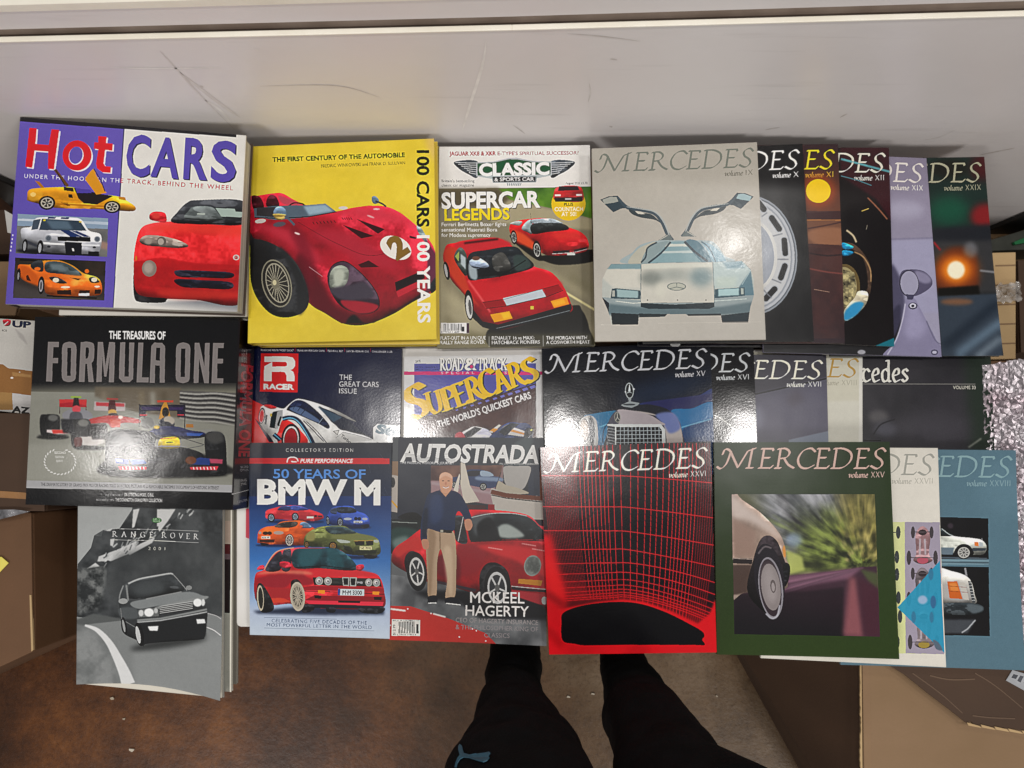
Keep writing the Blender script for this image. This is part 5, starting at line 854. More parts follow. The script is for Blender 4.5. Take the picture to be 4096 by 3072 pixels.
def art_rr():
    A = Art(Q['rr'], (270, 1990, .50036), '8b8e8e'); A.p([(60, -60), (1260, -60), (1260, 500), (60, 560)], 'a9acac')
    A.p([(500, 100), (520, -40), (1260, -60), (1260, 960), (1100, 940), (700, 980), (380, 990), (250, 960), (120, 970), (60, 960), (80, 540), (180, 410), (205, 310), (260, 320), (275, 265), (400, 255), (470, 170)], '3b3e40')
    A.mottle([(500, 100), (520, -40), (1260, -60), (1260, 960), (700, 980), (380, 990), (60, 960), (80, 540), (180, 410), (205, 310), (275, 265), (400, 255)], '2a2d2f', '55585a', 9, 4, .8)
    r = np.random.default_rng(5)
    for pl in ([(510, 100), (560, 90), (520, 240), (500, 250)], [(700, 95), (850, 95), (790, 190), (720, 280), (700, 240)], [(560, 380), (690, 320), (660, 370), (480, 470), (460, 440)], [(420, 410), (540, 350), (520, 440), (330, 520), (290, 500)], [(240, 480), (420, 410), (300, 520), (230, 520)], [(150, 578), (215, 530), (250, 560)], [(330, 340), (365, 335), (350, 400), (330, 390)], [(275, 270), (350, 252), (330, 275)]): A.p(pl, 'c9caca', b=5)
    for k in range(70):
        f = r.random(); x = 250 + f * 750 + r.normal(0, 20); y = 520 - f * 400 + r.normal(0, 26); A.l([(x, y), (x + r.uniform(14, 40), y - r.uniform(20, 50))], r.uniform(5, 13), ('d6d8d8', '34383a', 'b4b6b6')[r.integers(3)], b=3, a=.8)
    A.mottle([(80, 580), (300, 560), (290, 700), (250, 900), (80, 950)], '2c2f30', '858786', 20, 9, .8, b=6)
    A.p([(400, 480), (1260, 300), (1260, 960), (1110, 930), (420, 960), (300, 700)], '3f4243', b=60, a=.75)
    A.mottle([(400, 480), (1260, 300), (1260, 960), (1110, 930), (420, 960), (300, 700)], '34373a', '5c5f60', 6, 19, .5, b=20)
    A.p([(60, 990), (200, 940), (420, 985), (420, 1010), (130, 1030), (60, 1200)], '5c5f5f', b=8)
    A.p([(130, 1030), (420, 1000), (1110, 930), (1260, 980), (1260, 1700), (60, 1700), (60, 1300)], '838686', b=6); A.p([(60, 1020), (130, 1035), (300, 1160), (400, 1560), (60, 1560)], '7b7e7e', b=16); A.mottle([(60, 1020), (130, 1040), (290, 1180), (400, 1560), (60, 1560)], '6a6d6d', '9a9c9c', 10, 7, .6, b=14)
    A.p([(500, 1250), (1240, 1100), (1250, 1700), (520, 1560)], '8f9292', b=50)
    A.c([(135, 1032), (230, 1075), (320, 1180), (390, 1320), (440, 1440), (470, 1540)], [14, 34, 50, 70, 90, 110], 'dcdddd', b=4)
    A.c([(1100, 1045), (1170, 1070), (1230, 1110)], 8, 'd0d0d0', b=2); A.c([(1110, 935), (1190, 955), (1230, 980)], 6, 'b0b0b0', b=2)
    A.e(800, 1185, 320, 40, '3c3e3e', -10, b=40)
    A.s_([(398, 870), (400, 790), (430, 715), (480, 685), (640, 640), (800, 615), (835, 625), (900, 700), (950, 752), (1060, 785), (1095, 830), (1100, 900), (1115, 930), (1110, 1000), (1095, 1120), (1040, 1150), (640, 1190), (590, 1215), (545, 1170), (430, 1100), (410, 980)], '3c3f41'); A.p([(540, 1030), (1110, 940), (1100, 1120), (620, 1190), (560, 1150)], '222426', b=16); A.s_([(400, 900), (530, 900), (545, 980), (420, 980)], '565a5c', b=8)
    A.s_([(485, 705), (640, 665), (790, 635), (830, 640), (925, 745), (760, 790), (500, 845)], '35383a'); A.s_([(520, 720), (700, 680), (760, 760), (560, 800)], '4a4e50', b=40); A.c([(470, 700), (560, 662), (700, 635), (800, 618), (830, 624)], 12, 'c0c2c2', b=3); A.c([(830, 625), (890, 690), (945, 755)], 7, '8c8e8e', b=2); A.c([(432, 715), (405, 790), (400, 850)], 8, 'a0a2a2', b=3); A.l([(455, 710), (470, 840)], 14, '8a8c8c', b=3)
    A.s_([(492, 852), (700, 810), (940, 765), (1060, 790), (1090, 820), (720, 880), (550, 905)], '85898a', b=3); A.l([(610, 825), (900, 765)], 8, 'a4a6a6', b=3); A.s_([(720, 880), (1080, 800), (1080, 830), (720, 905)], '8c8f8f', b=4)
    A.e(960, 732, 25, 18, '8c8e8e'); A.e(430, 842, 36, 22, 'a0a2a2')
    for k in range(5): A.l([(722, 885 + k * 14), (992, 842 + k * 14)], 5, 'b4b6b6'); A.l([(722, 892 + k * 14), (992, 849 + k * 14)], 6, '232527')
    A.p([(550, 915), (705, 895), (715, 965), (555, 975)], '6c6f6f'); A.e(635, 935, 38, 34, 'eef0f0', b=5); A.e(572, 940, 20, 26, 'd0d2d2', b=4); A.e(690, 920, 16, 22, 'c0c2c2', b=3); A.e(1032, 852, 36, 32, 'eef0f0', b=5); A.e(1078, 850, 16, 28, 'd8dada', b=3)
    A.l([(540, 1000), (730, 985), (1110, 905)], 16, '8c8f8f', b=3); A.l([(540, 1015), (730, 1000), (1112, 925)], 8, 'd0d2d2', b=3); A.p([(625, 1050), (710, 1045), (705, 1085), (640, 1085)], 'f0f2f2', b=3); A.p([(1022, 985), (1090, 982), (1100, 1015), (1030, 1022)], 'e6e8e8', b=3)
    A.l([(410, 900), (420, 990), (530, 1060)], 6, '7c7e7e', b=2)
    A.e(440, 1045, 18, 75, '17191a', -10); A.e(435, 1045, 9, 52, '9c9e9e', -10); A.e(558, 1115, 34, 100, '151718', -10); A.e(548, 1120, 17, 72, 'c4c6c6', -10)
    A.e(698, 186, 40, 22, '3f7040'); A.t('LAND-', 670, 184, 728, 184, 14, 'b4ccb0', .01); A.t('ROVER', 672, 200, 728, 200, 12, 'b4ccb0', .01)
    A.nib('RANGE', 345, 318, 668, 326, 42, 'd8d8d0', nibl=.12, ang=20, slant=0, gap=.75, thin=.05); A.nib('ROVER', 738, 326, 1035, 340, 42, 'd8d8d0', nibl=.12, ang=20, slant=0, gap=.7, thin=.05)
    A.l([(400, 256), (700, 262), (1040, 275)], 3, 'd0d0c8'); A.l([(350, 345), (700, 352), (1040, 368)], 3, 'd0d0c8'); A.t('2001', 630, 427, 765, 430, 26, 'c4c4bc', 0, sp=2.0)
    return A

def car3(A, P_, body, glass, dark='1a1a1c', shade=None, hi=None):
    A.s_(P_['body'], body)
    if shade: A.s_(P_['shade'], shade, b=8)
    if hi: A.s_(P_['hi'], hi, b=8)
    for g in P_['glass']: A.s_(g, glass)
    for wv in P_['wheels']: wheel(A, *wv)
def art_bmw():
    A = Art(Q['bmw'], (970, 1740, .50654), '2c3040'); A.all(('34363e', '26324c', (600, 60), (600, 520)))
    A.p([(30, 500), (1200, 500), (1200, 1620), (30, 1620)], g=('243e70', '3f74b4', (600, 560), (600, 1000))); A.p([(30, 990), (1200, 990), (1200, 1620), (30, 1620)], g=('3f74b4', 'b8c4d8', (600, 1000), (600, 1420))); A.p([(30, 1415), (1200, 1415), (1200, 1620), (30, 1620)], g=('b4c0d4', 'c4d0dc', (600, 1420), (600, 1600)))
    A.t("COLLECTOR'S EDITION", 336, 136, 868, 136, 28, 'c0c0c0', .004, sp=1.5)
    A.p([(45, 188), (1160, 190), (1160, 237), (45, 234)], 'c8343a'); A.t('PURE PERFORMANCE', 448, 226, 862, 228, 32, 'f0eeec', .03, skew=.2); A.c([(345, 225), (355, 190), (388, 180), (420, 190), (432, 215)], 10, 'ecebe8'); A.p([(375, 210), (425, 216), (420, 224), (378, 222)], 'ecebe8')
    A.t('50 YEARS OF', 238, 352, 966, 356, 72, '5c8ed0', .015)
    A.t('BMW', 112, 555, 822, 558, 184, 'f0f0ec', .045); A.t('M', 876, 560, 1086, 561, 184, 'f0f0ec', .045)
    # five cars
    A.e(410, 705, 230, 14, '1a2c50', b=12); A.s_([(177, 640), (190, 612), (260, 590), (340, 574), (440, 576), (520, 605), (600, 632), (630, 655), (620, 685), (520, 700), (300, 685), (190, 680)], 'c43a42'); A.s_([(270, 608), (300, 582), (370, 578), (378, 612), (300, 614)], '34406c'); A.s_([(375, 578), (450, 580), (515, 608), (390, 614)], '4858a0'); A.s_([(200, 640), (400, 650), (600, 655), (600, 675), (300, 680)], 'a82c38', b=10); wheel(A, 222, 672, 28, 36, -8, rim='9cb0c4', n=6); wheel(A, 410, 664, 28, 34, -8, rim='9cb0c4', n=6); A.r(500, 662, 555, 678, 'd8d4d0'); A.p([(560, 650), (580, 650), (580, 668), (560, 668)], '2c1c24'); A.p([(590, 655), (625, 655), (620, 668), (590, 668)], '3c2c34')
    A.e(835, 750, 180, 14, '1a2c50', b=12); A.s_([(655, 690), (665, 650), (700, 595), (760, 580), (860, 582), (900, 620), (960, 640), (995, 680), (995, 740), (930, 755), (850, 750), (760, 735), (680, 725)], '3a54a4'); A.s_([(742, 590), (860, 590), (890, 630), (760, 634)], '2c3440'); A.s_([(690, 605), (735, 592), (735, 640), (690, 635)], '44506c'); A.s_([(780, 645), (900, 640), (970, 670), (800, 672)], '4c68bc', b=8); A.e(890, 680, 15, 14, '1c2438'); A.e(918, 681, 15, 14, '1c2438'); A.e(825, 682, 32, 10, 'b0b8c8'); A.e(962, 682, 22, 10, 'b0b8c8'); A.r(872, 697, 942, 715, 'c8ccd0'); A.t('GBZ 3', 880, 712, 932, 712, 10, '2c2c2c', .01); wheel(A, 667, 695, 14, 38, -4, rim='9ca4b0'); wheel(A, 765, 708, 24, 38, -4, rim='a4acb8'); A.s_([(930, 730), (995, 725), (990, 752), (940, 758)], '1c2030'); A.p([(870, 725), (930, 728), (930, 745), (870, 740)], '1c2450')
    A.e(300, 890, 200, 14, '1a2c50', b=12); A.s_([(115, 850), (125, 780), (180, 745), (250, 735), (300, 705), (380, 695), (480, 700), (540, 745), (560, 770), (480, 860), (480, 890), (330, 885), (200, 882), (120, 872)], 'd8602c'); A.s_([(250, 745), (310, 710), (420, 705), (420, 735), (360, 752)], '3a3430'); A.s_([(455, 712), (500, 712), (540, 752), (450, 752)], '64809c'); A.s_([(160, 775), (300, 760), (330, 780), (200, 800)], 'e87c34', b=8); A.e(178, 795, 22, 14, '3a2418'); A.e(210, 795, 18, 14, '3a2418'); A.e(280, 792, 40, 14, 'b09c90'); A.e(135, 792, 12, 10, 'b09c90'); A.r(146, 820, 214, 838, 'd8d8d0'); A.t('KC10 UPE', 152, 835, 208, 835, 11, '2c2c2c', .01); A.p([(130, 845), (250, 845), (245, 870), (135, 865)], '40241c'); wheel(A, 365, 850, 34, 50, 0, rim='b8b0a8', n=10, k=.86); A.e(448, 742, 20, 11, 'd8602c'); A.s_([(140, 870), (200, 880), (190, 892), (150, 892)], '1a1a20')
    A.e(800, 985, 280, 16, '1a2c50', b=12); A.s_([(478, 870), (490, 815), (560, 760), (640, 740), (790, 738), (860, 775), (920, 798), (1040, 825), (1080, 870), (1080, 960), (960, 970), (820, 960), (700, 910), (560, 905), (480, 895)], '5c6238'); A.s_([(650, 748), (790, 745), (890, 795), (700, 802)], '3c4c50'); A.s_([(560, 790), (600, 752), (640, 748), (640, 790)], '7c8448'); A.s_([(700, 810), (900, 800), (1040, 830), (860, 850), (740, 845)], '787c4c', b=10); A.s_([(500, 800), (560, 780), (560, 850), (500, 850)], '8c8854', b=10); A.p([(875, 858), (960, 855), (958, 890), (890, 892)], '23231c'); A.p([(970, 855), (1030, 855), (1030, 890), (975, 892)], '23231c'); A.l([(875, 856), (1032, 853)], 5, 'b09048'); A.s_([(742, 845), (830, 855), (840, 870), (770, 872)], 'b4bcb0'); A.s_([(1035, 850), (1070, 852), (1070, 868), (1040, 868)], 'b4bcb0'); A.r(920, 900, 1018, 926, 'dcd4a4'); A.t('YH21 FWW', 926, 922, 1012, 922, 16, '2c2c24', .015); A.p([(885, 930), (1060, 928), (1050, 958), (890, 960)], '282c20'); A.s_([(790, 890), (850, 905), (860, 940), (800, 925)], '282c20'); wheel(A, 500, 885, 20, 28, 0, rim='a07840'); wheel(A, 708, 895, 34, 34, 0, rim='a07840', n=8); A.s_([(960, 965), (1060, 965), (1040, 995), (970, 992)], '1c1c1c')
    # big red saloon
    A.p([(80, 1400), (600, 1350), (1120, 1370), (1120, 1425), (600, 1430), (120, 1420)], '2c3448', b=18)
    A.s_([(88, 1190), (105, 1110), (165, 1080), (210, 1000), (270, 935), (400, 910), (700, 915), (800, 950), (900, 1075), (1040, 1110), (1090, 1150), (1118, 1240), (1115, 1370), (900, 1385), (480, 1370), (370, 1345), (230, 1355), (115, 1330), (90, 1260)], 'b0242c')
    A.s_([(110, 1150), (300, 1120), (500, 1110), (560, 1180), (470, 1200), (400, 1150), (330, 1220), (180, 1210)], '962430', b=12); A.s_([(480, 1090), (700, 1070), (900, 1080), (1060, 1130), (700, 1140), (540, 1150)], 'cc3038', b=14); A.s_([(110, 1120), (200, 1090), (480, 1090), (540, 1120), (300, 1110)], 'dc8c70', b=14, a=.7); A.s_([(190, 1230), (380, 1230), (370, 1300), (190, 1300)], 'a42c30', b=10); A.s_([(180, 1310), (300, 1300), (370, 1330), (200, 1335)], 'cc4834', b=6)
    A.s_([(178, 1088), (230, 990), (300, 940), (295, 1080)], '2c2c34'); A.s_([(305, 1080), (315, 940), (375, 925), (372, 1078)], '33343c'); A.c([(165, 1085), (230, 975), (290, 930), (400, 910)], 8, 'c4a088', b=2); A.s_([(400, 930), (560, 918), (760, 925), (900, 1080), (600, 1070), (405, 1065)], '1f3c44'); A.s_([(450, 930), (620, 925), (560, 1050), (440, 1050)], '2f5860', b=30); A.s_([(660, 930), (740, 935), (800, 1060), (700, 1060)], '2c6068', b=20, a=.6); A.l([(410, 1065), (640, 1050), (880, 1080)], 6, '121416')
    A.s_([(288, 1030), (310, 1018), (365, 1025), (378, 1065), (300, 1062)], 'b82c3c'); A.s_([(895, 1050), (945, 1040), (958, 1065), (930, 1090), (900, 1082)], 'b82c3c'); A.s_([(110, 1080), (135, 1050), (165, 1048), (165, 1080)], 'a02430')
    A.p([(548, 1140), (1085, 1150), (1100, 1212), (560, 1200)], '1a1c1c'); [A.l([(705, 1150 + k * 9), (1050, 1158 + k * 9)], 3, '4a4c48') for k in range(5)]
    for x, y, q in ((600, 1168, 30), (670, 1170, 30), (995, 1180, 28), (1057, 1182, 28)): A.e(x, y, q, q + 2, 'b0b0a8'); A.e(x, y, q - 6, q - 4, '8c8c90'); A.e(x - 4, y - 4, q * .5, q * .5, 'dcd8d4', b=5); A.e(x, y, 7, 7, '3c3c40')
    A.p([(783, 1140), (838, 1140), (838, 1208), (790, 1205)], 'a8a8a4'); A.p([(790, 1147), (831, 1147), (831, 1200), (796, 1198)], '17181a'); A.p([(843, 1140), (900, 1142), (893, 1210), (845, 1208)], 'a8a8a4'); A.p([(850, 1147), (891, 1149), (885, 1202), (852, 1200)], '17181a'); A.t('M3', 905, 1188, 945, 1189, 14, 'c0c0c4', .03)
    A.p([(470, 1215), (560, 1205), (1118, 1225), (1120, 1250), (470, 1240)], '9c202c'); A.l([(470, 1245), (700, 1252), (1120, 1270)], 5, '2c1014'); A.p([(590, 1240), (645, 1240), (645, 1266), (592, 1264)], 'e89028'); A.p([(1025, 1248), (1080, 1250), (1078, 1274), (1026, 1272)], 'e89028')
    A.p([(750, 1228), (958, 1234), (958, 1282), (748, 1278)], 'c6ccd0'); A.p([(750, 1228), (768, 1229), (766, 1278), (748, 1278)], '2c4c90'); A.t('M·M 3300', 786, 1272, 940, 1275, 32, '2c3034', .02)
    A.p([(560, 1280), (1110, 1290), (1112, 1330), (480, 1318)], '8c1c26'); A.p([(480, 1318), (1115, 1330), (1108, 1358), (520, 1345)], 'd8384c'); A.p([(560, 1278), (620, 1280), (615, 1305), (565, 1302)], '1c1014'); A.p([(750, 1318), (930, 1322), (925, 1338), (752, 1334)], '1c1014'); A.p([(1035, 1288), (1100, 1290), (1098, 1316), (1038, 1312)], '1c1014'); A.p([(480, 1345), (1115, 1358), (1100, 1380), (500, 1375)], '1c242c')
    A.s_([(375, 1190), (410, 1155), (450, 1175), (470, 1240), (475, 1330), (400, 1330)], '1a1416')
    A.s_([(470, 1350), (560, 1360), (545, 1400), (470, 1410)], '17181c'); A.s_([(920, 1375), (1115, 1370), (1090, 1415), (950, 1412)], '17181c'); A.s_([(660, 1372), (730, 1375), (720, 1410), (665, 1405)], '1c1e24'); A.s_([(115, 1200), (160, 1200), (235, 1330), (235, 1395), (150, 1410), (110, 1330)], '191a1c')
    A.e(138, 1300, 26, 98, 'b8b09c', -3); A.e(140, 1300, 19, 82, '2c2c28', -3); wheel(A, 430, 1288, 58, 112, -4, 'b8b0a0', 'a8a090', n=12, k=.84, dark='22221f'); [A.l([(430, 1290), (430 + 44 * math.cos(k * .52), 1290 + 84 * math.sin(k * .52))], 3, 'b0a898') for k in range(12)]
    A.l([(168, 1448), (1040, 1465)], 2, '5c6c80'); A.l([(168, 1528), (1040, 1547)], 2, '5c6c80')
    A.t('CELEBRATING FIVE DECADES OF THE', 226, 1485, 980, 1500, 26, '4c607c', .002, sp=1.15); A.t('MOST POWERFUL LETTER IN THE WORLD', 188, 1516, 1020, 1534, 26, '4c607c', .002, sp=1.1)
    r = np.random.default_rng(11)
    for k in range(16):
        x, y = r.uniform(700, 1140), r.uniform(80, 640); A.l([(x, y), (x + r.uniform(10, 50), y + r.uniform(20, 90))], 1.6, '8c94a4', a=.4)
    return A

def art_auto():
    A = Art(Q['auto'], (1540, 1730, .5243), '34383e'); A.r(90, 20, 350, 760, '2c303c'); A.p([(50, 30), (100, 30), (95, 220), (45, 220)], '4a4e52'); A.p([(350, 40), (1240, 40), (1240, 260), (350, 260)], '3a3f46'); A.p([(960, 100), (1050, 40), (1130, 40), (1100, 260), (900, 260)], '50595c', b=20)
    A.p([(40, 220), (98, 220), (92, 610), (40, 600)], 'b0a8a0'); A.p([(40, 220), (98, 220), (96, 330), (42, 320)], '8a7058'); A.p([(40, 500), (92, 560), (92, 580), (40, 520)], 'c89c30'); A.e(58, 380, 18, 40, '26262a')
    A.vol = False
    A.p([(345, 252), (900, 250), (880, 560), (345, 480)], '8c7474'); A.p([(345, 252), (890, 250), (870, 350), (345, 370)], '5c4440', b=6); A.mottle([(345, 252), (890, 250), (870, 350), (345, 370)], '4a3434', '8c6c5c', 8, 3, .7); A.p([(345, 365), (880, 400), (870, 560), (345, 470)], '9c8084', b=8); A.l([(350, 385), (860, 470)], 20, 'a89498', b=10)
    A.s_([(480, 350), (560, 330), (620, 285), (740, 285), (790, 325), (880, 345), (870, 400), (780, 425), (620, 400), (500, 395)], '3a4664'); A.s_([(630, 295), (720, 292), (700, 330), (625, 330)], '2c2c34'); A.s_([(725, 292), (790, 300), (820, 330), (730, 332)], '9cacbc'); A.s_([(700, 335), (880, 345), (880, 372), (700, 362)], '8090a8', b=8); wheel(A, 742, 412, 28, 30, 0, n=4); wheel(A, 520, 398, 22, 26, 0, n=4)
    A.p([(572, 225), (600, 225), (640, 400), (714, 525), (595, 540), (570, 400)], 'c9c2b6'); A.p([(560, 310), (565, 330), (550, 455), (515, 440)], 'd0cac0'); A.l([(568, 230), (568, 540)], 4, '8c8478')
    A.p([(1185, 250), (1240, 250), (1240, 680), (1150, 560)], '6c4430'); A.r(1090, 250, 1180, 560, '343a48'); A.s_([(905, 260), (1000, 255), (1105, 260), (1100, 330), (1060, 420), (1000, 440), (920, 400), (900, 320)], 'a9a6a2'); A.s_([(840, 440), (860, 370), (920, 400), (1000, 420), (1095, 460), (1000, 470), (860, 465)], 'b0a898'); A.l([(820, 470), (880, 300)], 5, '3c3430')
    A.s_([(802, 430), (900, 460), (1050, 480), (1205, 500), (1210, 670), (1050, 640), (880, 600), (830, 580)], 'bab4ac'); A.l([(802, 450), (920, 478), (1210, 505)], 34, '6c3c24'); A.l([(805, 475), (920, 500), (1210, 530)], 8, '1c1816'); A.p([(1100, 660), (1215, 665), (1215, 740), (1150, 700)], '2a2430')
    # dark car and floor behind
    A.p([(40, 660), (270, 660), (270, 900), (40, 930)], '18201f'); A.s_([(100, 655), (150, 615), (230, 610), (280, 650), (280, 670)], '141416'); A.s_([(45, 740), (150, 720), (250, 760), (200, 850), (60, 860)], '2c4440', b=20); A.s_([(60, 820), (160, 790), (170, 850), (80, 900)], 'aeb8b4', b=22, a=.5); A.l([(50, 680), (240, 690)], 5, '8c9490', b=2)
    A.p([(30, 920), (1240, 1150), (1240, 1650), (20, 1600)], '67696b'); A.mottle([(30, 1080), (700, 1180), (1240, 1290), (1240, 1650), (20, 1600)], '4a4c4f', '8a8c8e', 7, 6, .7); A.p([(200, 1210), (1240, 1180), (1240, 1430), (720, 1420), (560, 1300), (330, 1270)], '1c1c20', b=30)
    A.p([(35, 1320), (190, 1325), (480, 1420), (760, 1530), (850, 1620), (20, 1600)], 'b83a34'); A.l([(40, 1345), (155, 1360)], 14, 'e0dcd8', b=3); A.l([(360, 1382), (455, 1408)], 12, 'e0dcd8', b=3)
    for x, y in ((170, 1345), (345, 1380), (660, 1498), (690, 1512), (762, 1590), (560, 1560), (40, 1470), (60, 1500)): A.e(x, y, 6, 6, 'e0d8d0', b=1)
    A.vol = True
    A.p([(590, 548), (760, 555), (765, 590), (600, 600)], '4a3030'); A.r(780, 548, 830, 590, '8c2024')
    A.s_([(50, 950), (75, 880), (170, 810), (260, 740), (330, 700), (420, 640), (560, 595), (740, 588), (940, 600), (1090, 630), (1170, 700), (1240, 790), (1240, 1310), (1180, 1310), (960, 1240), (700, 1230), (450, 1160), (320, 1140), (150, 1060), (60, 1000)], 'a61e26')
    A.s_([(75, 890), (180, 820), (270, 800), (270, 900), (180, 900), (100, 950)], 'c03430', b=14); A.s_([(540, 860), (700, 860), (760, 920), (700, 1060), (560, 1080)], '8c1c26', b=20); A.s_([(700, 860), (960, 860), (1240, 920), (1240, 1100), (1000, 980), (840, 930)], 'c02c30', b=24); A.s_([(380, 950), (540, 930), (560, 1120), (400, 1090)], '6c1822', b=18)
    A.s_([(525, 640), (590, 640), (600, 700), (620, 840), (540, 830), (520, 740)], '2a2c30'); A.l([(590, 640), (550, 830)], 6, 'b0b0b0'); A.s_([(640, 650), (760, 622), (940, 618), (1080, 640), (1160, 700), (1240, 810), (960, 812), (700, 832), (645, 826), (625, 740)], '262b2e'); A.s_([(670, 640), (820, 625), (760, 740), (680, 780)], '55595c', b=30); A.s_([(860, 720), (940, 700), (1060, 790), (880, 800)], 'a0a8a4', b=14); A.s_([(700, 700), (800, 650), (860, 800), (720, 810)], '181a1e', b=16); A.c([(640, 650), (800, 618), (960, 616), (1080, 636)], 6, 'b4b4b4', b=1); A.l([(645, 832), (980, 818), (1220, 826)], 8, '121214')
    A.e(1124, 1015, 66, 80, '8c8c88', 12); A.e(1122, 1016, 56, 70, '6c706c', 12); A.mottle([(1080, 950), (1170, 960), (1180, 1070), (1090, 1080)], '4a4e4c', 'a8aca8', 30, 8, .7, b=10); A.p([(1015, 1115), (1200, 1128), (1190, 1168), (1012, 1150)], 'b87c2c'); A.l([(960, 1185), (1100, 1200), (1240, 1210)], 20, '2c2226'); A.l([(960, 1172), (1240, 1196)], 6, 'b0a8a8'); A.p([(960, 1200), (1240, 1235), (1240, 1310), (1180, 1310), (960, 1240)], 'a03038', b=5); A.e(1215, 1280, 22, 30, 'b0b0b0')
    for x, y in ((840, 880), (1100, 850), (1180, 890)): A.l([(x - 60, y - 4), (x + 50, y + 14)], 6, 'e8b4b0', b=4)
    A.p([(390, 1130), (690, 1195), (680, 1215), (390, 1150)], '3a2c34')
    A.s_([(150, 1030), (150, 950), (190, 905), (240, 920), (290, 1000), (310, 1120), (200, 1130)], '17171a'); wheel(A, 238, 1060, 76, 150, -6, '1c1c1e', 'c0c0be', n=5, k=.72, dark='34363a'); A.s_([(715, 1180), (720, 1070), (770, 1000), (850, 995), (930, 1060), (955, 1180), (940, 1290), (740, 1290)], '141416'); wheel(A, 850, 1185, 100, 165, -4, '1c1c1e', 'bcbcbc', n=5, k=.74, dark='34363a')
    A.vol = False
    A.s_([(312, 735), (400, 740), (510, 750), (535, 900), (535, 1080), (525, 1250), (455, 1265), (470, 1100), (440, 960), (415, 890), (390, 1000), (385, 1240), (325, 1250), (318, 1100), (308, 900)], 'b09880'); A.s_([(320, 760), (380, 780), (360, 1000), (345, 1220), (325, 1230)], '8c745c', b=12, a=.7); A.s_([(440, 900), (500, 900), (510, 1200), (480, 1220)], 'c4ae94', b=20); A.l([(412, 760), (414, 890)], 8, '7c6850', b=3)
    A.s_([(325, 1250), (385, 1245), (388, 1300), (325, 1308), (320, 1280)], '1a1c24'); A.s_([(455, 1265), (525, 1258), (572, 1305), (560, 1320), (460, 1305)], '1a1c24'); A.l([(322, 1302), (386, 1300)], 8, 'd8d4d0'); A.l([(458, 1303), (570, 1316)], 8, 'd8d4d0')
    A.s_([(318, 480), (360, 455), (410, 440), (500, 440), (560, 465), (600, 520), (640, 610), (652, 662), (612, 672), (560, 600), (530, 640), (518, 745), (420, 760), (318, 735), (315, 815), (268, 820), (268, 700), (290, 580)], '22304c'); A.s_([(340, 500), (420, 480), (430, 640), (350, 690)], '2e3e60', b=24); A.s_([(290, 600), (320, 590), (310, 780), (278, 780)], '1a2438', b=10)
    A.p([(412, 738), (505, 745), (503, 768), (412, 762)], '1c1814'); A.r(415, 742, 436, 762, 'a09c90')
    A.p([(412, 440), (495, 440), (455, 490)], 'c09478'); A.s_([(408, 370), (415, 320), (455, 302), (500, 325), (508, 380), (495, 440), (455, 462), (420, 435)], 'cc9c80'); A.s_([(412, 350), (420, 318), (455, 304), (498, 322), (505, 350), (455, 330)], 'd8b098', b=5); A.e(436, 368, 8, 4, '4a3430', b=1); A.e(478, 368, 8, 4, '4a3430', b=1); A.e(457, 388, 7, 12, 'b88068', b=4); A.c([(434, 412), (457, 422), (480, 412)], 8, 'ece4dc'); A.c([(434, 408), (457, 418), (480, 408)], 3, '8c4c40'); A.p([(410, 430), (400, 470), (455, 500), (412, 440)], '22304c'); A.p([(497, 430), (512, 465), (455, 500), (500, 440)], '22304c')
    A.s_([(275, 820), (320, 818), (330, 870), (310, 892), (285, 880)], 'b88870'); A.s_([(605, 665), (645, 662), (660, 710), (640, 745), (612, 742), (600, 700)], 'bc8c74')
    # type
    for d, c in ((4, '26282c'), (0, 'e0e0de')): A.t('AUTOSTRADA', 112 + d, 218 + d, 1170 + d, 232 + d, 128, c, .035, skew=.14)
    for k in range(7): A.l([(150, 160 + k * 9), (530, 164 + k * 9)], 1.6, '40444a', a=.8)
    A.t('THE PASSION, HISTORY & JOURNEY', 112, 238, 520, 242, 18, 'd8d8d6', .012); A.t('FALL 2022 / AUTOSTRADAMAGAZINE.COM', 866, 242, 1172, 246, 12, 'c0c0c0', .01)
    A.t('MCKEEL', 642, 1298, 1060, 1302, 82, 'd4d0ce', .008); A.t('HAGERTY', 606, 1396, 1094, 1404, 78, 'd4d0ce', .008)
    A.t('CEO OF HAGERTY INSURANCE', 532, 1446, 1165, 1466, 34, '9a9494', .002); A.t('& THE PHILOSOPHER KING OF', 532, 1500, 1165, 1516, 34, '948e90', .002); A.t('CLASSICS', 750, 1562, 945, 1566, 34, '948e90', .002)
    A.p([(52, 1424), (265, 1430), (262, 1552), (50, 1550)], 'd8d4ce')
    for k in range(20): A.r(100 + k * 6.3, 1442, 100 + k * 6.3 + (2, 4, 3)[k % 3], 1532, '2c2c2c')
    A.r(235, 1462, 252, 1532, '3c3c3c'); A.t('$12.99', 78, 1545, 78, 1465, 18, '2c2c2c', .01); A.t('DISPLAY UNTIL DECEMBER 13, 2022', 60, 1438, 258, 1440, 9, '3c3c3c'); A.t('0 74470 71873 8', 90, 1546, 232, 1546, 10, '3c3c3c')
    return A
ARTS = dict(hot=art_hot, hundred=art_hundred, classic=art_classic, ix=art_ix, x=art_x, xi=art_xi, xii=art_xii, xix=art_xix, xxix=art_xxix, f1=art_f1, racer=art_racer, road=art_road,
            xv=art_xv, xvi=art_xvi, xvii=art_xvii, xviii=art_xviii, m33=art_m33, xxvi=art_xxvi, xxv=art_xxv, xxvii=art_xxvii, xxviii=art_xxviii, rr=art_rr, bmw=art_bmw, auto=art_auto)
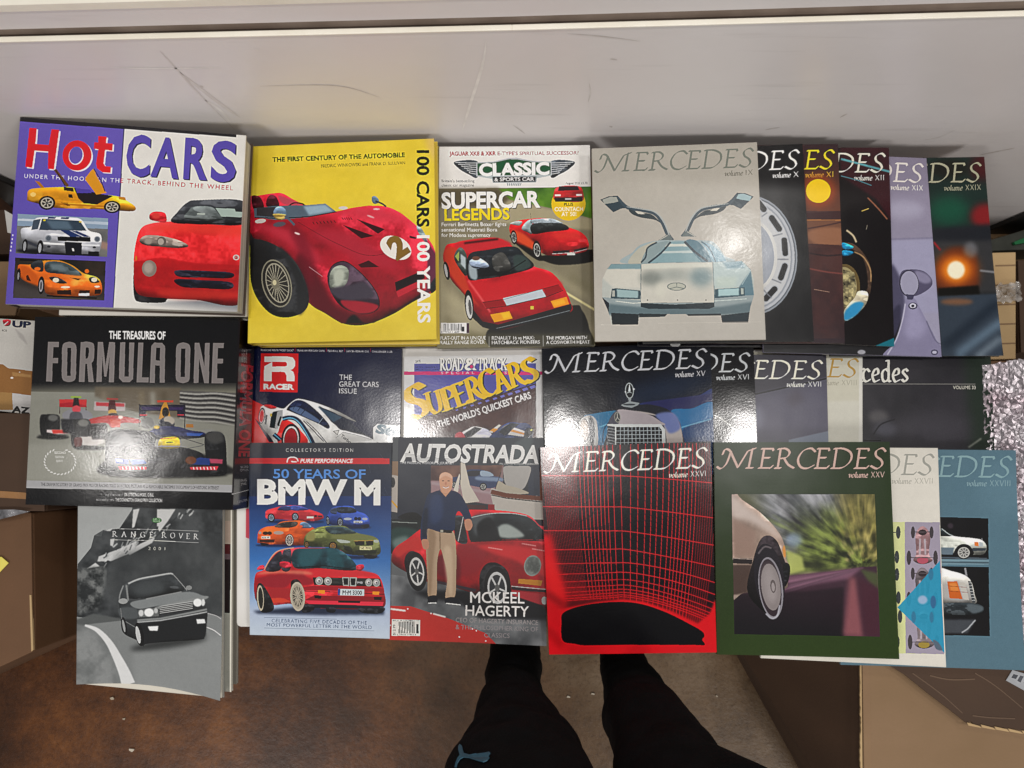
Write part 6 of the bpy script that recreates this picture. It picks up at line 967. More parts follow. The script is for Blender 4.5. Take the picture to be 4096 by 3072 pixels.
# ================================================================ the setting
floor_m = noise_mat('floor_brown', '1e140e', '4a3222', 5, .42, 8, .35, 160, lo=.3, hi=.72, bd=.004)
def floor_mat():
    m, nt, b = mat_new('stained_concrete'); L = nt.links.new
    tc = nt.nodes.new('ShaderNodeTexCoord')
    def N(s, d, r=.6):
        n = nt.nodes.new('ShaderNodeTexNoise'); n.inputs['Scale'].default_value = s; n.inputs['Detail'].default_value = d; n.inputs['Roughness'].default_value = r
        L(tc.outputs['Object'], n.inputs['Vector']); return n
    def ramp(src, stops):
        r = nt.nodes.new('ShaderNodeValToRGB'); e = r.color_ramp.elements
        while len(e) < len(stops): e.new(.5)
        for el, (p, c) in zip(e, stops): el.position = p; el.color = (*lin(c), 1)
        L(src, r.inputs[0]); return r
    a = ramp(N(4.5, 12, .72).outputs[0], [(.30, '2a180b'), (.46, '462812'), (.56, '60391a'), (.64, '784a22'), (.74, '3a2414')])
    g = ramp(N(6, 12, .72).outputs[0], [(.3, '4a3826'), (.5, '68523a'), (.75, '806c56')])
    sx = nt.nodes.new('ShaderNodeSeparateXYZ'); L(tc.outputs['Object'], sx.inputs[0])
    big = N(1.6, 3)
    ad = nt.nodes.new('ShaderNodeMath'); ad.operation = 'MULTIPLY_ADD'; ad.inputs[1].default_value = 1.4; L(sx.outputs[0], ad.inputs[0]); L(big.outputs[0], ad.inputs[2])
    mr = nt.nodes.new('ShaderNodeMapRange'); mr.inputs[1].default_value = .05; mr.inputs[2].default_value = .85; L(ad.outputs[0], mr.inputs[0])
    mx = nt.nodes.new('ShaderNodeMix'); mx.data_type = 'RGBA'; L(mr.outputs[0], mx.inputs[0]); L(a.outputs[0], mx.inputs[6]); L(g.outputs[0], mx.inputs[7])
    sp = ramp(N(130, 5, .75).outputs[0], [(.30, 'a89c90'), (.46, 'ece8e2'), (.58, 'ffffff'), (.72, 'c8b490')])
    m2 = nt.nodes.new('ShaderNodeMix'); m2.data_type = 'RGBA'; m2.blend_type = 'MULTIPLY'; m2.inputs[0].default_value = .8; L(mx.outputs[2], m2.inputs[6]); L(sp.outputs[0], m2.inputs[7])
    L(m2.outputs[2], b.inputs['Base Color']); b.inputs['Roughness'].default_value = .36; b.inputs['Specular IOR Level'].default_value = .32
    bp = nt.nodes.new('ShaderNodeBump'); bp.inputs['Strength'].default_value = .35; bp.inputs['Distance'].default_value = .002
    L(N(70, 6, .7).outputs[0], bp.inputs['Height']); L(bp.outputs[0], b.inputs['Normal'])
    return m
FL = floor_mat()
tag(mesh('floor', [(-5, -4, 0), (5, -4, 0), (5, 4, 0), (-5, 4, 0)], [(0, 1, 2, 3)], FL), kind='structure')
r_ = np.random.default_rng(21)
chip_m = noise_mat('chip', 'b0a490', 'e0d8c8', 60, .8)
def chip(px, py, s, lab):
    c = P(px, py, 0); k = 7; ang = np.sort(r_.uniform(0, 6.28, k)); rr = r_.uniform(.6, 1, k) * s
    top = [c + Vector((math.cos(a) * q, math.sin(a) * q * .6, .003)) for a, q in zip(ang, rr)]; bot = [Vector((v.x, v.y, .0005)) for v in top]
    tag(prism('paint_chip', top, bot, chip_m), lab, 'chip', 'pale chips and crumbs lying on the floor')
chip(530, 2997, .007, 'round pale crumb on the brown floor near the bottom left corner')
chip(450, 2792, .006, 'small pale chip on the brown floor under the grey brochure')
chip(500, 2874, .005, 'thin pale splinter on the floor between the brochure and the crumb')
chip(2275, 2785, .005, 'tiny pale crumb on the floor between the two trouser legs')
chip(2370, 2774, .005, 'small tan chip on the floor beside the right trouser leg')
chip(2865, 2783, .004, 'small pale crumb on the grey floor right of the trouser legs')

# the white upright panel behind the books, its ledge and the boards beyond
D = .5195
def panel_mat(name, c0, c1, rough=.35):
    m, nt, b = mat_new(name); L = nt.links.new
    tc = nt.nodes.new('ShaderNodeTexCoord'); mp = nt.nodes.new('ShaderNodeMapping'); L(tc.outputs['Object'], mp.inputs[0])
    n = nt.nodes.new('ShaderNodeTexNoise'); n.inputs['Scale'].default_value = 2.5; n.inputs['Detail'].default_value = 5; L(mp.outputs[0], n.inputs['Vector'])
    r = nt.nodes.new('ShaderNodeValToRGB'); r.color_ramp.elements[0].position = .3; r.color_ramp.elements[1].position = .7
    r.color_ramp.elements[0].color = (*lin(c0), 1); r.color_ramp.elements[1].color = (*lin(c1), 1); L(n.outputs[0], r.inputs[0])
    # scuffs: thin stretched dark streaks
    mp2 = nt.nodes.new('ShaderNodeMapping'); mp2.inputs['Scale'].default_value = (3, 3, 40); mp2.inputs['Rotation'].default_value = (0, R(28), 0); L(tc.outputs['Object'], mp2.inputs[0])
    s = nt.nodes.new('ShaderNodeTexNoise'); s.inputs['Scale'].default_value = 1.6; s.inputs['Detail'].default_value = 8; L(mp2.outputs[0], s.inputs['Vector'])
    r2 = nt.nodes.new('ShaderNodeValToRGB'); r2.color_ramp.elements[0].position = .60; r2.color_ramp.elements[1].position = .78
    r2.color_ramp.elements[0].color = (1, 1, 1, 1); r2.color_ramp.elements[1].color = (*lin('8c8478'), 1); L(s.outputs[0], r2.inputs[0])
    mx = nt.nodes.new('ShaderNodeMix'); mx.data_type = 'RGBA'; mx.blend_type = 'MULTIPLY'; mx.inputs[0].default_value = .18
    L(r.outputs[0], mx.inputs[6]); L(r2.outputs[0], mx.inputs[7]); L(mx.outputs[2], b.inputs['Base Color'])
    b.inputs['Roughness'].default_value = rough
    n2 = nt.nodes.new('ShaderNodeTexNoise'); n2.inputs['Scale'].default_value = 45; L(tc.outputs['Object'], n2.inputs['Vector'])
    bp = nt.nodes.new('ShaderNodeBump'); bp.inputs['Strength'].default_value = .08; bp.inputs['Distance'].default_value = .004; L(n2.outputs[0], bp.inputs['Height']); L(bp.outputs[0], b.inputs['Normal'])
    return m
PM = panel_mat('white_laminate', 'd6d0ce', 'e0dcdb', .32); CREAM = noise_mat('cream_paint', 'e6e0d0', 'f0ebde', 12, .5, bump=.2)
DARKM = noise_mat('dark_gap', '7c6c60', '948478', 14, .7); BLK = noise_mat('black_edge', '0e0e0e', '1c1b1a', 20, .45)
pn = empty('display_panel', (0, D, 0)); tag(pn, 'white scuffed upright panel standing behind the top row of books', 'panel')
def vpoly(name, pts, y, th, mat, parent, bevel=0):
    fr = [Pv(a, b, y) for a, b in pts]; return prism(name, fr, [v + Vector((0, th, 0)) for v in fr], mat, parent, bevel)
vpoly('board', [(-500, 182), (2048, 122), (4600, 52), (4600, 640), (3976, 917), (3700, 925), (200, 925), (52, 746), (-500, 480)], D, .0045, PM, pn)
ed = [(-500, 182), (2048, 122), (4600, 52)]
for i, (a, b) in enumerate(zip(ed, ed[1:])):
    q = [Pv(*a, D), Pv(*b, D)]
    prism('top_edge', [q[0] + Vector((0, -.001, .003)), q[1] + Vector((0, -.001, .003)), q[1] + Vector((0, .006, .003)), q[0] + Vector((0, .006, .003))],
          [q[0] + Vector((0, -.001, .0002)), q[1] + Vector((0, -.001, .0002)), q[1] + Vector((0, .006, .0002)), q[0] + Vector((0, .006, .0002))], CREAM, pn, .0008)
vpoly('edge_trim', [(-300, 560), (0, 722), (54, 746), (160, 800), (160, 890), (54, 836), (0, 792), (-300, 640)], D - .012, .011, BLK, pn, .002)
vpoly('edge_trim', [(4400, 740), (4096, 868), (3976, 916), (3850, 960), (3850, 1005), (3976, 962), (4096, 920), (4400, 800)], D - .012, .011, BLK, pn, .002)
D2 = D + .008
bk = empty('rear_ledge', (0, D2, 0)); tag(bk, 'white painted ledge running behind the upright panel at the top', 'ledge')
vpoly('face_board', [(-500, 60), (2048, -10), (4600, -80), (4600, -12), (4096, 4), (2048, 66), (0, 118), (-500, 130)], D2, .0025, PM, bk)
a, b = Pv(-500, 60, D2), Pv(4600, -80, D2)
prism('ledge_top', [a + Vector((0, -.001, .012)), b + Vector((0, -.001, .012)), b + Vector((0, .6, .012)), a + Vector((0, .6, .012))], [a + Vector((0, -.001, .0005)), b + Vector((0, -.001, .0005)), b + Vector((0, .6, .0005)), a + Vector((0, .6, .0005))], CREAM, bk)
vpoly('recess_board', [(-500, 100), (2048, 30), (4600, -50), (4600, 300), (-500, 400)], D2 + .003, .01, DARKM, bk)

def scuff(px_pts, wpx, col, name='scuff_mark'):
    q = catmull(px_pts, False, 6); d_ = np.gradient(q, axis=0); d_ /= np.linalg.norm(d_, axis=1, keepdims=True); nn = np.c_[-d_[:, 1], d_[:, 0]]; k_ = np.sin(np.linspace(.15, 3.0, len(q)))[:, None] * wpx / 2
    a_ = [Pv(*v, D - .0004) for v in q + nn * k_] + [Pv(*v, D - .0004) for v in (q - nn * k_)[::-1]]; n_ = len(q)
    mesh(name, a_, [(i, i + 1, 2 * n_ - 2 - i, 2 * n_ - 1 - i) for i in range(n_ - 1)], col, pn)
SC1 = noise_mat('scuff_dark', 'ccc6c2', 'd6d1cd', 60, .6, lo=.4, hi=.6); SC2 = noise_mat('scuff_pale', 'dcd8d4', 'ece8e4', 60, .3); SC3 = noise_mat('scuff_grey', 'b8b0aa', 'cac4c0', 80, .7)
for pp, w_, c_ in (([(640, 205), (700, 270), (800, 380), (940, 520)], 7, SC1), ([(720, 290), (860, 400), (960, 470)], 12, SC1), ([(440, 270), (640, 274), (880, 270)], 6, SC2), ([(820, 400), (880, 440), (930, 500)], 9, SC2),
                   ([(1040, 345), (1280, 340), (1400, 352), (1520, 390)], 3, SC3), ([(1945, 160), (1930, 260), (1880, 420), (1850, 520)], 12, SC2), ([(2270, 135), (2400, 145), (2560, 165)], 4, SC3), ([(2052, 500), (2080, 520), (2100, 535)], 4, SC3),
                   ([(2356, 330), (2362, 370), (2352, 410)], 6, SC1), ([(2440, 236), (2456, 238), (2470, 240)], 5, SC3), ([(2436, 505), (2446, 507), (2450, 508)], 6, SC3), ([(3060, 520), (3110, 512)], 4, SC3) if False else ([(3060, 520), (3090, 514), (3120, 510)], 4, SC3),
                   ([(3920, 620), (3990, 606), (4060, 592)], 4, SC3), ([(3700, 560), (3760, 548), (3820, 520)], 3, SC1), ([(1020, 196), (1028, 200), (1034, 204)], 6, SC2), ([(600, 60), (620, 72), (640, 80)], 1, SC1), ([(3360, 470), (3375, 462), (3390, 455)], 4, SC3), ([(800, 343), (808, 347), (814, 350)], 6, SC3)):
    scuff(pp, w_, c_)

# ================================================================ supports and cartons
def card_mat(name, c0, c1, sc_=30, rough=.75):
    return noise_mat(name, c0, c1, 7, rough, 9, .25, 200, stretch=(1, 1.4, 1), lo=.25, hi=.75, bd=.001)
TAN = card_mat('tan_cardboard', '7c6244', '886c50'); BRN = card_mat('brown_cardboard', '5c4028', '6a4a30'); DBR = card_mat('dark_cardboard', '3a2718', '46301f')
KRAFT = card_mat('kraft_light', 'b09268', 'c0a478'); TAPE = noise_mat('brown_tape', '8c6440', '9c744c', 20, .18, bump=.5, bscale=60)
WHT = noise_mat('white_board', 'd0cdc8', 'dcdad6', 10, .45, bump=.15)
def carton(name, top, z, label, mat, bottom=None, inset=0, tape=None, group=None, bevel=.003):
    tp = [P(x, y, z) for x, y in top]; bt = [P(x, y, .0) for x, y in bottom] if bottom else [Vector((v.x, v.y, 0)) for v in tp]
    for v in bt: v.z = .001
    c = sum(tp, Vector()) / len(tp); e = empty(name, (c.x, c.y, 0)); tag(e, label, 'box', group or 'cardboard boxes under and around the books')
    prism('box_body', [v - Vector((0, 0, .005)) for v in tp], bt, mat, e, bevel)
    prism('top_flap', tp, [v - Vector((0, 0, .0045)) for v in tp], mat, e, .0015)
    if tape: 
        q = [P(x, y, z + .0008) for x, y in tape]; prism('packing_tape', q, [v - Vector((0, 0, .0006)) for v in q], TAPE, e)
    return e
carton('cardboard_box', [(130, 560), (950, 600), (950, 1235), (75, 1215)], .4435, 'brown box under the purple and white picture book', BRN)
carton('cardboard_box', [(165, 1300), (930, 1300), (905, 2010), (140, 2000)], .409, 'brown box under the black racing book', BRN)
carton('cardboard_box', [(345, 2075), (845, 2075), (845, 2555), (345, 2555)], .3845, 'brown box under the grey brochure', BRN)
carton('cardboard_box', [(1060, 610), (3880, 660), (3960, 1392), (1060, 1355)], .4198, 'long box under the whole top row of books', BRN)
carton('cardboard_box', [(3200, 1450), (4400, 1440), (4400, 2600), (3300, 2600)], .3945, 'box under the right end of the lower magazines', BRN)
# low white table under the middle
e = empty('low_table', tuple(P(2000, 1900, 0))); tag(e, 'low white table under the magazines with one rounded corner showing', 'table')
tp = [(945, 1380), (3100, 1396), (3100, 2420), (1030, 2508), (962, 2508), (949, 2503), (945, 2490)]
q = flat(tp, .3948); prism('tabletop', q, [v - Vector((0, 0, .02)) for v in q], WHT, e, .002)
for x, y in ((1150, 1500), (2950, 1500), (1150, 2280), (2950, 2280)):
    c = P(x, y, .3745); s = .015
    prism('leg', [Vector((c.x + a, c.y + b, .3745)) for a, b in ((-s, -s), (s, -s), (s, s), (-s, s))], [Vector((c.x + a, c.y + b, .001)) for a, b in ((-s, -s), (s, -s), (s, s), (-s, s))], WHT, e, .002)
# left side boxes
e = carton('cardboard_box', [(-500, 2000), (124, 2050), (132, 2606), (-500, 2900)], .30, 'large brown box on the floor left of the grey brochure', BRN)
q = flat([(118, 2380), (125, 2380), (133, 2600), (125, 2606)], .301); prism('torn_edge', q, [v - Vector((0, 0, .004)) for v in q], KRAFT, e)
q = flat([(-60, 2225), (6, 2228), (34, 2252), (-4, 2292), (-60, 2300)], .303); tag(prism('sticky_note', q, [v - Vector((0, 0, .001)) for v in q], noise_mat('note', 'dccc58', 'ece070', 9, .7)), 'yellow paper corner lying at the far left edge', 'note')
e = carton('cardboard_box', [(-500, 1640), (170, 1655), (178, 2045), (-500, 2040)], .34, 'dark brown box flap left of the black racing book', DBR, tape=[(-500, 1930), (168, 1975), (166, 2000), (-500, 1962)])
q = flat([(-200, 2040), (60, 2038), (120, 2046), (-10, 2080), (-200, 2100)], .345); tag(prism('plastic_film', q, [v - Vector((0, 0, .001)) for v in q], noise_mat('film', '3a3a3c', '8c8c90', 60, .12, bump=1, bscale=70)), 'crumpled strip of clear film at the edge of the dark flap', 'film')
e = carton('cardboard_box', [(-500, 1270), (195, 1285), (190, 1640), (-500, 1632)], .32, 'shipping box with white printed labels at the left edge', TAN)
A = Art([(-40, 1272), (150, 1284), (150, 1660), (-40, 1640)], (0, 1250, .5128), 'c9c6c0')
A.s_([(20, 60), (60, 55), (84, 65), (75, 100), (50, 108), (30, 100)], 'a82c38'); A.l([(30, 98), (62, 70)], 8, 'dcd8d4'); A.t('UP', 92, 112, 240, 122, 48, '1e2a48', .05); A.t('ICE', 16, 148, 52, 150, 14, '3c3c40', .01)
A.p([(-80, 405), (20, 408), (60, 440), (250, 460), (250, 660), (-80, 640)], '966c40'); A.p([(90, 470), (240, 490), (240, 510), (95, 500)], 'b08858', b=3); A.p([(-80, 620), (90, 630), (100, 760), (-80, 760)], 'a88454'); A.p([(92, 632), (250, 650), (250, 800), (100, 760)], 'c9c6c4'); A.t('AZ', 88, 776, 232, 790, 46, '2a2624', .05); A.e(90, 515, 12, 7, 'ece4dc'); A.e(150, 470, 6, 4, 'ece4dc'); A.p([(110, 120), (180, 180), (215, 260), (150, 200)], 'b4b0ac', b=8)
def art_sheet(name, quad, z, art, parent, rough=.5, th=.0008, **k):
    m = print_mat(name, art.image(name), rough, .15, 200, **k)
    tp_ = flat(quad, z); v = tp_ + [p_ - Vector((0, 0, th)) for p_ in tp_]
    return fix_normals(mesh(name, v, [(3, 2, 1, 0), (4, 5, 6, 7), (0, 1, 5, 4), (1, 2, 6, 5), (2, 3, 7, 6), (3, 0, 4, 7)], m, parent, uvs=[(0, 1), (1, 1), (1, 0), (0, 0)] * 2))
art_sheet('printed_label', A.q, .3213, A, e)
carton('cardboard_box', [(-500, 1040), (110, 1046), (60, 1262), (-500, 1262)], .22, 'tan box edge left of the purple book', TAN)
carton('cardboard_box', [(-500, 850), (30, 838), (110, 900), (100, 1018), (-500, 1010)], .16, 'open box under the black trim at the upper left', DBR)
q = flat([(18, 840), (70, 870), (70, 940), (30, 930)], .165); tag(prism('paper_scrap', q, [v - Vector((0, 0, .001)) for v in q], WHT), 'white paper scrap beside the spine of the purple book', 'paper')
# right side boxes
tp = [(3441, 2250), (4400, 2250), (4400, 3400), (3458, 3400)]
e = carton('cardboard_box', tp, .37, 'large tan box at the lower right under the magazines', TAN, bottom=[(2752, 2250), (3600, 2250), (3600, 3330), (3346, 3330)])
def solid_mesh(name, pts3, mat, parent=None, th=.004): return prism(name, pts3, [v - Vector((0, 0, th)) for v in pts3], mat, parent)
q = [P(3438, 2560, .374), P(3444, 2560, .3745), P(3462, 3400, .3745), P(3446, 3400, .374)]
side = [P(3436, 2250, .366), P(3452, 3400, .366), P(3342, 3330, .004), P(2748, 2250, .004)]
nrm = (side[1] - side[0]).cross(side[3] - side[0]).normalized(); nrm = nrm if nrm.x < 0 else -nrm
prism('side_flap', [v + nrm * .004 for v in side], [v + nrm * .0012 for v in side], DBR, e)
rg_ = random.Random(8); rag = [P(3441 + rg_.gauss(0, .8) + (3 if 26 < k < 34 else 0), 2600 + k * 10, .3748) for k in range(48)]
prism('torn_edge', rag + [P(3450, 3080, .3748), P(3445, 2600, .3748)], [v - Vector((0, 0, .003)) for v in rag + [P(3450, 3080, .3748), P(3445, 2600, .3748)]], KRAFT, e)
rr_ = random.Random(4)
def side_pt(u, v): return (side[0] * (1 - u) + side[1] * u) * (1 - v) + (side[3] * (1 - u) + side[2] * u) * v
def on_side(uv_, lift=.0046): return [side_pt(*q_) + nrm * lift for q_ in uv_]
SCR = card_mat('scratched_cardboard', '2a1c12', '38281c'); SCL = card_mat('scuffed_cardboard', '584434', '66503e')
for k in range(9):
    u, v = .40 + k * .022 + rr_.random() * .02, .62 - k * .03 + rr_.random() * .1; du, dv, w_ = .05 + rr_.random() * .05, -.28, .003
    t4 = on_side([(u, v), (u + du, v + dv), (u + du + w_, v + dv), (u + w_, v)]); prism('scratch', t4, [v_ - nrm * .0005 for v_ in t4], SCR if k % 2 else SCL, e)
q = flat([(3448, 2560), (3476, 2560), (3492, 3380), (3462, 3380)], .3708); prism('fold_strip', q, [v - Vector((0, 0, .0006)) for v in q], card_mat('fold_cardboard', '7c6044', '8a6e50'), e)
edge = [(3548, 2655), (3620, 2700), (3720, 2780), (3800, 2840), (3868, 2894), (3885, 2886), (3900, 2905), (3950, 2908), (3990, 2914), (4040, 2916), (4096, 2924), (4300, 2940)]
flap = empty('box_flap', tuple(P(3900, 2750, 0))); tag(flap, 'dark brown torn flap with a white sticker at the lower right corner', 'flap')
tq = flat(edge + [(4420, 2700), (4420, 2400), (3548, 2400)], .39); prism('flap_board', tq, [v - Vector((0, 0, .005)) for v in tq], DBR, flap, .001)
for pp_ in ([(3720, 2700), (3800, 2716), (3900, 2714)], [(3650, 2690), (3760, 2770), (3850, 2850)], [(3900, 2690), (3980, 2740), (4090, 2830)], [(3890, 2860), (3960, 2868), (4060, 2872)]):
    cv = catmull(pp_, False, 6); t4 = flat([(x_, y_) for x_, y_ in cv] + [(x_, y_ + 5) for x_, y_ in cv[::-1]], .3906); prism('crease', t4, [v - Vector((0, 0, .0005)) for v in t4], SCL, flap)
for k in range(5):
    x0, y0 = 3868 + k * 55, 2890 + k * 8; q = flat([(x0, y0), (x0 + 50, y0 + 10 + rr_.random() * 6), (x0 + 60, y0 + 22), (x0 + 6, y0 + 12)], .3915); prism('torn_paper', q, [v - Vector((0, 0, .001)) for v in q], KRAFT, flap)
A = Art([(4050, 2680), (4150, 2710), (4120, 2775), (4024, 2722)], None, 'a8aaae'); A.r(120, 300, 300, 640, '54565c'); A.r(380, 250, 520, 700, '5c5e64'); A.r(620, 300, 760, 640, '4c4e54')
art_sheet('printed_label', A.q, .3915, A, flap)
e = carton('cardboard_box', [(3860, 1013), (4064, 1008), (4064, 1436), (3860, 1440)], .26, 'tall tan box standing behind the foil envelope', KRAFT)
for k in range(5): 
    q = flat([(3982, 1060 + k * 78), (4062, 1058 + k * 78), (4062, 1064 + k * 78), (3982, 1066 + k * 78)], .2605); prism('crease', q, [v - Vector((0, 0, .0004)) for v in q], TAN, e)
carton('cardboard_box', [(4072, 1040), (4400, 1030), (4400, 1400), (4085, 1410)], .18, 'dark box at the right edge beside the tall tan box', DBR)
carton('storage_crate', [(3960, 960), (4400, 830), (4400, 985), (3965, 1004)], .08, 'dark grey crate under the panel edge at the upper right', noise_mat('crate_grey', '2c2e2a', '4a4c44', 16, .5))
q = flat([(4056, 968), (4110, 946), (4110, 970), (4062, 978)], .09); tag(prism('green_tape', q, [v - Vector((0, 0, .006)) for v in q], noise_mat('green', '1f6c40', '2c8450', 9, .4)), 'green strip on the dark crate at the right edge', 'strip')

# crinkled silver bubble envelope and wrap
def grid_sheet(name, quad, z, amp, nx, ny, mat, parent=None, seed=0, rough=3):
    r = np.random.default_rng(seed); g = r.random((ny + 1, nx + 1)); c = [Vector(P(x, y, z)) for x, y in quad]; vs = []; fs = []
    for j in range(ny + 1):
        for i in range(nx + 1):
            u, v = i / nx, j / ny; p_ = (c[0] * (1 - u) + c[1] * u) * (1 - v) + (c[3] * (1 - u) + c[2] * u) * v
            ed_ = min(1, 6 * min(u, v, 1 - u, 1 - v)); vs.append(p_ + Vector((r.normal(0, amp * .3), r.normal(0, amp * .3), amp * (g[j, i] - .5) * 1.6 * (0.3 + .7 * ed_))))
    for j in range(ny):
        for i in range(nx):
            a_ = j * (nx + 1) + i; q_ = (a_, a_ + nx + 1, a_ + nx + 2, a_ + 1)
            fs += [(q_[0], q_[1], q_[2]), (q_[0], q_[2], q_[3])] if (i + j) % 2 else [(q_[0], q_[1], q_[3]), (q_[1], q_[2], q_[3])]
    o = mesh(name, vs, fs, mat, parent); m = o.modifiers.new('thick', 'SOLIDIFY'); m.thickness = .001; m.offset = -1; return o
FOIL = noise_mat('foil', 'a8989f', 'd0ccd0', 14, .42, bump=.4, bscale=90, metal=1, bd=.002)
e = empty('foil_envelope', tuple(P(4080, 2000, .3945))); tag(e, 'crinkled silver foil envelope at the right edge behind the blue magazine', 'envelope')
grid_sheet('foil_front', [(3930, 1462), (4420, 1380), (4420, 2560), (3960, 2570)], 0.402, .0024, 54, 120, FOIL, e, 3)
q = flat([(3935, 1465), (4415, 1385), (4415, 2555), (3965, 2560)], .3975); prism('foil_back', q, [v - Vector((0, 0, .002)) for v in q], FOIL, e)
FILM = noise_mat('clear_wrap', 'a09890', 'e8e4e0', 60, .1, bump=1, bscale=90)
fm = FILM.node_tree.nodes['Principled BSDF']; fm.inputs['Alpha'].default_value = .35
e = tag(grid_sheet('plastic_wrap', [(3984, 1140), (4082, 1136), (4090, 1200), (3984, 1210)], .268, .008, 9, 7, FILM, None, 9), 'scrap of clear plastic wrap on the tall tan box', 'wrap')

# ================================================================ books and magazines
def plain(name, c, rough=.5): return noise_mat(name, c, c, 30, rough, bump=.1)
PAGE = noise_mat('page_edges', 'b4aea0', 'ded9cc', 1, .8, 3, .6, 3, stretch=(2, 2, 900), lo=.35, hi=.65)
PAPER = plain('paper_white', 'd4d0c6', .6)
GR = {'r': 'car magazines and books laid out in rows'}
def slab(name, C4, z1, z0, mats, parent, nx=10, ny=12, fz=None, img_side=True, xyadj=None):
    vs = []; uv = []; fs = []; mi = []
    for zz in (z1, z0):
        for j in range(ny + 1):
            for i in range(nx + 1):
                u, v = i / nx, j / ny; p_ = (C4[0] * (1 - u) + C4[1] * u) * (1 - v) + (C4[3] * (1 - u) + C4[2] * u) * v
                h = fz(u, v) if fz else 0; a_ = xyadj(u, v) if xyadj else (0, 0)
                vs.append(Vector((p_.x + a_[0], p_.y + a_[1], zz + h))); uv.append((u, 1 - v))
    n = (nx + 1) * (ny + 1)
    for j in range(ny):
        for i in range(nx):
            a_ = j * (nx + 1) + i; fs.append((a_, a_ + nx + 1, a_ + nx + 2, a_ + 1)); mi.append(0)
            b_ = a_ + n; fs.append((b_, b_ + 1, b_ + nx + 2, b_ + nx + 1)); mi.append(1)
    rim = [i for i in range(nx + 1)] + [j * (nx + 1) + nx for j in range(1, ny + 1)] + [ny * (nx + 1) + i for i in range(nx - 1, -1, -1)] + [j * (nx + 1) for j in range(ny - 1, 0, -1)]
    k0 = len(vs); m_ = len(rim)
    for off in (0, n):
        for i in rim: vs.append(vs[i + off].copy()); uv.append(uv[i])
    for i in range(m_): fs.append((k0 + i, k0 + (i + 1) % m_, k0 + m_ + (i + 1) % m_, k0 + m_ + i)); mi.append(1)
    o = mesh(name, vs, fs, mats[0], parent, uvs=uv)
    o.data.materials.append(mats[1])
    for p_, m_ in zip(o.data.polygons, mi): p_.material_index = m_
    for p_ in o.data.polygons: p_.use_smooth = p_.material_index == 0
    return o
def inset(C4, d, dr=None):
    c = sum(C4, Vector()) / 4; out = []
    for v in C4:
        w_ = v - c; out.append(c + Vector((w_.x - math.copysign(d, w_.x), w_.y - math.copysign(d, w_.y), 0)))
    return out
def book(key, name, label, cat, z, t, quad=None, art=None, side='c8c4ba', back=None, board=.0006, rough=.3, bump=.25, coat=0, wave=.0012, lift=(0, 0, 0, 0), spine=True, bsc=320, group=GR['r'], spec=.5, xyadj=None, seed=0, bdist=.00014):
    quad = quad or Q[key]; C4 = [P(x, y, z) for x, y in quad]
    c = sum(C4, Vector()) / 4; e = empty(name, (c.x, c.y, z - t)); tag(e, label, cat, group)
    if art is None: art = ARTS[key]() if key else None
    cm = print_mat('cover_' + name, art.image('cover_' + key), rough, bump, bsc, coat=coat, spec=spec, bdist=bdist) if art else plain('cover', back or '303030', rough)
    sm = plain('cover_edge', side, .6)
    r = random.Random(seed + int(quad[0][0])); ph = [r.uniform(0, 6.28) for _ in range(4)]
    def fz(u, v):
        L_ = lift[0] * (1 - u) ** 3 * (1 - v) ** 3 + lift[1] * u ** 3 * (1 - v) ** 3 + lift[2] * u ** 3 * v ** 3 + lift[3] * (1 - u) ** 3 * v ** 3
        return L_ + wave * (math.sin(u * 3 + ph[0]) * math.sin(v * 2.6 + ph[1]) * .6 + .4 * math.sin(v * 6 + ph[2]) * u) - wave * .8
    slab('front_cover', C4, z, z - board, [cm, sm], e, fz=fz, xyadj=xyadj)
    bi = inset(C4, .0012 if board < .001 else .003)
    pf = lambda u, v: fz(u, v) * .9
    slab('page_block', bi, z - board - wave * .1 - .0002, z - t + board + .0002, [PAGE, PAGE], e, 4, 5, fz=lambda u, v: 0 if wave == 0 else -wave, xyadj=None)
    q_ = [Vector((v.x, v.y, z - t + board)) for v in C4]
    prism('back_cover', q_, [v - Vector((0, 0, board)) for v in q_], plain('back_cover', back or side, .5), e)
    if spine:
        l0, l1 = C4[0], C4[3]; d = (C4[1] - C4[0]).normalized() * .001
        q_ = [Vector((v.x, v.y, z - board - wave * 2 - .0003)) for v in (l0 - d * .2, l0 + d, l1 + d, l1 - d * .2)]
        prism('spine', q_, [Vector((v.x, v.y, z - t + board + .0003)) for v in q_], plain('spine', back or side, .4), e)
    return e
MG = 'car magazines laid out in overlapping rows'; BK = 'hardback car books in the rows'
# --- under books first
book(None, 'white_hardback', 'white hardback whose page edges show below the purple picture book', 'book', .4745, .0305, quad=[(262, 625), (985, 640), (986, 1266), (236, 1260)], back='c8c4bc', board=.0025, rough=.4, wave=0, group=BK)
q = flat([(268, 1236), (340, 1244), (345, 1256), (300, 1258)], .4402); 
e = book('hot', 'picture_book', 'square purple and white picture book with a red roadster and orange racer cover', 'book', .505, .030, side='d8d4ce', back='4a3c34', board=.0022, rough=.30, wave=0, group=BK, coat=.3)
e = book('f1', 'racing_book', 'black hardback with three racing cars and tall grey capitals on its cover', 'book', .470, .0605, side='1c1c1e', back='1a1718', board=.0025, rough=.16, bump=.8, wave=0, spine=False, group=BK, coat=.35, bsc=300, bdist=.00008)
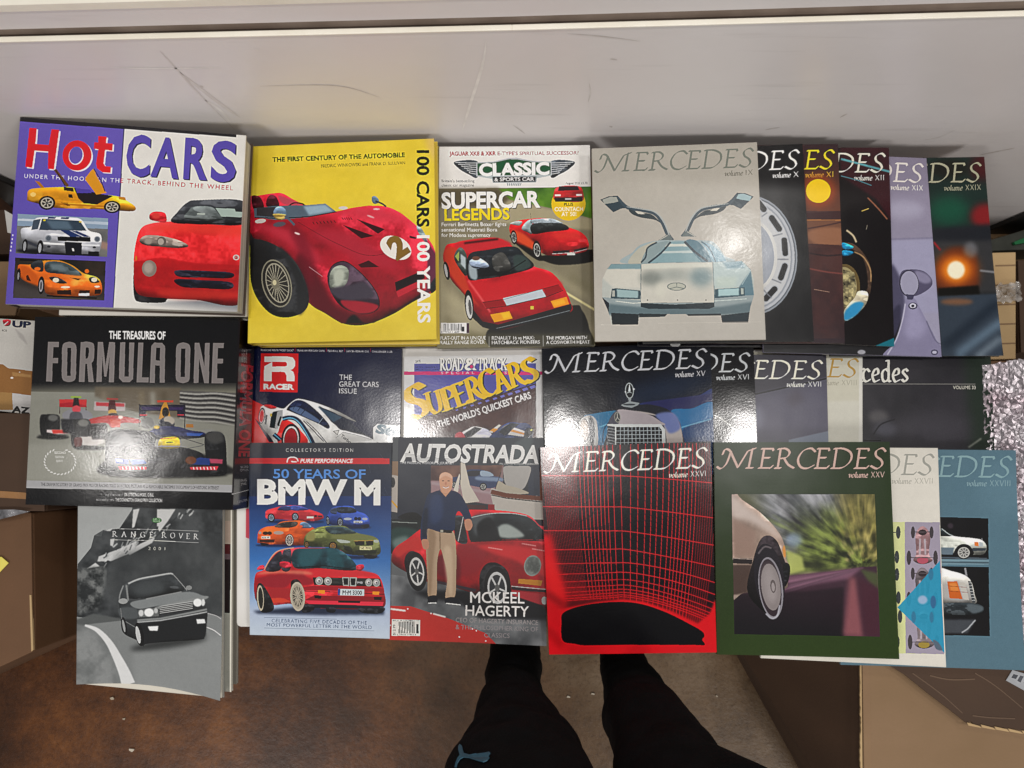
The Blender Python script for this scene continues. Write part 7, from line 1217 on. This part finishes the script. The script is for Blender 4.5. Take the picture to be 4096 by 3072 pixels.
# its spine with lettering, on the side that faces the middle
sq = [(955, 1272), (1010, 1287), (990, 2032), (925, 2040)]
A = Art(sq, (60, 1230, .50026), '1c1418')
A.p([(1790, 330), (1900, 330), (1870, 1300), (1750, 1300)], '241418'); A.t('THE TREASURES OF', 1800, 380, 1795, 390, 1, '888') if False else None
A.t('FORMULA ONE', 1800, 410, 1778, 1150, 84, 'b02c34', .04); A.t('FORMULA', 1812, 415, 1800, 880, 30, '9c8c94', .02, a=.6); A.t('THE TREASURES OF', 1800, 300, 1798, 400, 40, '9c9898', .01)
A.t('SECOND', 1790, 1250, 1855, 1245, 18, 'a09ca0', .01); A.t('EDITION', 1790, 1278, 1855, 1272, 18, 'a09ca0', .01); A.t('BRUCE', 1795, 1368, 1842, 1362, 20, 'b0acac', .01); A.t('JONES', 1795, 1400, 1840, 1394, 20, 'b0acac', .01); A.l([(1735, 1475), (1868, 1440)], 5, 'c0bcbc'); A.t('CARLTON', 1770, 1560, 1850, 1540, 20, 'a8a4a4', .01)
p0, p1 = P(*Q['f1'][1], .470), P(*Q['f1'][2], .470); d = Vector((.0025, 0, 0)); dz = Vector((0, 0, -.0605))
sv = [p0 + d, p0 + d + dz, p1 + d + dz, p1 + d, p0, p0 + dz, p1 + dz, p1]
fix_normals(mesh('spine', sv, [(0, 1, 2, 3), (7, 6, 5, 4), (0, 4, 5, 1), (1, 5, 6, 2), (2, 6, 7, 3), (3, 7, 4, 0)], print_mat('f1_spine', A.image('f1_spine'), .2, .3, 200, coat=.4), e, uvs=[(0, 1), (1, 1), (1, 0), (0, 0)] * 2))
book(None, 'yellow_hardback', 'plain yellow hardback peeking out beneath the yellow book with the red racer', 'book', .4385, .0185, quad=[(1022, 594), (1750, 566), (1759, 1377), (1030, 1382)], back='d8bc3c', board=.0022, rough=.4, wave=0, group=BK)
book('hundred', 'yellow_picture_book', 'yellow hardback with an open red racing car numbered two on its cover', 'book', .459, .020, side='dcc040', back='d8bc3c', board=.0022, rough=.4, wave=0, group=BK)
book('classic', 'sports_car_magazine', 'magazine with two red sports cars and a green winged badge on its cover', 'magazine', .4305, .0100, back='8a8468', rough=.34, group=MG, coat=.2, lift=(0, .003, .002, .001))
# --- top right fan
def dm(key, x, y): 
    A_ = Art(x, None, '16151a'); A_.mottle([(0, 850), (1000, 850), (1000, 1000), (0, 1000)], '131216', '4a4650', 9, 3, .7); A_.e(*y, 40, 12, 'c8c8c8'); return A_
book('xxix', 'black_magazine', 'rightmost magazine of the top row with a glowing orange headlight on its cover', 'magazine', .4335, .007, back='23272a', rough=.28, lift=(0, .004, .004, 0), wave=.0008, group=MG)
q1 = [(2545, 640), (3040, 640), (3050, 1388), (2552, 1384)]; ARTS['dk1'] = lambda: dm('dk1', q1, (300, 990)); Q['dk1'] = q1
book('dk1', 'dark_magazine', 'black magazine of which only a thin strip shows beneath the silver winged car cover', 'magazine', .4332, .006, back='141416', wave=.0005, group=MG)
book('xix', 'lilac_magazine', 'lilac grey magazine with a round chrome mirror on its cover', 'magazine', .4405, .006, back='86829a', rough=.3, wave=.0008, group=MG)
book('xii', 'wine_red_magazine', 'black and wine red magazine with a chrome headlamp and blue sky reflection', 'magazine', .4475, .006, side='ddd8cc', back='1a1416', rough=.2, wave=.0008, group=MG, coat=.4)
book('xi', 'brown_magazine', 'brown magazine with a yellow sun and yellow title letters', 'magazine', .4545, .006, side='e0dcd0', back='3a2a28', rough=.28, wave=.0008, group=MG)
book('x', 'black_magazine', 'black magazine showing part of a silver slotted wheel', 'magazine', .4615, .006, back='141416', rough=.25, wave=.0008, group=MG, coat=.3)
book('ix', 'grey_magazine', 'grey magazine with a silver wedge car holding both wing doors open', 'magazine', .4685, .006, back='a8a294', rough=.26, bump=.5, wave=.0010, group=MG, coat=.25, bsc=170)
# --- second row
book('racer', 'racing_magazine', 'dark blue magazine with a red R logo and a white striped race car', 'magazine', .4040, .0085, back='161c34', rough=.2, group=MG, coat=.4, bump=.4)
book('road', 'supercars_magazine', 'silver bordered magazine with big yellow slanted title over purple and brown', 'magazine', .4040, .0085, side='c8c4bc', back='b8b8b8', rough=.2, group=MG, coat=.5, bump=.5)
book('m33', 'charcoal_magazine', 'charcoal magazine with lowercase title at the right end of the second row', 'magazine', .4022, .007, back='2c2c30', rough=.3, group=MG, wave=.0008)
book('xviii', 'cream_magazine', 'cream magazine with gold title letters between the grey and charcoal magazines', 'magazine', .4092, .0065, back='c4c0b0', rough=.4, group=MG, wave=.0006)
book('xvii', 'slate_magazine', 'slate grey magazine with cream title letters in the second row', 'magazine', .4162, .0065, back='3c3a44', rough=.3, group=MG, wave=.0006)
book('xvi', 'black_magazine', 'black magazine with a thin white arc between the blue limousine and slate covers', 'magazine', .4232, .0065, back='141318', rough=.15, group=MG, wave=.0006, coat=.3, bump=.8, bdist=.00008)
book('xv', 'dark_blue_magazine', 'dark magazine with a blue limousine grille and upright star ornament', 'magazine', .4302, .0065, back='12141c', rough=.15, group=MG, wave=.0006, coat=.3, bump=.8, bdist=.00008)
# --- front row
book('xxviii', 'blue_magazine', 'pale blue magazine with two white saloon pictures at the lower right end', 'magazine', .4165, .007, back='5c7884', rough=.4, group=MG, lift=(0, .003, .006, 0), wave=.001)
book('xxvii', 'white_magazine', 'white magazine with old racing cars seen from above and a blue triangle', 'magazine', .4238, .0068, side='e0dcd2', back='d8d4ca', rough=.4, group=MG, wave=.001, lift=(0, 0, .003, 0))
book('xxvi', 'red_grid_magazine', 'black magazine covered by a glowing red line grid over a car silhouette', 'magazine', .4378, .007, side='5c1c20', back='8c1c22', rough=.22, group=MG, wave=.001, coat=.2, bump=.4)
book('xxv', 'green_magazine', 'dark green magazine with a square picture of a speeding car wheel', 'magazine', .4378, .0075, side='3a4a2c', back='2c3820', rough=.3, group=MG, wave=.0012, lift=(0, 0, .003, 0))
book('bmw', 'anniversary_magazine', 'blue magazine with five cars, large white letters and a red saloon in front', 'magazine', .4140, .0095, back='2c3448', rough=.36, group=MG, wave=.0014, coat=.2, lift=(0, .002, .004, 0))
book('auto', 'portrait_magazine', 'magazine with a bald man in a navy shirt standing beside a red coupe', 'magazine', .4135, .009, back='4a3034', rough=.34, group=MG, wave=.0014, lift=(0, 0, .004, .002))
# pink sheet edge and the brochures on the left
q = flat([(984, 2035), (1010, 2035), (1010, 2160), (983, 2150)], .3965); tag(prism('pink_sheet', q, [v - Vector((0, 0, .0012)) for v in q], plain('pink', 'c83048')), 'red edge of a sheet sticking out left of the blue magazine', 'sheet')
q3 = [(330, 2000), (950, 2000), (946, 2738), (335, 2700)]; ARTS['b3'] = lambda: Art(q3, None, '6c6860'); Q['b3'] = q3
book('b3', 'grey_brochure', 'lowest brochure of the left stack with grey page edges', 'brochure', .3920, .0072, back='6c6860', group='brochures stacked at the lower left', wave=.0008)
q2 = [(322, 1990), (927, 2000), (925, 2768), (320, 2720)]
def b2():
    A_ = Art(q2, (270, 1990, .50036), 'a09a90'); A_.r(1200, 60, 1340, 190, '8c8478'); A_.r(1200, 190, 1340, 380, '9c8c80'); A_.r(1200, 380, 1340, 462, '4c1a1e'); A_.r(1200, 462, 1340, 505, '5c4c50'); A_.r(1200, 505, 1340, 935, '221618'); A_.r(1200, 935, 1340, 1560, '8c8c84'); A_.p([(1302, 100), (1320, 100), (1312, 1560), (1296, 1560)], 'dcd8cc'); return A_
ARTS['b2'] = b2; Q['b2'] = q2
book('b2', 'striped_brochure', 'middle brochure of the left stack showing a dark red and black strip', 'brochure', .4000, .0072, side='d8d4c8', back='b0aca0', group='brochures stacked at the lower left', wave=.0008)
book('rr', 'mountain_brochure', 'grey brochure with a four wheel drive car on a mountain road and a curled corner', 'brochure', .4085, .0078, side='b8b8b4', back='8c8c88', rough=.42, group='brochures stacked at the lower left', wave=.0006,
     xyadj=lambda u, v: (0, (.0095 * math.sin(math.pi * u) * v ** 4)), lift=(0, 0, .009, 0))
e = None

# ================================================================ the person's legs
k5 = .6329
LL = [(60, 412, 724), (120, 406, 728), (200, 398, 736), (260, 388, 742), (320, 383, 744), (368, 384, 738), (384, 374, 748), (450, 336, 782), (540, 302, 826), (565, 296, 866), (650, 256, 930), (710, 196, 968), (760, 156, 1004), (820, 128, 1044), (904, 112, 1100)]
RL = [(60, 1088, 1335), (120, 1092, 1340), (170, 1096, 1350), (200, 1104, 1384), (250, 1106, 1432), (350, 1112, 1512), (430, 1122, 1572), (470, 1130, 1600), (520, 1120, 1642), (600, 1148, 1706), (700, 1172, 1792), (800, 1172, 1882), (904, 1170, 1976)]
YL = -.33
trs = noise_mat('black_jersey', '060607', '0c0c0e', 30, .9, bump=.4, bscale=300, spec=.15)
bm = bmesh.new()
def ring_add(rings):
    prev = None; n = 28
    for (cx, cy, z, rx, ry, sd) in rings:
        rg = [bm.verts.new((cx + rx * math.cos(t) * (1 + .02 * math.sin(3 * t + sd)), cy + ry * math.sin(t) * (1 + .06 * math.sin(4 * t + sd * 1.7)), z)) for t in [2 * math.pi * i / n for i in range(n)]]
        if prev: [bm.faces.new((prev[i], prev[(i + 1) % n], rg[(i + 1) % n], rg[i])) for i in range(n)]
        else: bm.faces.new(rg[::-1])
        prev = rg
    bm.faces.new(prev)
def leg_rings(rows, hipx, sgn):
    out = []
    for i, (y, a_, b_) in enumerate(rows):
        py = 2500 + y * k5; d_ = ray(2048, py); z = CAM.z + d_.z * (YL / d_.y)
        xa = (CAM + ray(1700 + a_ * k5, py) * (YL / ray(1700 + a_ * k5, py).y)).x; xb = (CAM + ray(1700 + b_ * k5, py) * (YL / ray(1700 + b_ * k5, py).y)).x
        out.append(((xa + xb) / 2, YL - .0 - (xb - xa) * .12, z, (xb - xa) / 2 * .985, (xb - xa) / 2 * .62 + .012, i * 1.3))
    cx, cy, z, rx, ry, s = out[-1]
    for f, zz in ((.5, .80), (1, .92)): out.append((cx * (1 - f) + hipx * f, cy - .05 * f, zz, .095 + rx * 0, .095, 2 + f))
    x0, y0, z0, rx0, ry0, _ = out[0]
    return [(x0, y0, .07, rx0, ry0, 0), (x0, y0, z0 * .7 + .02, rx0, ry0, 0)] + out
ring_add(leg_rings(LL, .03, 1)); ring_add(leg_rings(RL, .22, -1))
ring_add([(.125, -.42, z, rx, ry, z) for z, rx, ry in ((.84, .10, .08), (.88, .16, .11), (.94, .185, .125), (1.02, .18, .12))])
me = bpy.data.meshes.new('trousers'); bm.to_mesh(me); bm.free()
pe = empty('person', (.12, YL, 0)); tag(pe, 'person in black track trousers standing at the lower edge, seen from above', 'person')
o = bpy.data.objects.new('trousers', me); COL.objects.link(o); me.transform(Matrix.Translation((-.12, -YL, 0))); o.parent = pe; me.materials.append(trs)
rm = o.modifiers.new('remesh', 'REMESH'); rm.mode = 'VOXEL'; rm.voxel_size = .006; rm.use_smooth_shade = True
sm_ = o.modifiers.new('smooth', 'SMOOTH'); sm_.factor = .5; sm_.iterations = 3
tx = bpy.data.textures.new('folds', 'CLOUDS'); tx.noise_scale = .09
dp = o.modifiers.new('folds', 'DISPLACE'); dp.texture = tx; dp.strength = .014; dp.mid_level = .5
bpy.context.view_layer.update()
dg = bpy.context.evaluated_depsgraph_get(); oe = o.evaluated_get(dg); mi_ = o.matrix_world.inverted()
logo = [(228, 760), (240, 772), (238, 800), (252, 818), (290, 830), (330, 822), (345, 830), (372, 828), (385, 818), (398, 822), (408, 814), (416, 822), (404, 838), (410, 850), (398, 868), (372, 878), (330, 866), (285, 848), (250, 845), (228, 856), (214, 880), (208, 904), (198, 904), (204, 875), (216, 846), (228, 830), (218, 800), (218, 775)]
pts = []
for x, y in logo:
    d_ = ray(1700 + x * k5, 2500 + y * k5); ok, loc, nr, ix = oe.ray_cast(mi_ @ CAM, mi_.to_3x3() @ d_)
    if ok: pts.append(o.matrix_world @ (loc + nr * .0015))
if len(pts) > 8:
    bm = bmesh.new(); vs = [bm.verts.new(p_ - Vector((.12, YL, 0))) for p_ in pts]; f = bm.faces.new(vs); bmesh.ops.triangulate(bm, faces=[f], ngon_method='EAR_CLIP')
    lm = bpy.data.meshes.new('cat_emblem'); bm.to_mesh(lm); bm.free(); lo = bpy.data.objects.new('cat_emblem', lm); COL.objects.link(lo); lo.parent = pe; lm.materials.append(plain('teal_print', '3a6a80', .6))
    sd_ = lo.modifiers.new('thick', 'SOLIDIFY'); sd_.thickness = .0008
shoe_m = noise_mat('shoe', '18181a', '2a2a2c', 30, .6)
for x in (.015, .235):
    bm = bmesh.new(); n = 16; prev = None
    for z, g in ((.002, 1.0), (.02, 1.04), (.05, .95), (.08, .70), (.095, .45)):
        rg = [bm.verts.new((x - .12 + .045 * g * math.cos(t), (.10 if math.sin(t) > 0 else 0) * 0 + .135 * (g if z < .05 else g) * math.sin(t) + (.07 if z < .06 else .03), z)) for t in [2 * math.pi * i / n for i in range(n)]]
        if prev: [bm.faces.new((prev[i], prev[(i + 1) % n], rg[(i + 1) % n], rg[i])) for i in range(n)]
        else: bm.faces.new(rg[::-1])
        prev = rg
    bm.faces.new(prev); m_ = bpy.data.meshes.new('shoe'); bm.to_mesh(m_); bm.free(); so = bpy.data.objects.new('shoe', m_); COL.objects.link(so); so.parent = pe; m_.materials.append(shoe_m)
    for p_ in m_.polygons: p_.use_smooth = True
